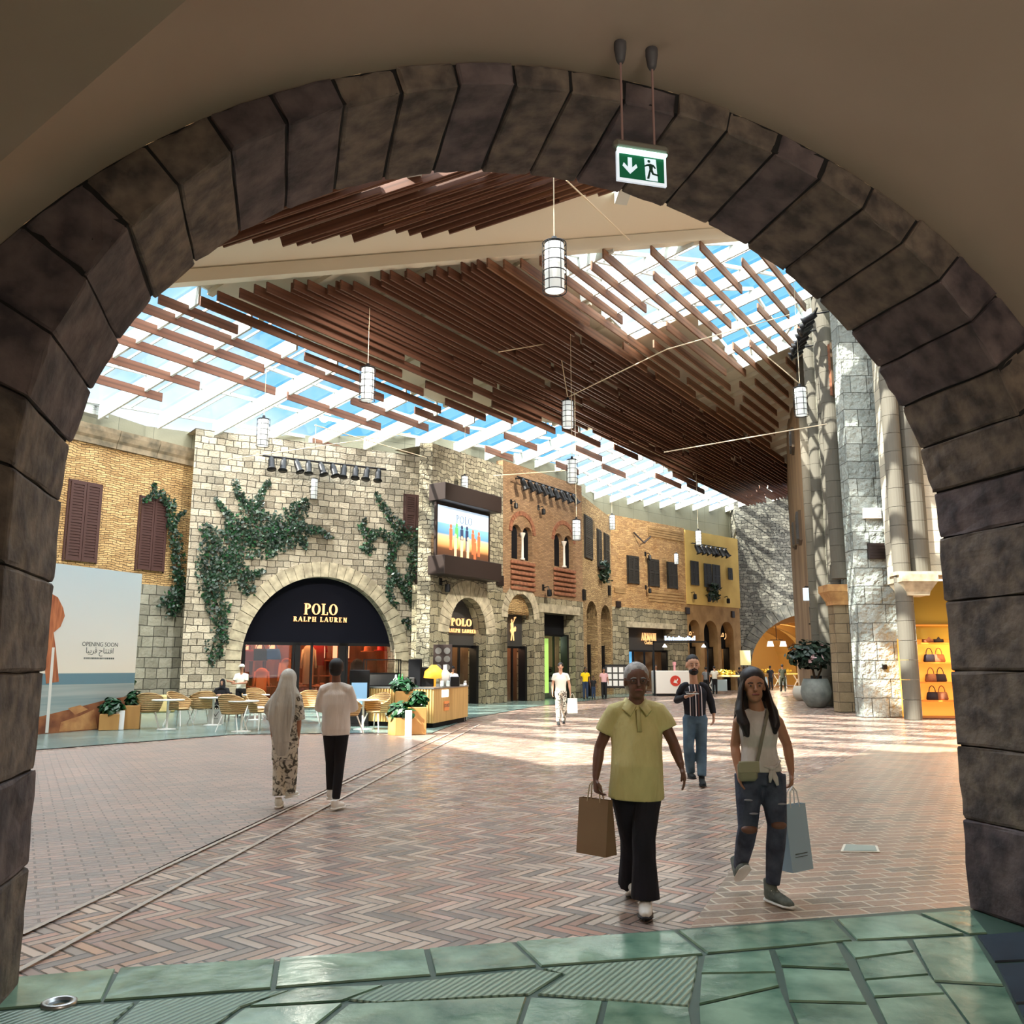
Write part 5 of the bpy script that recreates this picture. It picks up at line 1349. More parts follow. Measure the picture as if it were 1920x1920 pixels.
wallbox(W5, 1373, 1146, 1378, 1158, M_['brown_metal'], 'wall_vent', 'dark square vent right above the arches of the yellow house', 'vent', group=gV)
# pillar face fittings
PW = Wall((pA.x, pA.y), (pA.x+(pB-pA).length, pA.y)); PW.n = Vector((0,-1,0))
m = wallbox(PW, 1629, 1018, 1660, 1048, M_['brown_metal'], 'wall_vent', 'large dark brown square vent on the great pillar', 'vent', group=gV)
m = wallbox(PW, 1619, 952, 1653, 972, M_['white_paint'], 'wall_speaker', 'white rectangular box above the brown vent on the pillar', 'speaker')
m = wallbox(PW, 1655, 1246, 1664, 1255, M_['black'], 'wall_socket', 'small black square socket low on the pillar', 'socket', d=.05)
wallbox(W0, 152, 756, 205, 778, M_['steel'], 'air_grille', 'grey louvred air grille above the cornice at left', 'vent', d=.1).matrix_world.translation += Vector((0,0,0))
wallbox(W3, 1096, 1105, 1099, 1125, M_['black'], 'wall_sconce', 'black slim wall lamp left of the two slender arches', 'wall light', pry=.35)
wallbox(W3, 1142, 1098, 1147, 1116, M_['black'], 'wall_sconce', 'black slim wall lamp right of the two slender arches', 'wall light', pry=.35)
# wall lantern on the orange house
lantern('small black wall lantern over the right shutters of the orange house', 1268.5, 1038, 1058, 56.8, 1.15)
# clothes pole fork on the orange house
m = MB(); a = W4.pt(*W4.W(1188, 998, .1), .1); b = W4.pt(*W4.W(1208, 1018, .5), .5); c = W4.pt(*W4.W(1220, 1006, .1), .1)
m.tube([a, b], .05, 6).tube([b, c], .05, 6); o = m.build('iron_bracket', M_['brown_metal']); tag(o, 'dark forked iron bracket high on the orange house', 'bracket')
# brick string courses on orange house
for (x0, y0, x1, y1, n_) in ((1215, 992, 1280, 1010, 4), (1215, 1108, 1281, 1130, 4), (1152, 1103, 1172, 1112, 3)):
    a, b, z0, z1 = W4.rect(x0, y0, x1, y1); m = MB()
    for j in range(n_): z = z0 + (z1-z0)*j/n_; m.add([W4.pt(s, zz2, o_) for o_ in (.05, -.05) for s, zz2 in ((a, z), (b, z), (b, z+.13), (a, z+.13))], [(0,1,2,3),(4,7,6,5),(0,4,5,1),(1,5,6,2),(2,6,7,3),(3,7,4,0)])
    struct(m.build('trim_16', M_['terracotta'] if False else M_['tan_plaster']))
# exit sign
EX = AT(1203, 345, 4.6); Mx = Matrix.Translation(EX) @ Matrix.Rotation(math.atan2(ARC.d.y, ARC.d.x), 4, 'Z')
ex = thing('exit_sign', 'green emergency exit sign with arrow and running figure hung under the vault', 'sign', M=Mx)
m = MB(); m.bbox(-.168, .168, -.03, .03, .188, .25, .02); part(m, 'housing', plain('grey_housing', rgb(112,108,98), .6), ex)
m = MB(); m.box(-.15, .15, -.028, -.012, .178, .19); part(m, 'light_strip', plain('lit_strip', rgb(190,255,235), .4, emis=3), ex)
m = MB(); m.box(-.15, .15, -.008, .008, 0, .18); part(m, 'panel_edge', plain('sign_white', rgb(225,235,245), .3, emis=.55), ex)
m = MB(); m.box(-.135, .135, -.0105, -.008, .018, .165); part(m, 'green_face', plain('sign_green', rgb(0,96,62), .35, emis=.25), ex)
wsg = plain('sign_symbol_white', rgb(214,230,240), .4, emis=.6)
m = MB(); m.prism([(-.085,.145),(-.06,.145),(-.06,.085),(-.035,.11),(-.028,.09),(-.072,.045),(-.117,.09),(-.11,.11),(-.085,.085)], -.0125, -.0105); part(m, 'down_arrow', wsg, ex)
m = MB(); m.prism([(.015,.155),(.085,.155),(.095,.022),(.022,.022)], -.0125, -.0105); part(m, 'doorway_symbol', wsg, ex)
m = MB(); y0, y1 = -.0145, -.0125
m.ball((.042, -.0135, .138), (.009, .001, .009)); m.prism([(.03,.118),(.05,.124),(.072,.118),(.084,.1),(.078,.096),(.066,.108),(.064,.088),(.07,.068),(.1,.062),(.1,.053),(.062,.058),(.052,.076),(.042,.03),(.028,.03),(.044,.088),(.042,.108),(.032,.108),(.016,.1),(.014,.108)], y0, y1)
part(m, 'running_figure', plain('sign_dark_green', rgb(4,60,42), .4), ex)
for x in (-.11, .085):
    P = Mx @ Vector((x, 0, 0)); rel = P - ARC.P0; sv, offv = rel.dot(ARC.d), rel.dot(ARC.n)
    zc_ = outr(sv, 4.8)[1] if False else 1.5 + 3.7*math.sqrt(max(0, 1-((sv-3)/3.9)**2)); top_z = zc_ - EX.z
    m = MB(); m.tube([(x, 0, .245), (x, 0, top_z-.12)], .007, 8); part(m, 'hanging_rod', plain('rose_rod', rgb(150,120,116), .5), ex)
    m = MB(); m.lathe([(.016, -.13), (.026, -.11), (.036, -.04), (.036, .01)], 14, c=(x, 0, top_z)); part(m, 'ceiling_cup', plain('grey_cup', rgb(84,82,86), .6), ex, True)
# floor fittings
P = G(110, 1889); m = MB(); m.lathe([(.052, .0), (.082, .0), (.082, .028), (.072, .032), (.056, .030), (.052, .012)], 28)
fl = thing('floor_uplight', 'round metal uplight set in the flagstones at the bottom left', 'floor light', (P.x, P.y, .0))
part(m, 'metal_ring', M_['steel'], fl, True); m = MB(); m.lathe([(.001,.014),(.054, .016)], 24); part(m, 'glass_lens', plain('dark_green_lens', rgb(20,44,38), .1), fl)
a, b = G(1578, 1592), G(1650, 1597); c, d = G(1645, 1586), G(1586, 1583)
m = MB(); Q = [G(1576,1598), G(1650,1599), G(1645,1587), G(1582,1584)]; ce = sum(Q, Vector())/4
m.add([Vector((q.x,q.y,.002)) for q in Q] + [Vector((q.x,q.y,.008)) for q in Q], [(4,5,6,7),(0,1,5,4),(1,2,6,5),(2,3,7,6),(3,0,4,7)])
hc = thing('floor_hatch', 'pale framed access hatch in the brick paving on the right', 'hatch', (0,0,0))
part(m, 'hatch_frame', plain('hatch_frame', rgb(226,218,200), .4), hc)
m = MB(); q2 = [ce + (q-ce)*.86 for q in Q]; m.add([Vector((q.x,q.y,.011)) for q in q2], [(0,1,2,3)]); part(m, 'hatch_lid', plain('hatch_lid', rgb(150,160,150), .4), hc)

# ================================================================== WOODEN CEILING SLATS
sl = MB(); sl.box(-.5, .5, -.03, .03, -.16, .16); slp = sl.build('wooden_slat', M_['wood_slat'])
sl2 = MB(); sl2.box(-.5, .5, -.035, .035, -.17, .17); slp2 = sl2.build('wooden_slat', M_['wood_slat_b'])
first = {0: True, 1: True}
def slat(A_, B_, label, group, light=0):
    A_, B_ = Vector(A_), Vector(B_); d = B_-A_; L = d.length; x = d.normalized(); y = Vector((0,0,1)).cross(x).normalized(); z = x.cross(y)
    src = (slp, slp2)[light]
    o = src if first[light] else src.copy()
    if not first[light]: COL.objects.link(o)
    first[light] = False
    Mx = Matrix((x*L, y, z)).transposed().to_4x4(); Mx.translation = (A_+B_)/2
    o.matrix_world = Mx
    tag(o, label, 'ceiling slat', group); return o
rs = random.Random(11)
lab_m = 'one of the closely set parallel wooden slats in the dense band under the main roof'
DR = .07
def qs(q0, p): return q0 + DR*(p-20)
def pmax(q0, p=60):
    for _ in range(5): p = (64.0 + .485*qs(q0, p))/.875
    while qs(q0, p) > rwq(p) - .5 and p > 30: p -= .5
    return p
def qslat(q0, a, b, lab, grp, light=0, drop=-.5, dz=0.0): slat(PQ(a, qs(q0, a), drop+dz), PQ(b, qs(q0, b), drop+dz), lab, grp, light)
q0 = -18.9; nsl = 0
while q0 < -14.4:
    p = pbeam(q0) + rs.uniform(.1, .8); pm = pmax(q0)
    while p < pm - 2:
        e = min(p + rs.uniform(6, 16), pm)
        if rs.random() < .97 and nsl < 170 and qs(q0, p) > qlf(p) - .4: qslat(q0, p, e, lab_m, 'dense band of wooden slats under the main roof', 0, -.5, rs.uniform(-.06, .06)); nsl += 1
        p = e + (rs.uniform(.05, .4) if rs.random() < .7 else rs.uniform(.5, 1.8))
    q0 += .21
lab_l = 'one of the scattered wooden slats hanging left of the dense band'
for q0, segs in ((-26.3, ((16,21),(28.5,33.5),)), (-25.0, ((15.8,21.5),(33.8,36.5))), (-23.9, ((16.6,24.0),(24.6,30),(39,41.5))), (-22.9, ((16.2,22.5),(27,32),(36.5,39))), (-22.1, ((16.8,28),(30,34),(42,44.5))), (-21.5, ((17,20),(23,31),(36,39))),
   (-20.9, ((18,29),(30.5,33.5),(45,48))), (-20.4, ((18.2,27),(28.5,35),(41,44))), (-19.9, ((18.6,31),(32.5,38),(50,54))), (-19.5, ((18.8,26),(27,36),(38,42),(54,57))), (-19.2, ((19,30),(31.5,39),(43,46),(51,55)))):
    for a_, b_ in segs: qslat(q0, a_, b_, lab_l, 'scattered wooden slats left of the dense band', 0, -.6)
lab_r = 'one of the scattered wooden slats hanging right of the dense band'
for i, (q0, segs) in enumerate(((-14.2, ((23.5,36),(37,49),(50,57))), (-13.9, ((24,30),(33,41),(44,53))), (-13.5, ((24.4,38),(39,52))), (-13.0, ((24.8,31),(34,44),(45,51))), (-12.5, ((25.4,42),(44,50))), (-12.0, ((26.5,31),(33,40),(42,48))), (-11.4, ((26.2,41),(42.5,49))), (-10.8, ((29,36),(37.5,46))), (-10.2, ((27.4,35.5),(38,46))), (-9.6, ((30,40),(41.5,45))), (-8.9, ((28.6,33),(35,43))), (-8.2, ((31,37),(38.5,41))), (-7.5, ((29.8,37),)), (-6.8, ((33,36.5),)))):
    for a_, b_ in segs: qslat(q0, a_, min(b_, pmax(q0)), lab_r, 'scattered wooden slats right of the dense band', 1, -.55)
lab_n = 'one of the dark red wooden slats nearest the viewer above the white beam'
nd = Vector((1, -.06, 0)).normalized()
def nslat(t, v, L, dz=-.45, light=0):
    a = npt(t, v); b2 = Vector((a.x, a.y, 0)) + nd*L; b = Vector((b2.x, b2.y, NZ(b2.x, b2.y)))
    slat(a+Vector((0,0,dz)), b+Vector((0,0,dz)), lab_n, 'dark red wooden slats above the white beam', light)
for i in range(46):
    if i > 26 and i % 3 == 0: continue
    t = 5.0 + i*.42; v = (1.25 if i < 27 else 2.1) + rs.uniform(0, .35)
    nslat(t, v, rs.uniform(3.0, 7.5), -.45 + rs.uniform(-.03,.03), 1 if t > 17 else 0)
    if i % 2 == 0 and i < 28: nslat(t+rs.uniform(-1,1), v+.8, rs.uniform(4, 8), -.45, 1 if t > 16 else 0)
for t, v, L in ((6.5, 1.9, 9), (10, 2.2, 9), (13, 1.7, 8)): nslat(t, v, L, -.4, 1)
# ================================================================== IVY
def ivy(W, paths, label, n_per_m=60, spread=.35, seed=1, off=.06, size=.13):
    rr = random.Random(seed); t = None
    s0, z0 = W.W(*paths[0][0][:2]); t = thing('climbing_ivy', label, 'ivy', M=FR(W, s0, z0)); inv = t.matrix_world.inverted()
    st = MB(); V = []; Fc = []; FM = []
    for path in paths:
        P = []
        for x, y, r in [(a_, b_, c_*1.3) for a_, b_, c_ in path]:
            s, z = W.W(x, y, off); P.append((W.pt(s, z, off), r))
        st.tube([inv @ p for p, r in P], .025, 5)
        for (a, ra_), (b, rb_) in zip(P, P[1:]):
            L = (b-a).length; n = int(L*n_per_m*(1+ (ra_+rb_)*1.6))
            for _ in range(n):
                f = rr.random(); r = ra_ + (rb_-ra_)*f; an = rr.uniform(0, 2*PI); d = r*math.sqrt(rr.random())
                c = a.lerp(b, f) + W.d*(d*math.cos(an)) + Vector((0,0,d*math.sin(an))) + W.n*rr.uniform(.0, .16)
                sz = size*rr.uniform(.6, 1.25); ax = Vector((rr.uniform(-1,1), rr.uniform(-1,1), rr.uniform(-1,.3))).normalized()
                nn = (W.n + Vector((rr.uniform(-.8,.8), rr.uniform(-.8,.8), rr.uniform(-.5,.8)))).normalized(); u = nn.cross(ax).normalized(); v = nn.cross(u)
                k = len(V)
                for q in (c - v*sz*.5, c + u*sz*.45 - v*sz*.1, c + u*sz*.2 + v*sz*.3, c + v*sz*.65, c - u*sz*.2 + v*sz*.3, c - u*sz*.45 - v*sz*.1): V.append(inv @ q)
                Fc.append((k,k+1,k+2,k+3,k+4,k+5)); FM.append(0 if rr.random() < .8 else 1)
    part(st, 'stems', M_['stem'], t)
    o = mesh_obj('ivy_leaves', V, Fc, parent=t, mats=[M_['leaf'], M_['leaf_b']], fm=FM)
    return t
ivy(W1, [
 [(402,934,.06),(423,960,.12),(436,985,.25),(440,1010,.35)], [(440,902,.08),(445,925,.12),(461,944,.22),(470,970,.4)], [(505,903,.08),(492,920,.1),(482,948,.2),(474,968,.35)],
 [(440,1000,.5),(470,985,.6),(500,995,.6),(530,985,.5),(556,965,.4),(572,940,.15)], [(450,1015,.5),(490,1020,.55),(520,1008,.5),(555,1000,.45),(571,993,.2),(598,995,.12),(622,1010,.08)],
 [(520,1010,.35),(512,1030,.2),(505,1042,.1)], [(556,1005,.2),(570,1020,.12),(572,1030,.06)],
 [(400,1000,.3),(392,1030,.35),(388,1065,.4),(392,1100,.35),(410,1140,.35),(416,1170,.25),(419,1200,.12)], [(440,1020,.45),(425,1050,.45),(412,1080,.4),(402,1110,.4)],
 [(430,1050,.35),(452,1080,.35),(462,1100,.25),(470,1110,.15)], [(455,1075,.12),(480,1076,.12),(494,1070,.06)], [(380,990,.15),(400,1000,.25)]],
 'great mass of dark ivy spreading over the pale stone left of the POLO arch', 70, seed=3)
ivy(W1, [
 [(704,925,.07),(713,945,.12),(727,965,.18),(742,985,.25),(757,1000,.35),(778,1008,.4),(803,1018,.3)],
 [(684,975,.08),(676,990,.15),(690,1005,.2),(712,1000,.16),(735,1008,.22),(757,1008,.3)], [(676,1022,.1),(690,1035,.15),(700,1030,.1)], [(700,1005,.15),(686,1030,.12)],
 [(742,1012,.2),(733,1035,.2),(730,1060,.2),(738,1080,.18),(728,1105,.15),(733,1125,.12),(742,1135,.1)],
 [(785,1015,.35),(780,1040,.3),(772,1062,.25),(767,1085,.18),(765,1100,.12)], [(740,1075,.15),(752,1098,.15),(763,1120,.15),(785,1102,.12),(806,1108,.12)],
 [(763,1125,.1),(780,1140,.15),(798,1160,.2),(805,1180,.22),(802,1200,.12)], [(757,1160,.15),(768,1172,.18),(788,1180,.18),(800,1170,.2)], [(806,1030,.25),(812,1040,.12)]],
 'ragged ivy climbing the pale stone right of the POLO arch up to the brown shutters', 60, seed=5)
ivy(W0, [
 [(268,940,.05),(286,925,.12),(302,930,.2),(318,942,.18),(318,975,.15),(326,1010,.22),(332,1040,.25),(330,1075,.25),(338,1100,.25),(330,1130,.3),(318,1150,.2)],
 [(286,908,.03),(288,925,.1)], [(322,990,.1),(336,965,.07),(345,960,.05)], [(305,1135,.25),(318,1120,.3),(335,1110,.3)]],
 'ivy framing the brown shutters at the corner of the tan brick house', 70, seed=8, off=.2)
ivy(W1, [[(405,1190,.3),(398,1215,.3),(396,1230,.15),(400,1248,.08)], [(412,1196,.2),(418,1215,.2),(408,1232,.1)]], 'sparse dry ivy low on the pale stone left of the POLO arch', 30, seed=9)
for W_, x, y, l in ((W3, 1133, 1066, 'small hanging plant between the narrow shutters of the tan wall'), (W5, 1336, 1106, 'hanging plant under the shutters of the yellow house')):
    s, z = W_.W(x, y, .25); t = thing('hanging_plant', l, 'plant', M=FR(W_, s, z, .2), group='hanging plants on the facades')
    m = MB(); m.bbox(-.5, .5, -.18, .18, -.1, .15, .03); part(m, 'window_box', M_['brown_metal'], t)
    V = []; Fc = []; rr = random.Random(x)
    for _ in range(260):
        c = Vector((rr.gauss(0, .3), rr.uniform(-.3, .1), rr.uniform(-.9, .45)*(1-abs(rr.gauss(0,.3))))); k = len(V); u = Vector((rr.uniform(-1,1), rr.uniform(-1,1), rr.uniform(-1,1)))*.13; v = Vector((rr.uniform(-1,1), rr.uniform(-1,1), rr.uniform(-1,1)))*.1
        V += [c-u, c+v, c+u, c-v]; Fc.append((k,k+1,k+2,k+3))
    o = mesh_obj('trailing_leaves', V, Fc, M_['leaf'], parent=t)

# ================================================================== HOARDING WITH A PRINTED BEACH
HA, HB = G(75, 1377), G(250, 1363)
HB = HA + (HB-HA).normalized()*((HB-HA).length)
hd = (HB-HA).normalized(); HW = Wall((HA.x-hd.x*4, HA.y-hd.y*4), (HB.x, HB.y))
if HW.n.y > 0: HW.n = -HW.n
sR, zR = HW.W(262, 1075); sL, zL = HW.W(105, 1057)
hz1 = (zR+zL)/2; slen = HW.W(254, 1250)[0]
ho = thing('printed_hoarding', 'tall printed hoarding of a calm sea reading OPENING SOON at the left edge', 'hoarding', M=FR(HW, slen/2, 0)); hinv = ho.matrix_world.inverted()
hx = lambda px, py: ((hinv @ HW.pt(*HW.W(px, py))).x, HW.W(px, py)[1])
xl, xr = -slen/2, slen/2
m = MB(); m.box(xl, xr, 0, .12, 0, hz1); part(m, 'board', M_['white_paint'], ho)
zh = HW.W(200, 1262)[1]; za_ = HW.W(200, 1095)[1]
def hgrad():
    m_, n, b = newmat('printed_sky'); L = n.links; tc = n.nodes.new('ShaderNodeTexCoord'); sp = n.nodes.new('ShaderNodeSeparateXYZ'); L.new(tc.outputs['Generated'], sp.inputs[0])
    r = n.nodes.new('ShaderNodeValToRGB'); r.color_ramp.elements[0].color = rgb(246,236,220); r.color_ramp.elements[1].color = rgb(206,228,238); L.new(sp.outputs[2], r.inputs['Fac']); L.new(r.outputs[0], b.inputs['Base Color']); b.inputs['Roughness'].default_value = .8
    return m_
m = MB(); m.box(xl, xr, -.004, 0, zh, hz1); part(m, 'printed_sky', hgrad(), ho)
m = MB(); m.box(xl, xr, -.004, 0, 0, zh); part(m, 'printed_sea', plain('printed_sea', rgb(150,168,170), .7, c2=rgb(182,190,186), scale=1.5, stretch=(.15,1,6)), ho)
m = MB(); m.box(xl, xr, -.0055, -.004, zh-.28, zh); part(m, 'printed_horizon', plain('printed_horizon', rgb(112,146,160), .7), ho)
rk = plain('printed_rock', rgb(176,112,72), .8, c2=rgb(120,70,48), scale=2.5); rk2 = plain('printed_rock_light', rgb(214,160,104), .8, c2=rgb(176,116,74), scale=3)
m = MB(); m.prism([hx(*p) for p in ((40,1375),(40,1352),(130,1330),(200,1312),(255,1303),(258,1362),(75,1378))], -.007, -.0055); part(m, 'printed_rocks', rk, ho)
m = MB(); m.prism([hx(*p) for p in ((110,1372),(114,1354),(150,1342),(176,1330),(182,1366))], -.009, -.007); m.prism([hx(*p) for p in ((127,1328),(150,1322),(165,1330),(140,1340))], -.009, -.007); part(m, 'printed_boulders', rk2, ho)
m = MB(); m.prism([hx(*p) for p in ((96,1113),(108,1120),(118,1140),(121,1155),(113,1175),(100,1186),(104,1215),(110,1278),(86,1282),(82,1230),(88,1150))], -.011, -.0055); part(m, 'printed_parasol', plain('printed_parasol', rgb(206,130,86), .8, c2=rgb(160,90,60), scale=4, stretch=(4,1,.4)), ho)
m = MB(); m.prism([hx(*p) for p in ((97,1214),(102,1214),(90,1374),(84,1374))], -.013, -.011); part(m, 'printed_pole', M_['white_paint'], ho)
gry = plain('print_grey', rgb(90,96,92), .8)
cx, cz = hx(188, 1210); lw = abs(hx(219, 1207)[0]-hx(157, 1207)[0])
o = plaintext('OPENING SOON', ho.matrix_world @ Matrix.Translation((cx, -.006, hx(188,1212)[1])), lw/6.9, gry, 'letters_opening_soon', ho, .002)
o = plaintext("\uFE8E\uFE92\uFEF3\uFEAE\uFED7 \uFEA1\uFE8E\uFE98\uFE98\uFED3\uFE8D", ho.matrix_world @ Matrix.Translation((cx, -.006, hx(188,1225)[1])), lw/5.2, gry, 'letters_arabic', ho, .002)
m = MB(); zq = hx(188,1236)[1]; rr = random.Random(4); x = cx-lw*.46
while x < cx+lw*.46: w = rr.uniform(.02,.06); m.box(x, x+w, -.006, -.004, zq, zq+.045); x += w+.015
part(m, 'small_print_line', gry, ho)

# ================================================================== RATTAN CHAIRS
def make_chair(label, group):
    t = thing('rattan_armchair', label, 'chair', group=group)
    # wrap-round shell: open towards -y (front)
    V = []; Fc = []; NA, NZ_ = 18, 5
    for layer in (0, .025):
        for i in range(NA+1):
            a = math.radians(-35 + 250*i/NA); f = math.sin(max(0, min(PI, math.radians(180*i/NA))))
            top = .60 + .24*f**1.5
            for j in range(NZ_+1):
                g = j/NZ_; r = .21 + .09*g**.7 + layer; z = .40 + (top-.40)*g
                V.append((r*math.cos(a)*1.05, r*math.sin(a)*.95 + .0, z))
    n1 = (NA+1)*(NZ_+1)
    for i in range(NA):
        for j in range(NZ_):
            a = i*(NZ_+1)+j; b = a+NZ_+1; Fc += [(a,b,b+1,a+1), (n1+a,n1+a+1,n1+b+1,n1+b)]
    mesh_obj('woven_shell', V, Fc, M_['rattan'], parent=t)
    m = MB(); rim = []
    for i in range(NA+1):
        a = math.radians(-35 + 250*i/NA); f = math.sin(math.radians(180*i/NA)); rim.append((.315*math.cos(a)*1.05, .315*math.sin(a)*.95, .60+.24*f**1.5))
    m.tube(rim, .02, 6); part(m, 'rim', M_['rattan'], t, True)
    m = MB(); m.lathe([(.05,.385),(.23,.39),(.25,.405),(.245,.425),(.22,.435),(.0,.43)], 18); part(m, 'seat', M_['rattan'], t, True)
    for sx_ in (-1, 1):
        for sy in (-1, 1):
            m = MB(); m.tube([(sx_*.16, sy*.14, .39), (sx_*.27, sy*.25, 0)], [.018, .012], 8); part(m, 'leg', M_['white_paint'], t)
    return t
ch0 = None; gC = 'rattan armchairs of the cafe'
CH = [(275,1366,200,'rattan armchair next to the left planters, seen from behind'), (334,1361,75,'rattan armchair turned left beside the nearest left table'), (376,1358,215,'rattan armchair with its back to the white shopping bag'),
      (434,1372,170,'nearest rattan armchair, in front of the seated woman in black'), (486,1368,60,'rattan armchair carrying a white cushion beside the veiled walker'), (474,1346,20,'rattan armchair half hidden by the table near the waiter'),
      (580,1356,10,'rattan armchair seen between the two walkers seen from behind'), (650,1376,150,'rattan armchair right of the man in the white jacket'), (705,1368,330,'pale rattan armchair in front of the slatted kiosk side')]
for px, py, rz, l in CH:
    P = G(px, py); 
    if ch0 is None: o = ch0 = make_chair(l, gC)
    else: o = dup(ch0, label=l)
    o.location = (P.x, P.y, .005); o.rotation_euler = (0, 0, math.radians(rz)); o.scale = (1.12,)*3
P = G(484, 1366); m = MB(); m.bbox(-.25,.25,-.22,.22,0,.11,.05); o = m.build('white_cushion', M_['white_paint'], smooth=True); o.location = (P.x, P.y, .49); o.rotation_euler = (0,0,.5); tag(o, 'white cushion on the rattan armchair beside the veiled walker', 'cushion')
# tables
def make_table(label):
    t = thing('cafe_table', label, 'table', group='round white cafe tables')
    m = MB(); m.lathe([(.0,.715),(.39,.715),(.40,.725),(.40,.74),(.385,.745),(.0,.745)], 28); part(m, 'table_top', M_['white_paint'], t, True)
    m = MB(); m.tube([(0,0,.02),(0,0,.72)], .03, 10); part(m, 'pedestal', M_['white_paint'], t)
    m = MB(); m.lathe([(.0,.0),(.24,.0),(.24,.012),(.04,.03),(.0,.03)], 20); part(m, 'foot_plate', M_['white_paint'], t)
    return t
tb = None
for px, py, l in ((312,1368,'round white table between the two leftmost rattan armchairs'), (398,1360,'round white table in front of the seated woman in black'), (452,1372,'round white table behind the nearest rattan armchair'), (478,1350,'round white table by the waiter in the white cap'), (680,1368,'round white table right of the man in the white jacket')):
    P = G(px, py)
    if tb is None: o = tb = make_table(l)
    else: o = dup(tb, label=l)
    o.location = (P.x, P.y, .005); o.scale = (1.05,)*3
# white shopping bag on the ground
def paper_bag(name, label, w, d, h, mat, handle, loc, rz, flare=0.0, extra=None):
    t = thing(name, label, 'shopping bag', loc, rz)
    m = MB(); v = []
    for z, k in ((0, 1), (h, 1)):
        for a, b in ((-1,-1),(1,-1),(1,1),(-1,1)): v.append((a*w/2*k, b*d/2*(1 if z == 0 else .35), z))
    m.add(v, [(0,3,2,1),(0,1,5,4),(1,2,6,5),(2,3,7,6),(3,0,4,7)]); part(m, 'bag_body', mat, t)
    for s in (-1, 1):
        m = MB(); m.tube([(-w*.22, s*d*.17, h-.02), (-w*.16, s*d*.1, h+.09), (0, s*d*.06, h+.13), (w*.16, s*d*.1, h+.09), (w*.22, s*d*.17, h-.02)], .005, 6); part(m, 'bag_handle', handle, t)
    return t
P = G(404, 1358); bg_ = paper_bag('white_shopping_bag', 'white paper shopping bag standing on the floor below the seated woman', .42, .16, .42, M_['paper_w'], M_['white_paint'], (P.x, P.y, .005), .1)
m = MB(); m.box(-.08,.08,-.083,-.081,.15,.16); m.prism([(0,.2),(.1,.36),(.09,.37),(0,.24),(-.03,.3),(-.045,.3)], -.083, -.081); part(m, 'grey_mark', gry, bg_)

# ================================================================== PLANTERS
def leafball(parent, c, r, n, seed, mat='leaf_b', size=.12, name='foliage'):
    rr = random.Random(seed); V = []; Fc = []
    for _ in range(n):
        d = Vector((rr.gauss(0,1), rr.gauss(0,1), rr.gauss(0,1))).normalized()*rr.uniform(.35,1); p = Vector(c) + Vector((d.x*r[0], d.y*r[1], d.z*r[2])); nn = (d + Vector((rr.uniform(-.6,.6), rr.uniform(-.6,.6), .6))).normalized()
        u = nn.cross(Vector((rr.uniform(-1,1), rr.uniform(-1,1), rr.uniform(-1,1)))).normalized(); v = nn.cross(u); sz = size*rr.uniform(.6,1.2); k = len(V)
        V += [p-v*sz, p+u*sz*.5-v*sz*.3+nn*.01, p+u*sz*.45+v*sz*.3, p+v*sz, p-u*sz*.45+v*sz*.3, p-u*sz*.5-v*sz*.3+nn*.01]; Fc.append((k,k+1,k+2,k+3,k+4,k+5))
    return mesh_obj(name, V, Fc, M_[mat], parent=parent)
def planter(px, py, w, d, h, rz, label, seed, fr=.28, fh=.26, z=0.005, lift=0, hexa=False, lean=0.0):
    P = G(px, py); t = thing('planter', label, 'planter', (P.x, P.y, z), rz, 'wooden planters of the cafe')
    m = MB()
    if hexa: m.lathe([(w/2*1.0, 0), (w/2, h), (w/2-.03, h), (w/2-.03, h-.06), (.0, h-.06)], 6)
    else: m.bbox(-w/2, w/2, -d/2, d/2, 0, h, .012)
    part(m, 'planter_box', M_['planterwood'], t)
    m = MB(); m.box(-w*.3, w*.3, -d*.3, d*.3, h-.05, h+.012); part(m, 'soil', M_['stem'], t)
    leafball(t, (lean, 0, h+fh*.55), (fr, fr*.8, fh), 170, seed); return t
planter(205, 1369, .48, .45, .42, .3, 'low wooden planter with glossy leaves before the printed rocks', 1, .33, .28)
planter(226, 1350, .44, .42, 1.08, .3, 'tall wooden planter with bushy leaves behind the low left one', 2, .36, .27)
planter(246, 1367, .42, .42, .62, .3, 'wooden planter half hidden by the leftmost rattan armchair', 3, .22, .26)
planter(752, 1378, .64, .5, .42, .2, 'low six-sided wooden planter in front of the kiosk', 4, .38, .25, hexa=True)
planter(757, 1364, .50, .45, .98, .2, 'tall wooden planter with the highest leaves in front of the kiosk', 5, .40, .25)
planter(780, 1377, .46, .45, .66, .2, 'wooden planter with a round leafy ball, nearest the kiosk corner', 6, .24, .26, lean=.03)
for px, py, l, w, h in ((231,1366,'white card sign stuck on the left planters',.24,.5), (768,1379,'white card sign leaning on the planters by the kiosk',.16,.62)):
    P = G(px, py+2); m = MB(); m.bbox(-w/2, w/2, -.01, .01, 0, h, .004); o = m.build('card_sign', M_['paper_w']); o.location = (P.x, P.y-.28, .01); o.rotation_euler = (-.05, 0, .2); tag(o, l, 'sign', 'white card signs')
P = G(275, 1338); m = MB(); m.bbox(-1.1,1.1,-.35,.35,0,.62,.05); o = m.build('stone_bench', plain('yellow_stone', rgb(206,190,132), .8, c2=rgb(180,164,108), scale=3)); o.location = (P.x-.4, P.y+.5, .004); o.rotation_euler = (0,0,.55); tag(o, 'pale yellow stone block bench behind the leftmost armchairs', 'bench')

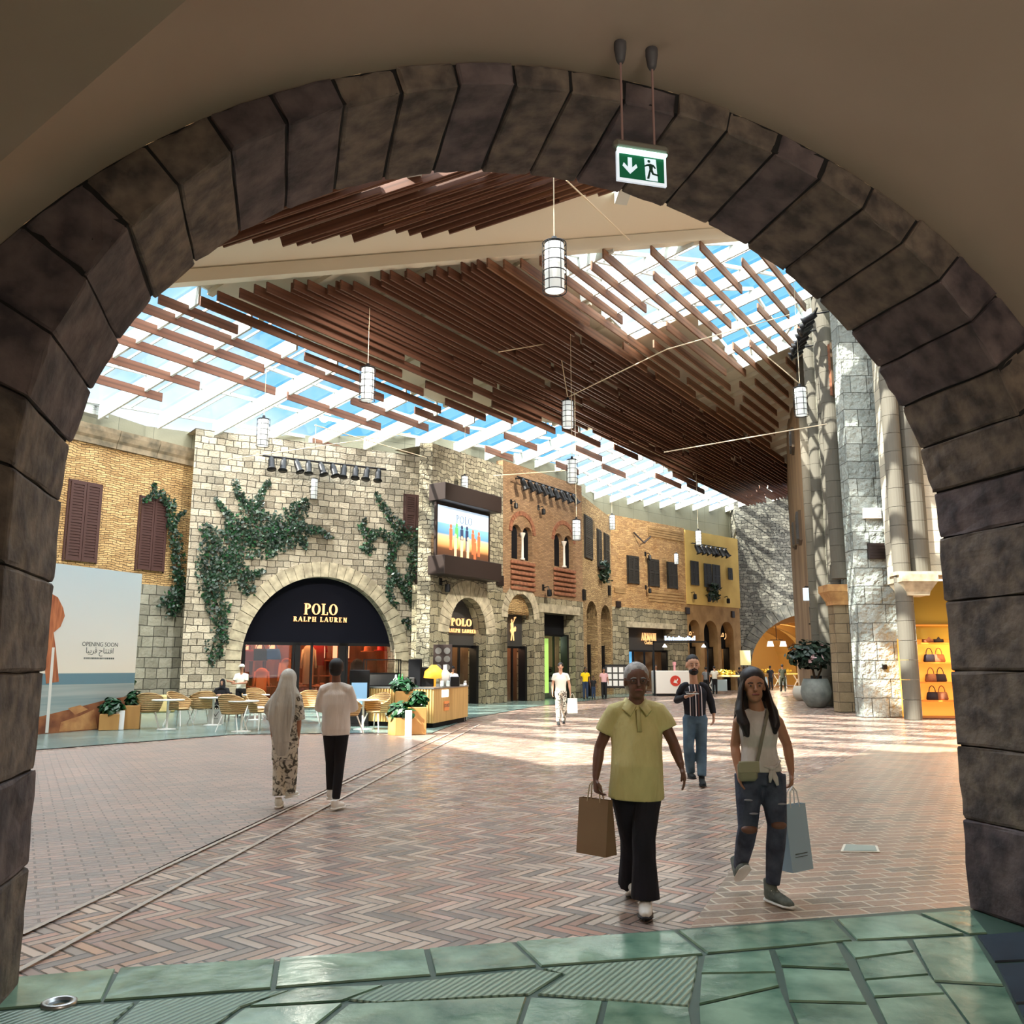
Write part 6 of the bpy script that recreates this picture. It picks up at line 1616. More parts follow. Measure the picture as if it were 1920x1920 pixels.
# ================================================================== COFFEE KIOSK
kA, kB, kC = G(683, 1361), G(812, 1366), G(877, 1352)
kk = [kA, kB, kC]; back = Vector((.25, 2.6, 0)); kD = kC + Vector((-.3, 2.0, 0)); kE = kA + Vector((.1, 2.2, 0))
foot = [kA, kB, kC, kD, kE]; cen = sum(foot, Vector())/5; KH = 1.08
ki = thing('coffee_kiosk', 'slatted pale wood coffee kiosk with a lit panel and an orange notice', 'kiosk', (cen.x, cen.y, .005))
def kp(v, z, k=1.0): q = (v-cen)*k; return Vector((q.x, q.y, z))
m = MB(); n_ = 5
def loopprism(m, k0, z0, k1, z1): v = [kp(f, z0, k0) for f in foot] + [kp(f, z1, k1) for f in foot]; m.add(v, [tuple(range(n_)), tuple(n_+i for i in range(n_))] + [(i, (i+1) % n_, n_+(i+1) % n_, n_+i) for i in range(n_)])
loopprism(m, .96, 0, .96, .13); part(m, 'plinth', M_['blackmatte'], ki)
m = MB(); loopprism(m, 1.0, .13, 1.0, KH-.04); part(m, 'counter_body', M_['counterwood'], ki)
m = MB(); loopprism(m, 1.015, KH-.04, 1.015, KH); part(m, 'counter_top', M_['steel'], ki)
m = MB(); a, b = kp(kA, 0), kp(kB, 0); d = (b-a).normalized(); nn = Vector((d.y, -d.x, 0)); L = (b-a).length; x = .03
while x < L-.04:
    c = a + d*x; v = [c+nn*.002, c+d*.05+nn*.002, c+d*.05+nn*.03, c+nn*.03]; m.add([q+Vector((0,0,.14)) for q in v]+[q+Vector((0,0,KH-.05)) for q in v], [(0,1,2,3),(4,5,6,7),(0,1,5,4),(1,2,6,5),(2,3,7,6),(3,0,4,7)]); x += .095
part(m, 'wood_battens', M_['counterwood'], ki)
def onface(a, b, s, z, w, h, off=.02, th=.02):
    "box on the face a-b at distance s"
    d = (b-a).normalized(); nn = Vector((d.y, -d.x, 0)); c = a+d*s; v = [c-d*w/2+nn*off, c+d*w/2+nn*off, c+d*w/2+nn*(off+th), c-d*w/2+nn*(off+th)]
    m = MB(); m.add([Vector((q.x,q.y,z)) for q in v]+[Vector((q.x,q.y,z+h)) for q in v], [(0,1,2,3),(4,5,6,7),(0,1,5,4),(1,2,6,5),(2,3,7,6),(3,0,4,7)]); return m
b2, c2_ = kp(kB, 0), kp(kC, 0); Lf = (c2_-b2).length
part(onface(b2, c2_, Lf*.30, .80, .60, .2, .0), 'lit_menu_panel', M_['whitelit'], ki)
part(onface(b2, c2_, Lf*.34, .42, .45, .26, .0), 'orange_notice', plain('orange_notice', rgb(236,150,84), .6), ki)
d = (c2_-b2).normalized(); q = b2 + d*(Lf*.34) + Vector((d.y, -d.x, 0))*.025; 
o = plaintext('ZO DOZ', Matrix.Translation(ki.location + Vector((q.x, q.y, .52))) @ Matrix.Rotation(math.atan2(d.y, d.x), 4, 'Z'), .13, gry, 'notice_letters', ki, .002)
# things standing on the counter
zc = KH + .005
def on_counter(px, depth, w, h, d, mat, name, label, cat, group=None, shape='box', rz=0.0):
    p = AT(px, 1290, kA.y + depth); m = MB()
    if shape == 'box': m.bbox(-w/2, w/2, -d/2, d/2, 0, h, .02)
    elif shape == 'bottle': m.lathe([(w/2, 0), (w/2, h*.6), (w*.2, h*.78), (w*.17, h), (0, h)], 12)
    elif shape == 'cone': m.lathe([(w*.1, 0), (w*.12, h*.35), (w/2, h*.4), (w*.45, h*.7), (w*.12, h), (0, h)], 14)
    o = m.build(name, mat, smooth=(shape != 'box')); o.location = (p.x, p.y, zc); o.rotation_euler = (0,0,rz); tag(o, label, cat, group); return o
P = AT(716, 1290, kA.y+.7)
dc = thing('display_case', 'black framed glass display case on the left of the kiosk counter', 'display case', (P.x, P.y, zc))
m = MB(); w, d_, h = 1.05, .5, .78
for a in (-w/2, w/2-.03):
    for b in (-d_/2, d_/2-.03): m.box(a, a+.03, b, b+.03, 0, h)
for z in (0, .36, h-.03): m.box(-w/2, w/2, -d_/2, -d_/2+.03, z, z+.03).box(-w/2, w/2, d_/2-.03, d_/2, z, z+.03)
part(m, 'case_frame', M_['black'], dc)
m = MB(); m.box(-w/2+.01, w/2-.01, -d_/2+.01, d_/2-.01, 0, .36); part(m, 'dark_lower_case', M_['grey_panel'], dc)
m = MB(); m.box(-w/2+.01, w/2-.01, -d_/2+.012, -d_/2+.018, .39, h-.03).box(-w/2, w/2, -d_/2, d_/2, h-.012, h); part(m, 'case_glass', M_['shopglass'], dc)
on_counter(742, .25, .16, .34, .16, plain('pale_bottle', rgb(190,206,200), .2), 'milk_bottle', 'pale bottle beside the green ones on the kiosk counter', 'bottle', None, 'bottle')
for i, px in enumerate((748, 754)): on_counter(px, .25, .10, .36, .1, plain('green_bottle', rgb(40,130,60), .15), 'green_bottle', 'green bottle, %s of the two on the kiosk counter' % ('left' if i == 0 else 'right'), 'bottle', 'green bottles on the kiosk', 'bottle')
on_counter(768, .25, .3, .26, .2, M_['grey_panel'], 'coffee_grinder', 'dark grinder between the green bottles and the tall coffee machine', 'coffee grinder')
on_counter(778, .4, .36, .78, .4, M_['blackmatte'], 'coffee_machine', 'tall black coffee machine at the middle of the kiosk', 'coffee machine')
on_counter(798, .5, .5, .55, .4, M_['black'], 'espresso_machine', 'black espresso machine right of the tall coffee machine', 'coffee machine')
on_counter(813, .4, .62, .62, .5, plain('orange_lamp', rgb(255,180,60), .5, emis=.8), 'table_lamp', 'glowing orange lamp shade on the kiosk counter', 'lamp', None, 'cone')
on_counter(834, .35, .3, .62, .3, M_['white_paint'], 'cup_tower', 'tower of white cups right of the orange lamp', 'cups', None, 'bottle')
for i, px in enumerate((829, 840)): on_counter(px, .1, .1, .17, .1, plain('clear_cup', rgb(210,224,222), .2), 'plastic_cup', 'clear cup, %s of the two on the kiosk edge' % ('left' if i == 0 else 'right'), 'cup', 'clear cups on the kiosk')
on_counter(853, .35, .26, .28, .24, M_['black'], 'payment_terminal', 'small black till at the right end of the kiosk counter', 'till')
# tall glass guard at the right end
P = AT(872, 1300, kC.y+.3); gg = thing('glass_guard', 'narrow glass display end with white frame at the right of the kiosk', 'display case', (P.x, P.y, .005))
m = MB(); m.box(-.02, .02, -.5, -.46, 0, 1.2).box(-.02,.02,.46,.5,0,1.2).box(-.02,.02,-.5,.5,1.16,1.2); part(m, 'white_frame', M_['white_paint'], gg)
m = MB(); m.box(-.3, -.28, -.5, .5, .45, 1.15); part(m, 'glass_side', plain('grey_blue_pane', rgb(120,140,150), .15), gg)
m = MB(); m.ball((-.1, -.3, .62), (.2,.15,.2)); part(m, 'pale_package', plain('pale_pink', rgb(240,214,220), .6), gg, True)
# menu board between arch and kiosk, poster stand behind the couple
P = AT(830, 1240, 33); t = thing('menu_board', 'brown menu board with six round pictures behind the kiosk', 'sign', (P.x, P.y, .005))
m = MB(); m.tube([(0,0,0),(0,0,1.5)], .03, 8); part(m, 'post', M_['black'], t); m = MB(); m.bbox(-.35,.35,-.03,.03,1.45,2.45,.01); part(m, 'board', M_['brown_metal'], t)
for i in range(2):
    for j in range(3): m = MB(); m.lathe([(0,0),(.12,0),(.12,.01),(0,.01)], 14); part(m, 'round_picture', M_['steel'], t).matrix_local = Matrix.Translation((-.16+.32*i, -.035, 1.62+.3*j)) @ Matrix.Rotation(PI/2, 4, 'X')
P = G(672, 1362); t = thing('poster_stand', 'black framed blue sky poster stand left of the kiosk', 'sign', (P.x, P.y, .005))
m = MB(); m.bbox(-.28,.28,-.03,.03,.05,1.55,.01).box(-.3,.3,-.15,.15,0,.05); part(m, 'stand_frame', M_['black'], t); m = MB(); m.box(-.22,.22,-.036,-.03,.5,1.2); part(m, 'poster', plain('poster_blue', rgb(140,180,214), .5, emis=.25), t)

# ================================================================== FAR RIGHT: pots, white kiosk, stalls
def pot(px, py, r, h, mat, label, taper=.62):
    P = G(px, py); t = thing('round_pot', label, 'pot', (P.x, P.y, .005))
    m = MB(); m.lathe([(r*.5,0),(r*.62,h*.03),(r*.92,h*.3),(r,h*.55),(r*.9,h*.85),(r*.78,h),(r*.7,h),(r*.72,h*.93),(0,h*.92)], 26); part(m, 'pot_body', mat, t, True); return t
gp = plain('grey_pot', rgb(150,156,150), .6, c2=rgb(120,126,122), scale=3)
t = pot(1532, 1326, .62, 1.15, gp, 'large grey round pot holding the flowering bush by the right wall'); 
m = MB(); m.tube([(0,0,1.0),(-.1,0,1.6),(-.2,.0,2.1)], .05, 6).tube([(0,0,1.0),(.25,0,1.5),(.35,.05,1.9)], .04, 6); part(m, 'trunk', M_['stem'], t)
leafball(t, (-.15, 0, 2.15), (1.05, .8, .62), 900, 21, 'leaf', .16)
leafball(t, (-.1, -.3, 2.15), (.75, .6, .45), 60, 22, 'white_flower', .13, 'blossoms') if M_.setdefault('white_flower', plain('pink_white_flower', rgb(250,214,220), .6)) else None
pot(1506, 1313, .5, .7, plain('pale_bowl', rgb(214,212,200), .6), 'small pale bowl pot left of the large grey pot')
P = G(1549, 1322); m = MB(); m.bbox(-.35,.35,-.4,.4,0,1.25,.02); o = m.build('dark_square_pot', M_['blackmatte']); o.location = (P.x+.1, P.y+.7, .005); tag(o, 'black square pot behind the large grey round pot', 'pot')
for k, (px, py) in enumerate(((1052, 1309),)):
    P = G(1028, 1309); t = thing('potted_succulent', 'leafy plant in a stone pot by the square green shop window', 'plant', (P.x, P.y, .005)); m = MB(); m.lathe([(.3,0),(.4,.5),(.42,.85),(.36,.85),(0,.8)], 16); part(m, 'pot_body', gp, t, True); leafball(t, (0,0,1.2), (.4,.4,.5), 130, 31, 'leaf', .2)
P = G(1268, 1305); t = thing('white_kiosk', 'white kiosk counter with a red round emblem behind the striped shirt man', 'kiosk', (P.x, P.y, .0))
m = MB(); m.bbox(-1.15, 1.15, 0, 1.6, .12, 1.42, .03); part(m, 'counter_body', M_['white_paint'], t); m = MB(); m.box(-1.1,1.1,.05,1.55,0,.12); part(m, 'plinth', M_['black'], t)
m = MB(); m.lathe([(0,0),(.3,0),(.3,.02),(0,.02)], 24); o = part(m, 'red_emblem', plain('red_emblem', rgb(206,60,44), .5), t); o.matrix_local = Matrix.Translation((-.02, 0, .85)) @ Matrix.Rotation(PI/2, 4, 'X')
m = MB(); m.prism([(-.15,.75),(-.05,.95),(.0,.85),(.1,.98),(.13,.92),(.04,.78),(.12,.7),(.0,.72)], -.03, -.02); part(m, 'emblem_mark', M_['white_paint'], t)
m = MB()
for x in (-1.2, 1.9): m.box(x-.04, x+.04, .1, .18, 0, 3.1)
m.box(-1.24, 1.94, .1, .18, 3.02, 3.1); part(m, 'black_portal', M_['black'], t)
m = MB(); rr = random.Random(2); x = -.55
while x < 1.2: w = rr.uniform(.04,.11); m.box(x, x+w, .08, .12, 3.16, 3.16+rr.uniform(.12,.24)); x += w+.03
part(m, 'blue_lit_lettering', plain('blue_lit', rgb(190,216,255), .4, emis=1.8), t)
for x in (-.55, 1.7):
    m = MB(); m.lathe([(.02,.2),(.12,.06),(.14,0),(0,0)], 12, c=(x,.14,2.75)); part(m, 'small_lamp', M_['whitelit'], t)
m = MB(); m.lathe([(.06,0),(.06,.3),(.1,.34),(.1,.5),(0,.5)], 10); o = m.build('pink_bottle', plain('pinkish', rgb(240,170,180), .5)); o.location = P + Vector((.0,.3,1.42)); tag(o, 'pink topped bottle on the white kiosk', 'bottle')
# poster frame stand left of the old man's head
P = G(1160, 1308); t = thing('photograph_display', 'black framed board of small photographs beside the woman in pink', 'sign', (P.x, P.y, .005))
m = MB(); m.box(-.75,-.69,-.03,.03,0,1.75).box(.69,.75,-.03,.03,0,1.75).box(-.75,.75,-.03,.03,1.7,1.76).box(-.75,.75,-.03,.03,.5,.56); part(m, 'frame', M_['black'], t)
m = MB(); m.box(-.69,.69,-.02,.0,.56,1.7); part(m, 'board', M_['grey_panel'], t)
for i in range(4):
    for j in range(3): m = MB(); m.box(-.6+.32*i,-.36+.32*i,-.03,-.02,.62+.36*j,.9+.36*j); part(m, 'photograph', M_['paper_w'], t)
# stalls behind
for px, py, w, l, col in ((1365, 1300, 2.6, 'pale market stall with yellow goods right of the striped shirt man', rgb(226,196,130)), (1440, 1290, 2.4, 'dark market stall with yellow lamps before the far archway', rgb(150,120,70)), (1475, 1288, 1.8, 'bright yellow lit stall under the far archway', rgb(246,226,130))):
    P = G(px, py); t = thing('market_stall', l, 'stall', (P.x, P.y, .005), group='stalls at the far end')
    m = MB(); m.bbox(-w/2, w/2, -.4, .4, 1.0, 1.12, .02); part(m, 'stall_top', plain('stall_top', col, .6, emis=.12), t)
    for x in (-w/2+.1, w/2-.1):
        m = MB(); m.tube([(x-.3,-.3,0),(x+.3,-.3,1.0)], .04, 6).tube([(x+.3,-.3,0),(x-.3,-.3,1.0)], .04, 6); part(m, 'cross_leg', M_['white_paint'], t)
    m = MB(); m.box(-w*.42, -w*.05, -.42, -.4, .15, .85); part(m, 'front_panel', plain('grey_blue_panel', rgb(170,190,196), .6), t)
    leafball(t, (-.1, 0, 1.3), (w*.3, .3, .2), 90, int(px), 'yellow_goods', .12, 'yellow_goods') if M_.setdefault('yellow_goods', plain('yellow_goods', rgb(236,210,90), .7)) else None
P = G(1400, 1296); t = thing('easel_sign', 'small pale sign on an easel left of the far archway', 'sign', (P.x, P.y, .005)); m = MB(); m.tube([(-.3,0,0),(-.1,0,1.9)], .03, 6).tube([(.3,0,0),(.1,0,1.9)], .03, 6); part(m, 'easel', M_['stem'], t); m = MB(); m.box(-.36,.36,-.05,-.03,1.75,2.75); part(m, 'sign_card', plain('pale_yellow_card', rgb(236,226,160), .5, emis=.5), t)
# chandelier under the far vault and slim bright pillar light
P = AT(1456, 1200, 70); t = thing('chandelier', 'small chandelier with two lit shades beyond the far archway', 'lamp', P)
m = MB(); m.tube([(0,0,0),(0,0,2.0)], .03, 6).tube([(-.5,0,0),(.5,0,0)], .03, 6); part(m, 'arms', M_['brown_metal'], t)
for x in (-.5, .5): m = MB(); m.lathe([(.18,-.1),(.28,-.5),(0,-.5)], 12, c=(x,0,0)); part(m, 'lit_shade', M_['whitelit'], t)
glow('far_vault_light', W6.pt(ctr, 3.6, -6), 350, (1,.8,.45), .4); glow('far_vault_light', W6.pt(ctr-2, 3.6, -11), 300, (1,.8,.45), .4)
# hanging banner sign on the right wall
P = AT(1526, 1130, 42); t = thing('hanging_bracket_sign', 'white projecting sign with a lantern under it on the right wall', 'sign', P)
m = MB(); m.tube([(-.4,0,.75),(1.1,0,.75)], .03, 6); part(m, 'upper_bracket', M_['black'], t); m = MB(); m.tube([(-.3,0,-1.0),(1.0,0,-1.0)], .03, 6); part(m, 'lower_bracket', M_['black'], t)
m = MB(); m.bbox(-.48,.48,-.05,.05,.1,.7,.01); part(m, 'sign_board', plain('pale_blue_lit', rgb(220,236,250), .5, emis=.6), t)
m = MB(); m.lathe([(.22,-.95),(.24,-.2),(.05,-.1),(0,0.1)], 12); part(m, 'lantern_cage', M_['grey_panel'], t)
# ================================================================== PEOPLE
SK = {'tan': plain('skin_tan', rgb(176,126,98), .55), 'dark': plain('skin_dark', rgb(112,76,60), .55), 'light': plain('skin_light', rgb(206,160,132), .55)}
CL = {}
def cloth(n, c, c2=None, **k):
    if n not in CL: CL[n] = plain('cloth_' + n, c, .85, c2=c2, **({'scale': 6, 'bump': .25} | k))
    return CL[n]
def stripes():
    m, n, b = newmat('cloth_striped'); L = n.links; b.inputs['Roughness'].default_value = .85
    tc = n.nodes.new('ShaderNodeTexCoord'); sp = n.nodes.new('ShaderNodeSeparateXYZ'); L.new(tc.outputs['Object'], sp.inputs[0])
    a = math_node(n, 'MULTIPLY_ADD', sp.outputs[0], 1/.34, .5)
    r = n.nodes.new('ShaderNodeValToRGB'); r.color_ramp.interpolation = 'CONSTANT'; e = r.color_ramp.elements
    nv, wh, br, gr = rgb(20,22,34), rgb(236,232,236), rgb(96,62,56), rgb(78,78,88)
    e[0].color = nv; e[1].position = .26; e[1].color = wh
    for p, c in ((.295, nv), (.36, gr), (.40, nv), (.49, wh), (.53, nv), (.60, br), (.66, nv), (.75, wh), (.785, nv)): q = e.new(p); q.color = c
    L.new(a, r.inputs['Fac']); L.new(r.outputs[0], b.inputs['Base Color']); return m
def remesh(o, vox, sm=4):
    r = o.modifiers.new('remesh', 'REMESH'); r.mode = 'VOXEL'; r.voxel_size = vox; r.use_smooth_shade = True
    if sm: s = o.modifiers.new('smooth', 'SMOOTH'); s.factor = .5; s.iterations = sm
    return o
def hand(mb, W, d, n, s, k=1.0, curl=.5, fist=False):
    "wrist W, finger direction d, palm-side normal n, s towards the thumb"
    d = Vector(d).normalized(); n = Vector(n); n = (n - d*n.dot(d)).normalized(); s = Vector(s); s = (s - d*s.dot(d) - n*s.dot(n)).normalized(); W = Vector(W)
    mb.tube([W - d*.03*k, W + d*.02*k, W + d*.06*k, W + d*.095*k], [(.027*k,.021*k),(.036*k,.018*k),(.042*k,.017*k),(.040*k,.014*k)], 10, ref=s)
    for i, L in enumerate((.070, .079, .074, .058)):
        o = s*(.030 - .020*i)*k; p = W + d*.088*k + o; c = curl*(1+.12*i) + (.9 if fist else 0); P = [p]; dd = d.copy()
        for seg in (.45, .32, .26):
            dd = (dd*math.cos(c*.75) + n*math.sin(c*.75)).normalized(); nn_ = s.cross(dd); nn_ = nn_ if nn_.dot(n) > 0 or not fist else nn_
            p = p + dd*L*seg*k; P.append(p)
        mb.tube(P, [.0095*k, .009*k, .008*k, .0065*k], 8)
    t = W + d*.025*k + s*.034*k
    mb.tube([t - s*.012*k, t + (s*.8+d*.7)*.03*k, t + (s*.55+d)*.052*k + n*.012*k, t + (s*.35+d*1.05)*.072*k + n*.024*k], [.013*k, .012*k, .010*k, .008*k], 8)
def J(root, px, py, dy=0.0):
    p = AT(px, py, root.y + dy); return p - root
def leg_tube(mb, hip, kn, an, r, flare=0.0, stop=1.0, n=12):
    hip, kn, an = Vector(hip), Vector(kn), Vector(an); e = kn.lerp(an, stop + (.06 if stop > .9 else 0))
    mb.tube([hip, hip.lerp(kn, .45), kn, kn.lerp(e, .35), e], [r[0], r[0]*.86, r[1], r[1]*.98, r[2]+flare], n)
def shoe(root_t, an, yaw, mat, solemat, L=.27, k=1.0, tilt=0.0, high=.0, vox=.009, label=None):
    "shoe as a part, toe towards -y before yaw"
    o_ = Matrix.Translation((an[0], an[1], 0)) @ Matrix.Rotation(yaw, 4, 'Z') @ Matrix.Translation((0, 0, max(an[2]-.085*k, 0))) @ Matrix.Rotation(tilt, 4, 'X')
    m = MB(); P = [(0,.075,.045),(0,.06,.05),(0,0,.055),(0,-.07,.047),(0,-.14,.036),(0,-.185,.03)]; R = [(.022,.032),(.034,.04),(.040,.046),(.045,.038),(.043,.03),(.024,.018)]
    m.tube([Vector(p)*k for p in P], [(a*k, b*k) for a, b in R], 12, o_, ref=(1,0,0)).tube([Vector((0,.02,.04))*k, Vector((0,.025,.075))*k, Vector((0,.03,.115+high))*k], [(.040*k,.056*k),(.042*k,.056*k),(.043*k,.050*k)], 12, o_, ref=(1,0,0)).tube([Vector((0,.0,.09))*k, Vector((0,-.06,.062))*k], [(.036*k,.02*k),(.034*k,.02*k)], 10, o_, ref=(1,0,0))
    sh = part(m, 'shoe', mat, root_t, True); remesh(sh, vox, 3)
    if vox < .01:
        m = MB()
        for i in range(5): y = -.015-.022*i; zt = .108-.0125*i-.0035*i; m.tube([Vector((-.032,y,zt-.018))*k, Vector((0,y-.004,zt))*k, Vector((.032,y,zt-.018))*k], .0038*k, 6, o_)
        part(m, 'laces', CL.setdefault('laces', plain('lace_white', rgb(230,230,226), .7)), sh)
    m = MB(); m.tube([Vector((0,.085,.014))*k, Vector((0,.06,.014))*k, Vector((0,-.05,.012))*k, Vector((0,-.14,.012))*k, Vector((0,-.2,.016))*k], [(.022*k,.012*k),(.040*k,.014*k),(.046*k,.013*k),(.049*k,.013*k),(.024*k,.010*k)], 12, o_, ref=(1,0,0)); part(m, 'sole', solemat, sh, True)
def face_parts(t, hc, f, k, hair, eyes=True, beard=None, glasses=False, yaw=0.0, lips=(150,82,78)):
    Rz = Matrix.Translation(hc) @ Matrix.Rotation(yaw, 4, 'Z')
    dk_ = plain('eye_dark', rgb(24,18,16), .3) if 'eye' not in CL else CL['eye']; CL['eye'] = dk_
    ew = CL.setdefault('eyewhite', plain('eye_white', rgb(150,138,130), .5)); lp = CL.setdefault('lips', plain('lips', rgb(*lips), .5))
    for s in (-1, 1):
        m = MB(); m.ball((s*.031*k, f*.079*k, .006*k), (.011*k,.0065*k,.0045*k), Rz, 8, 6); e = part(m, 'eye', ew, t, True)
        m = MB(); m.ball((s*.031*k, f*.0855*k, .006*k), (.0062*k,.004*k,.0048*k), Rz, 8, 6); part(m, 'iris', dk_, e, True)
        m = MB(); m.tube([(s*.014*k, f*.090*k, .024*k), (s*.033*k, f*.088*k, .027*k), (s*.050*k, f*.076*k, .021*k)], [.003*k,.004*k,.002*k], 6, Rz); part(m, 'eyebrow', hair, t)
    m = MB(); m.tube([(-.024*k, f*.083*k, -.054*k), (-.008*k, f*.093*k, -.052*k), (.008*k, f*.093*k, -.052*k), (.024*k, f*.083*k, -.054*k)], [(.003*k,.003*k),(.006*k,.005*k),(.006*k,.005*k),(.003*k,.003*k)], 8, Rz); part(m, 'mouth', lp, t, True)
    if glasses:
        for s in (-1, 1):
            m = MB(); m.tube([(s*.033*k+.022*k*math.cos(2*PI*i/14), f*.094*k, .004*k+.017*k*math.sin(2*PI*i/14)) for i in range(15)], .0016*k, 5, Rz, cap=False).tube([(s*.055*k, f*.092*k, .008*k), (s*.082*k, f*.0, .008*k)], .002*k, 5, Rz); part(m, 'spectacles', CL['eye'], t)
    if beard:
        m = MB(); m.ball((0, f*.038*k, -.068*k), (.058*k,.056*k,.045*k), Rz).ball((0, f*.064*k, -.088*k), (.034*k,.03*k,.026*k), Rz).tube([(-.03*k, f*.085*k,-.045*k),(0,f*.096*k,-.036*k),(.03*k,f*.085*k,-.045*k)], .006*k, 6, Rz); part(m, 'beard', beard, t, True)
def head_mesh(m, hc, f, k, yaw=0.0):
    Rz = Matrix.Translation(hc) @ Matrix.Rotation(yaw, 4, 'Z')
    m.ball((0, f*-.008*k, .028*k), (.077*k,.094*k,.088*k), Rz, 18, 12).ball((0, f*.022*k, -.045*k), (.056*k,.062*k,.066*k), Rz, 16, 10)
    m.ball((0, f*.052*k, -.088*k), (.026*k,.026*k,.020*k), Rz)
    m.tube([(0, f*.082*k, .018*k), (0, f*.098*k, -.010*k), (0, f*.108*k, -.024*k), (0, f*.094*k, -.032*k)], [(.007*k,.008*k),(.010*k,.010*k),(.015*k,.010*k),(.012*k,.006*k)], 8, Rz, ref=(1,0,0))
    for s in (-1, 1): m.ball((s*.077*k, f*-.005*k, -.004*k), (.011*k,.020*k,.032*k), Rz, 8, 6)
def person(label, root, f, j, k, skin, group=None, hk=1.0, vox=.009, hands=True, parts=(), fist=(False, False), curl=.5, yaw=0.0, inner=True, armr=(.047,.038,.030), handdir=None):
    "j: joints in metres from the root. f = -1 faces the viewer, +1 faces away"
    t = thing('person', label, 'person', root, 0, group)
    m = MB(); V = {a: Vector(b) for a, b in j.items()}
    head_mesh(m, V['head'], f, k*hk, yaw)
    nb = (V['sl']+V['sr'])/2; nk = V['head'] + Vector((0, -f*.02*k, -.07*k))
    m.tube([nb + Vector((0,0,-.05*k)), nb + Vector((0,0,.02*k)), nk, nk + Vector((0,0,.05*k))], [.085*k, .06*k, .052*k, .05*k], 12)
    pel = (V['hl']+V['hr'])/2
    m.tube([pel + Vector((0,0,-.05*k)), pel.lerp(nb,.4), pel.lerp(nb,.75), nb], [(.12*k,.08*k),(.11*k,.08*k),(.13*k,.085*k),(.12*k,.06*k)], 12, ref=(1,0,0))
    for i, s in enumerate(('l', 'r')):
        m.tube([nb+Vector((0,0,-.03*k)), V['s'+s]+Vector((-.01*(-1 if s=='l' else 1),0,-.03*k)), V['s'+s].lerp(V['e'+s], .3), V['e'+s], V['e'+s].lerp(V['w'+s], .35), V['w'+s]], [.045*k, armr[0]*1.0*k, armr[0]*k, armr[1]*k, armr[1]*1.04*k, armr[2]*.82*k], 12)
        if hands:
            sg = -1 if s == 'l' else 1
            d = (V['t'+s] - V['w'+s]) if ('t'+s) in V else (V['w'+s]-V['e'+s])
            inw = Vector((-sg, 0, 0)) if not (('n'+s) in V) else V['n'+s]
            hand(m, V['w'+s], d, inw, (0, f*.9, 0) if not (('th'+s) in V) else V['th'+s], k, curl, fist[i])
        else: m.ball(V['w'+s] + (V['w'+s]-V['e'+s]).normalized()*.06*k, (.035*k,.03*k,.05*k))
        m.tube([V['h'+s], V['k'+s], V['a'+s]], [.07*k, .045*k, .030*k], 10)
    b = m.build('body', SK[skin], t, True); remesh(b, vox, 3)
    return t, V
def torso(V, k, hem, rows, f=-1):
    "tube of ellipses from hem to shoulders; rows = (fraction up from the hips to the neck, rx, ry, dx, dy)"
    nb = (V['sl']+V['sr'])/2; pel = (V['hl']+V['hr'])/2; m = MB()
    m.tube([pel.lerp(nb, a) + Vector((dx*k, dy*k, 0)) for a, rx, ry, dx, dy in rows], [(rx*k, ry*k) for a, rx, ry, dx, dy in rows], 18, ref=(1,0,0)); return m
def sleeves(m, V, k, stop, r=(.072,.062,.055), n=12, sides='lr'):
    nb = (V['sl']+V['sr'])/2
    for s in sides:
        S_, E, W = V['s'+s], V['e'+s], V['w'+s]
        if stop <= 1: S2 = S_ + Vector((0,0,-.022)); P = [nb.lerp(S_, .1)+Vector((0,0,.004)), nb.lerp(S_, .55)+Vector((0,0,-.004)), S2, S_.lerp(E, stop*.6), S_.lerp(E, stop)]; R = [r[0]*.80*k, r[0]*.85*k, r[0]*.92*k, r[1]*k, r[1]*1.02*k]
        else: S2 = S_ + Vector((0,0,-.022)); P = [nb.lerp(S_, .1 if stop < 1.9 else .5)+Vector((0,0,.0)), nb.lerp(S_, .55 if stop < 1.9 else .78)+Vector((0,0,-.004)), S2, S_.lerp(E, .5), E, E.lerp(W, (stop-1))]; R = [r[0]*.80*k, r[0]*.85*k, r[0]*.92*k, r[1]*k, r[1]*.95*k, r[2]*k]
        m.tube(P, R, n)
def trousers(t, V, k, mat, r=(.098,.070,.058), flare=0.0, stop=.97, vox=.011, name='trousers', waist=(.16,.118)):
    m = MB(); pel = (V['hl']+V['hr'])/2
    m.tube([pel+Vector((0,0,.09*k)), pel+Vector((0,0,.02*k)), pel+Vector((0,0,-.07*k))], [(waist[0]*.88*k,waist[1]*.90*k),(waist[0]*1.0*k,waist[1]*1.0*k),(waist[0]*.95*k,waist[1]*.95*k)], 16, ref=(1,0,0))
    for s in 'lr': leg_tube(m, V['h'+s]+Vector((0,0,.0)), V['k'+s], V['a'+s], [x*k for x in r], flare*k, stop)
    o = m.build(name, mat, t, True); remesh(o, vox, 4); return o

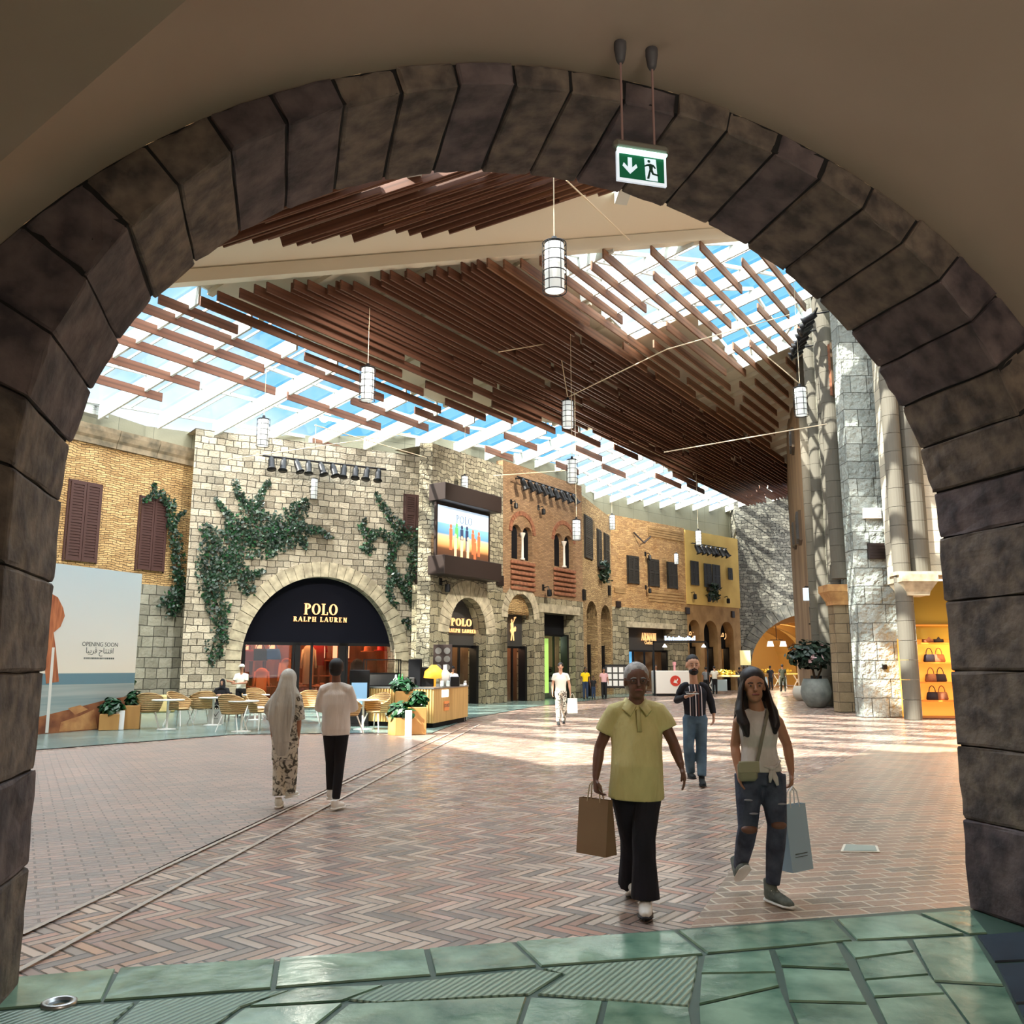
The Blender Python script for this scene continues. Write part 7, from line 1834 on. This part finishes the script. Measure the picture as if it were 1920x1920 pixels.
# ---- older man in the yellow polo shirt
R_ = G(1196, 1702); R_.z = 0; R_.y = 6.42
R_ = Vector((AT(1193, 1500, 6.56).x, 6.56, 0)); q = lambda px, py, dy=0: J(R_, px, py, dy)
j = dict(head=q(1194,1278,-.02), sl=q(1154,1330,.02), sr=q(1232,1329,0), el=q(1124,1402,.05), er=q(1262,1392,-.03), wl=q(1117,1458,-.02), wr=q(1277,1436,-.12), tl=q(1118,1490,-.04), tr=q(1288,1478,-.14),
         hl=q(1170,1478), hr=q(1215,1478), kl=q(1184,1572,.10), kr=q(1207,1572,-.12), al=q(1184,1654,.26), ar=q(1210,1682,-.16), nr=(-1,.2,-.3), nl=(1,.2,0))
man, V = person('older grey haired man in a yellow polo shirt walking with a brown paper bag', R_, -1, j, 1.02, 'dark', hk=1.08, vox=.0065, curl=.35, fist=(True, False))
k = 1.02
m = torso(V, k, 0, [(-.12,.198,.140,0,-.012),(-.05,.196,.142,0,-.015),(.10,.188,.146,0,-.03),(.30,.182,.160,0,-.045),(.52,.178,.142,0,-.03),(.74,.188,.118,0,-.01),(.90,.170,.095,0,0),(1.0,.10,.075,0,0),(1.06,.066,.062,0,0)])
sleeves(m, V, k, .62, (.080,.078,.05)); pol = cloth('polo_yellow', rgb(224,212,150), rgb(208,196,134), scale=9, bump=1.0, stretch=(1,1,.35))
o = m.build('polo_shirt', pol, man, True); remesh(o, .010, 4)
nb = (V['sl']+V['sr'])/2
m = MB()
for s in (-1, 1):
    Q = [nb+Vector(v) for v in ((s*.070,.045,.085), (s*.066,-.030,.075), (s*.012,-.098,.030), (s*.058,-.128,-.035), (s*.112,-.060,.012), (s*.100,.040,.040))]
    m.add(Q + [v+Vector((0,.004,-.012)) for v in Q], [(0,1,4,5),(1,2,3,4),(11,10,7,6),(10,9,8,7),(0,6,7,1),(1,7,8,2),(2,8,9,3),(3,9,10,4),(4,10,11,5),(5,11,6,0)])
part(m, 'shirt_collar', pol, o, True)
m = MB(); m.tube([nb+Vector((0,-.098,.0)), nb+Vector((0,-.125,-.07)), nb+Vector((0,-.150,-.15))], [(.016,.006),(.016,.006),(.016,.006)], 8, ref=(1,0,0)); part(m, 'button_placket', cloth('polo_dark', rgb(198,186,128)), o, True)
trousers(man, V, k, cloth('navy_dark', rgb(26,26,38), rgb(18,18,28), scale=8, bump=1.0, stretch=(1,1,.5)), (.108,.082,.082), .018, .98, waist=(.160,.120))
shoe(man, V['al'], .1, M_['white_paint'], M_['white_paint'], k=1.08, tilt=-.35); shoe(man, V['ar'] - Vector((0,0,V['ar'].z-.09)), -.15, M_['white_paint'], CL.setdefault('soleblack', plain('sole_dark', rgb(30,30,34), .6)), k=1.08)
gh = plain('grey_hair', rgb(196,192,188), .8, c2=rgb(150,148,146), scale=30)
face_parts(man, V['head'], -1, k*1.08, gh, glasses=True)
H_ = V['head']; m = MB(); m.ball(H_+Vector((0,.022,.048)), (.092,.104,.096), seg=18, rings=12).ball(H_+Vector((0,.055,-.02)), (.086,.056,.080)); o = part(m, 'hair', gh, man, True)
# bag in his hand
P = R_ + V['wl']; bx, bz = AT(1118, 1600, 6.56), AT(1118, 1497, 6.56)
t = paper_bag('paper_shopping_bag', 'brown paper shopping bag in the hand of the man in the yellow polo shirt', .26, .13, bz.z-bx.z, plain('kraft_paper', rgb(150,122,92), .8, c2=rgb(136,108,80), scale=2), plain('twine', rgb(190,170,140), .8), (bx.x, 6.55, bx.z), -.75)
for c in kids(t):
    if c.name.startswith('bag_handle'): c.scale = (1, 1, 1.0)

# ---- woman in the white sleeveless top
R_ = Vector((AT(1425, 1500, 6.72).x, 6.72, 0)); q = lambda px, py, dy=0: J(R_, px, py, dy)
j = dict(head=q(1413,1287,-.04), sl=q(1390,1336,.0), sr=q(1449,1335,0), el=q(1378,1398,.06), er=q(1476,1396,.04), wl=q(1384,1444,-.02), wr=q(1484,1448,.02), tl=q(1388,1470,-.06), tr=q(1484,1482,.02),
         hl=q(1404,1452), hr=q(1446,1452), kl=q(1402,1553,-.05), kr=q(1457,1548,-.06), al=q(1388,1624,.18), ar=q(1449,1655,-.10), nl=(1,-.2,0), nr=(-1,.2,0))
wom, V = person('long haired woman in a white sleeveless top and ripped jeans walking towards the viewer', R_, -1, j, .96, 'tan', hk=1.10, vox=.0065, curl=.3, fist=(False, True), armr=(.050,.037,.028), yaw=-.12)
k = .96
wt = cloth('top_white', rgb(220,214,208), rgb(196,188,182), scale=9, bump=1.0, stretch=(1,1,.4))
m = torso(V, k, 0, [(.06,.160,.124,0,-.02),(.16,.154,.122,0,-.02),(.30,.140,.112,0,-.01),(.46,.134,.104,0,0),(.66,.148,.128,0,-.022),(.80,.150,.112,0,-.01),(.93,.118,.082,0,0),(1.0,.085,.066,0,0),(1.03,.075,.062,0,0)])
for s in 'lr': nbw = (V['sl']+V['sr'])/2; m.tube([nbw.lerp(V['s'+s], .15)+Vector((0,0,-.015)), nbw.lerp(V['s'+s], .5)+Vector((0,0,-.025)), nbw.lerp(V['s'+s], .78)+Vector((0,0,-.04))], [.052,.053,.050], 12)
o = m.build('sleeveless_top', wt, wom, True); remesh(o, .009, 3)
pel = (V['hl']+V['hr'])/2; m = MB(); kn_ = pel + Vector((.050,-.138,.060)); m.ball(kn_, (.026,.018,.018)).tube([kn_+Vector((-.10,.035,.045)), kn_+Vector((-.05,.008,.012)), kn_], [(.006,.004),(.012,.008),(.014,.010)], 8).tube([kn_+Vector((.075,.035,.05)), kn_+Vector((.04,.01,.015)), kn_], [(.006,.004),(.012,.008),(.014,.010)], 8).tube([kn_, kn_+Vector((.02,-.01,-.07)), kn_+Vector((.035,-.005,-.12))], [(.014,.006),(.020,.007),(.010,.004)], 8).tube([kn_, kn_+Vector((-.015,-.01,-.06)), kn_+Vector((-.02,-.005,-.10))], [(.012,.006),(.016,.007),(.008,.004)], 8)
part(m, 'tied_knot', wt, o, True)
jean = cloth('jeans_dark', rgb(80,88,106), rgb(50,56,74), scale=9, bump=.9)
tr = trousers(wom, V, k, jean, (.112,.074,.052), 0, .98, waist=(.158,.126), name='ripped_jeans')
for a, b, s in (('kl', 0, .060), ('kr', .01, .056)):
    m = MB(); m.ball(V[a]+Vector((0,-.045,b)), (s,.040,.032)); part(m, 'knee_rip', SK['dark'], tr, True)
for a, f_, dx in (('l', .45, -.02), ('l', .7, .02), ('r', .55, .03)):
    c = V['h'+a].lerp(V['k'+a], f_); m = MB(); m.ball(c+Vector((dx,-.082,0)), (.034,.014,.008)); part(m, 'frayed_rip', cloth('fray', rgb(150,150,160)), tr, True)
sg_ = cloth('shoe_greygreen', rgb(120,126,118), rgb(90,98,92), scale=20)
shoe(wom, V['al'], .05, sg_, M_['white_paint'], k=1.0, tilt=-.55, high=.05); shoe(wom, V['ar'] - Vector((0,0,V['ar'].z-.09)), .45, sg_, M_['white_paint'], k=1.0, high=.05)
dh = plain('dark_brown_hair', rgb(34,22,22), .5, c2=rgb(20,13,14), scale=20, stretch=(1,1,.2))
face_parts(wom, V['head'], -1, k*1.10, dh, yaw=-.12, lips=(150,60,66))
H_ = V['head']; m = MB(); m.ball(H_+Vector((0,.026,.058)), (.094,.106,.090), seg=18, rings=12).ball(H_+Vector((0,.06,-.05)), (.094,.060,.12))
m.tube([H_+Vector((0,.06,.0)), H_+Vector((.0,.09,-.12)), H_+Vector((.0,.10,-.26)), H_+Vector((0,.09,-.34))], [(.085,.04),(.12,.045),(.14,.04),(.10,.02)], 14, ref=(1,0,0))
m.tube([H_+Vector((-.076,.02,.04)), H_+Vector((-.098,.02,-.08)), H_+Vector((-.120,-.035,-.18)), H_+Vector((-.100,-.095,-.27)), H_+Vector((-.085,-.11,-.36))], [(.016,.040),(.022,.045),(.036,.04),(.040,.030),(.012,.010)], 12)
m.tube([H_+Vector((.076,.02,.04)), H_+Vector((.102,.02,-.08)), H_+Vector((.126,-.035,-.18)), H_+Vector((.125,-.085,-.27)), H_+Vector((.115,-.09,-.34))], [(.016,.040),(.024,.045),(.038,.04),(.036,.030),(.012,.010)], 12)
hr = random.Random(6)
for i in range(26):
    s_ = -1 if i % 2 else 1; a = hr.uniform(-.03, .05); w_ = hr.uniform(-.012, .02); e = hr.uniform(-.40, -.26)
    m.tube([H_+Vector((s_*.055, a, .10)), H_+Vector((s_*(.098+w_*.3), a, -.02)), H_+Vector((s_*(.112+w_), a-.03, -.14)), H_+Vector((s_*(.122+w_*1.5), a-.075, -.24)), H_+Vector((s_*(.112-w_), a-.10, e))], [.008, .010, .011, .009, .004], 6)
o = m.build('long_hair', dh, wom, True); remesh(o, .009, 3)
# cross-body bag
cb = thing('crossbody_bag', 'small pale green crossbody bag on the hip of the woman in the white top', 'bag', R_); p0 = q(1402,1446,-.16)
m = MB(); m.bbox(-.075,.075,-.028,.028,-.07,.07,.025, Matrix.Translation(p0) @ Matrix.Rotation(.15,4,'Z')); b_ = part(m, 'bag_body', plain('pale_green_leather', rgb(150,146,118), .5), cb, True)
m = MB(); m.bbox(-.078,.078,-.034,-.02,-.01,.072,.01, Matrix.Translation(p0) @ Matrix.Rotation(.15,4,'Z')); part(m, 'bag_flap', plain('pale_green_leather_b', rgb(162,158,130), .5), cb)
m = MB(); m.tube([p0+Vector((.07,0,.06)), q(1426,1400,-.155), q(1434,1360,-.15), q(1441,1328,-.06), q(1443,1322,.02)], [(.012,.004)]*5, 8, ref=(1,0,0)); part(m, 'bag_strap', plain('strap', rgb(120,114,98), .6), cb)
# white blue carrier in her other hand
bx, bz = AT(1492, 1630, 6.80), AT(1492, 1508, 6.80)
t = paper_bag('glossy_shopping_bag', 'pale blue and grey shopping bag in the hand of the woman in the white top', .24, .13, bz.z-bx.z, plain('pale_blue_paper', rgb(170,196,214), .4), plain('white_cord', rgb(220,220,220), .6), (bx.x, 6.80, bx.z), .62)
m = MB(); m.box(-.08,.06,-.067,-.0655,.10,.104).box(-.08,.06,-.0665,-.0655,.12,.125); part(m, 'printed_line', gry, t)

# ---- bearded man in the striped shirt
R_ = Vector((AT(1304, 1400, 13.0).x, 13.0, 0)); q = lambda px, py, dy=0: J(R_, px, py, dy)
j = dict(head=q(1299,1248,-.05), sl=q(1281,1285), sr=q(1321,1285), el=q(1269,1313,.02), er=q(1333,1316,.05), wl=q(1287,1306,-.26), wr=q(1338,1340,.0), tl=q(1296,1304,-.30), tr=q(1338,1352,0), hl=q(1293,1346), hr=q(1314,1346), kl=q(1291,1400,-.03), kr=q(1315,1400,.02), al=q(1295,1449,.10), ar=q(1316,1456,-.05), nl=(0,.2,1), thl=(1,0,.3))
sm_, V = person('bearded man in a dark striped shirt and blue jeans holding a phone flat', R_, -1, j, 1.03, 'light', hk=1.18, vox=.010)
k = 1.03
m = torso(V, k, 0, [(-.04,.150,.115,0,0),(.2,.150,.118,0,0),(.5,.162,.122,0,0),(.78,.182,.115,0,0),(.92,.165,.09,0,0),(1.0,.09,.07,0,0),(1.05,.062,.058,0,0)]); st_ = stripes()
o = m.build('striped_shirt', st_, sm_, True); remesh(o, .012, 3)
m = MB(); sleeves(m, V, k, 1.92, (.064,.058,.042)); sv = m.build('shirt_sleeves', cloth('navy_sleeve', rgb(22,24,34)), sm_, True); remesh(sv, .012, 3)
trousers(sm_, V, k, cloth('blue_jeans', rgb(98,128,150), rgb(66,92,114), scale=5), (.100,.076,.062), 0, .93, .013)
bt = cloth('boot_dark', rgb(28,34,36)); shoe(sm_, V['al'], .05, bt, bt, k=1.05, high=.06, vox=.012, tilt=-.1); shoe(sm_, V['ar']-Vector((0,0,max(V['ar'].z-.09,0))), -.1, bt, bt, k=1.05, high=.06, vox=.012)
bh = plain('black_hair', rgb(22,18,18), .6)
face_parts(sm_, V['head'], -1, k*1.18, bh, beard=bh)
H_ = V['head']; m = MB(); m.ball(H_+Vector((0,.022,.060)), (.097,.112,.106)); part(m, 'hair', bh, sm_, True)
ph = q(1297,1299,-.33); m = MB(); m.bbox(-.085,.085,-.05,.05,-.006,.006,.004, Matrix.Translation(R_+ph) @ Matrix.Rotation(.25,4,'X')); o = m.build('phone', plain('phone_dark', rgb(20,24,30), .2)); tag(o, 'flat dark phone with a white rim held by the bearded man', 'phone')
m = MB(); m.tube([(-.087,-.052,0),(.087,-.052,0)], .006, 6, Matrix.Translation(R_+ph) @ Matrix.Rotation(.25,4,'X')); rim_ = m.build('white_rim', M_['paper_w']); setp(rim_, o)

# ---- man in the white jacket, from behind
R_ = Vector((AT(629, 1400, 10.9).x, 10.9, 0)); q = lambda px, py, dy=0: J(R_, px, py, dy)
j = dict(head=q(631,1254,-.0), sl=q(609,1290), sr=q(652,1290), el=q(600,1326,.06), er=q(662,1326,.06), wl=q(612,1330,.28), wr=q(650,1330,.28), hl=q(618,1368), hr=q(642,1368), kl=q(620,1430,.03), kr=q(637,1430,-.03), al=q(620,1484,.14), ar=q(630,1496,-.08))
mw, V = person('dark haired man in a white jacket and black trousers seen from behind', R_, 1, j, .99, 'dark', vox=.011)
k = .99
jw = cloth('jacket_white', rgb(238,230,222), rgb(214,206,198), scale=7, bump=1.0, stretch=(1,1,.25))
m = torso(V, k, 0, [(-.13,.168,.125,0,0),(-.04,.166,.124,0,0),(.0,.178,.130,0,0),(.35,.170,.125,0,0),(.6,.178,.13,0,0),(.84,.185,.115,0,0),(.96,.14,.085,0,0),(1.03,.085,.082,0,0),(1.10,.074,.074,0,0),(1.14,.072,.072,0,0)]); sleeves(m, V, k, 1.85, (.084,.074,.055))
o = m.build('white_jacket', jw, mw, True); remesh(o, .012, 3)
trousers(mw, V, k, cloth('black_trousers', rgb(16,16,24), rgb(12,12,18)), (.090,.062,.05), 0, .97, .012)
shoe(mw, V['al'], PI, M_['white_paint'], M_['white_paint'], k=1.03, vox=.012, tilt=.0); shoe(mw, V['ar']-Vector((0,0,max(V['ar'].z-.09,0))), PI-.3, M_['white_paint'], M_['white_paint'], k=1.03, vox=.012)
H_ = V['head']; m = MB(); m.ball(H_+Vector((0,-.015,.036)), (.092,.108,.095)).ball(H_+Vector((0,-.045,-.02)), (.08,.06,.07)); part(m, 'hair', bh, mw, True)

# ---- veiled woman beside him, from behind
R_ = Vector((AT(534, 1400, 10.95).x, 10.95, 0)); q = lambda px, py, dy=0: J(R_, px, py, dy)
j = dict(head=q(541,1275,.0), sl=q(518,1306), sr=q(556,1304), el=q(511,1350,.06), er=q(560,1350,.02), wl=q(512,1386,.18), wr=q(558,1386,.03), tr=q(558,1402,.03), hl=q(524,1382), hr=q(545,1382), kl=q(524,1435,.04), kr=q(546,1435,.02), al=q(523,1490,-.02), ar=q(543,1482,.14))
vw, V = person('woman in a long pale grey veil and a patterned tunic seen from behind', R_, 1, j, .93, 'tan', vox=.011)
k = .93
def pattern():
    m_, n, b = newmat('cloth_printed'); L = n.links; b.inputs['Roughness'].default_value = .85
    tc = n.nodes.new('ShaderNodeTexCoord'); v = n.nodes.new('ShaderNodeTexNoise'); v.inputs['Scale'].default_value = 15; v.inputs['Detail'].default_value = 3; v.inputs['Distortion'].default_value = 1.2; L.new(tc.outputs['Object'], v.inputs['Vector'])
    r = n.nodes.new('ShaderNodeValToRGB'); e = r.color_ramp.elements; e[0].position = .40; e[0].color = rgb(74,72,64); e[1].position = .52; e[1].color = rgb(214,210,196); L.new(v.outputs['Fac'], r.inputs['Fac']); L.new(r.outputs[0], b.inputs['Base Color']); return m_
pt_ = pattern()
m = torso(V, k, 0, [(-.55,.165,.13,0,0),(-.25,.165,.13,0,0),(0,.165,.125,0,0),(.4,.15,.115,0,0),(.78,.165,.11,0,0),(.95,.12,.08,0,0)]); sleeves(m, V, k, 1.0, (.085,.085,.07)); o = m.build('printed_tunic', pt_, vw, True); remesh(o, .013, 3)
trousers(vw, V, k, pt_, (.105,.088,.075), .01, .98, .013, 'printed_trousers')
ven = cloth('veil_grey', rgb(206,204,194), rgb(170,168,160), scale=14, stretch=(1,1,.12), bump=.9)
H_ = V['head']; m = MB(); m.ball(H_+Vector((0,-.01,.015)), (.102,.118,.125), seg=16, rings=12)
m.tube([H_+Vector((0,-.02,.02)), H_+Vector((-.005,-.05,-.10)), H_+Vector((-.03,-.09,-.25)), H_+Vector((-.04,-.125,-.42)), H_+Vector((-.025,-.145,-.62)), H_+Vector((-.01,-.15,-.80)), H_+Vector((-.01,-.15,-.88))], [(.10,.10),(.115,.10),(.15,.075),(.165,.05),(.115,.035),(.085,.03),(.05,.02)], 18, ref=(1,0,0))
m.tube([H_+Vector((-.04,-.03,-.08)), H_+Vector((-.12,-.06,-.20)), H_+Vector((-.22,-.07,-.33)), H_+Vector((-.24,-.07,-.37)), H_+Vector((-.17,-.07,-.46))], [(.05,.06),(.06,.05),(.05,.03),(.03,.02),(.02,.02)], 12)
m.tube([H_+Vector((.03,.0,-.10)), H_+Vector((.11,-.01,-.19)), H_+Vector((.14,-.01,-.26))], [(.07,.08),(.05,.07),(.02,.03)], 12)
for i in range(7): x = -.10+.033*i; m.tube([H_+Vector((x*.5,-.12,-.05)), H_+Vector((x,-.165,-.30)), H_+Vector((x*.8,-.178,-.72))], [.010,.014,.010], 6)
o = m.build('long_veil', ven, vw, True); remesh(o, .011, 2)
wg = cloth('sneaker_white', rgb(226,226,216)); shoe(vw, V['al']-Vector((0,0,max(V['al'].z-.09,0))), PI+.1, wg, M_['white_paint'], k=1.0, vox=.012); shoe(vw, V['ar'], PI-.3, wg, M_['white_paint'], k=1.0, vox=.012, tilt=.0)

# ---- smaller figures, standing or walking: body, top, trousers, hair, shoes
def figure(label, px, py, H, top, bot, skin='light', f=-1, hair=None, stride=.0, bend=None, arms=None, group=None, hairlong=False, cap=None, veil=False, yaw=0.0, Y=None, z0=.005, sleeve=.6, seated=False, shorts=False):
    R0 = G(px, py) if Y is None else AT(px, py, Y); R0 = Vector((R0.x, R0.y, z0)); k = H/1.75
    v = lambda x, y, z: Vector((x, y, z))*k
    if seated:
        j = dict(head=v(0,0,1.22), sl=v(-.18,0,1.02), sr=v(.18,0,1.02), el=v(-.24,f*.08,.80), er=v(.24,f*.08,.80), wl=v(-.08,f*.24,.82), wr=v(.08,f*.24,.82), hl=v(-.09,0,.54), hr=v(.09,0,.54), kl=v(-.13,f*.42,.50), kr=v(.13,f*.42,.50), al=v(-.13,f*.42,.09), ar=v(.13,f*.5,.09))
    else:
        j = dict(head=v(0,f*.02,1.635), sl=v(-.175,0,1.41), sr=v(.175,0,1.41), el=v(-.23,.03,1.14), er=v(.23,.03,1.14), wl=v(-.24,f*.07,.90), wr=v(.24,f*.07,.90), hl=v(-.085,0,.93), hr=v(.085,0,.93), kl=v(-.09,f*stride*.5,.50), kr=v(.09,-f*stride*.3,.50), al=v(-.09,f*stride,.09), ar=v(.09,-f*stride*.8,.10))
    if arms:
        for a, (x, y, z) in arms.items(): j[a] = v(x, y, z)
    t, V = person(label, R0, f, j, k, skin, group, vox=.016, hands=True)
    m = torso(V, k, 0, [(-.04,.160,.115,0,0),(.3,.155,.115,0,0),(.7,.172,.115,0,0),(.92,.155,.09,0,0),(1.0,.09,.07,0,0)]); sleeves(m, V, k, sleeve if sleeve else .2, (.072,.064,.05))
    o = m.build('shirt', top, t, True); remesh(o, .018, 2)
    trousers(t, V, k, bot, (.098,.074,.062), 0, .95 if not shorts else .1, .018)
    hm = hair or bh; H_ = V['head']; m = MB(); m.ball(H_+Vector((0,-f*.016,.036))*1, (.086*k,.1*k,.094*k))
    if hairlong: m.tube([H_+Vector((0,-f*.05,.02)), H_+Vector((0,-f*.08,-.15)), H_+Vector((0,-f*.08,-.30))], [(.08*k,.05*k),(.11*k,.05*k),(.07*k,.02*k)], 10, ref=(1,0,0))
    if veil: m.tube([H_+Vector((0,-f*.02,.02)), H_+Vector((0,-f*.03,-.14)), H_+Vector((0,-f*.01,-.22))], [(.09*k,.1*k),(.10*k,.1*k),(.16*k,.11*k)], 12, ref=(1,0,0))
    part(m, 'headscarf' if veil else 'hair', hm, t, True)
    if cap: m = MB(); m.ball(H_+Vector((0,-f*.01,.055)), (.092*k,.105*k,.075*k)); m.bbox(-.07*k,.07*k,min(0,f*.19*k),max(0,f*.19*k),.045,.06,.005, Matrix.Translation(H_)); part(m, 'cap', cap, t, True)
    if f < 0: face_parts(t, H_, f, k, hm)
    sm2 = bt if bot is not None else bt
    for a, yw in (('al', .1), ('ar', -.1)): shoe(t, V[a] if seated else V[a]-Vector((0,0,max(V[a].z-.09*k,0)) if not stride else (0,0,0)), (0 if f < 0 else PI)+yw, bt, bt, k=k, vox=.018)
    return t, V, R0, k
wc = cloth('white_shirt', rgb(236,236,222)); bc = cloth('black_cloth', rgb(18,18,22)); 
t, V, R0, k = figure('young man in a white shirt and printed trousers walking with a white carrier bag', 1052, 1359, 1.76, wc, pt_, 'light', -1, None, .22, arms={'er': (.25,.02,1.14), 'wr': (.27,-.02,.92)})
P = R0 + V['wr']; paper_bag('carrier_bag', 'white carrier bag hanging from the hand of the man in white', .28, .1, .42, M_['white_paint'], M_['white_paint'], (P.x+.06, P.y, P.z-.60), .2)
gF = 'people by the slender arches'
figure('woman in a bright yellow top standing left of a child by the slender arches', 1098, 1311, 1.62, cloth('yellow_top', rgb(246,206,20)), cloth('blue_denim_far', rgb(40,56,84)), 'dark', -1, dh, hairlong=True)
figure('small child in dark clothes between the yellow and the pink tops', 1113, 1311, 1.15, bc, cloth('blue_denim_far', rgb(40,56,84)), 'dark', -1)
figure('woman in a pale pink top standing beside the framed photograph board', 1133, 1311, 1.58, cloth('pink_top', rgb(226,176,180)), bc, 'tan', -1, dh, hairlong=True)
figure('figure in black at the left edge of the white kiosk', 1231, 1301, 1.75, bc, bc, 'tan', -1)
figure('person in a grey jacket behind the right shoulder of the striped shirt man', 1325, 1303, 1.62, cloth('grey_jacket', rgb(120,124,128)), bc, 'tan', 1)
figure('person in a white shirt with dark shorts leaning over the market stall', 1341, 1302, 1.68, wc, bc, 'light', 1, arms={'wl': (-.1,.3,1.1), 'wr': (.1,.3,1.1)})
figure('dark figure walking under the far archway', 1469, 1297, 1.8, cloth('olive_dark', rgb(44,46,30)), cloth('olive_dark', rgb(44,46,30)), 'dark', 1, stride=.15)
figure('dark clothed person left of the slim bright stall under the far archway', 1446, 1294, 1.7, bc, bc, 'dark', 1)
figure('dark clothed person at the stall nearest the far archway', 1388, 1297, 1.6, bc, bc, 'dark', 1)
figure('waiter in a white cap and white shirt serving behind the cafe tables', 449, 1346, 1.72, wc, bc, 'tan', -1, None, 0, arms={'el': (-.24,-.05,1.15), 'wl': (-.34,-.28,1.2), 'er': (.2,-.1,1.14), 'wr': (-.1,-.3,1.12)}, cap=M_['white_paint'], sleeve=.75)
t, V, R0, k = figure('woman in black with a black headscarf sitting at a cafe table', 413, 1352, 1.66, bc, bc, 'light', -1, bc, seated=True, veil=True, sleeve=.7)
m = MB(); m.bbox(-.25,.25,-.22,.25,.40,.46,.02).bbox(-.25,.25,.2,.25,.46,.86,.02)
for a in (-.2,.2):
    for b in (-.18,.2): m.tube([(a,b,0),(a,b,.41)], .016, 6)
o = m.build('cafe_chair', M_['brown_metal']); o.location = (R0.x, R0.y, .005); tag(o, 'dark seat under the seated woman in black', 'chair')
figure('barista in a pale top and dark cap behind the orange lamp of the kiosk', 848, 1330, 1.66, cloth('lilac_top', rgb(226,220,236)), bc, 'tan', -1, cap=M_['blackmatte'])
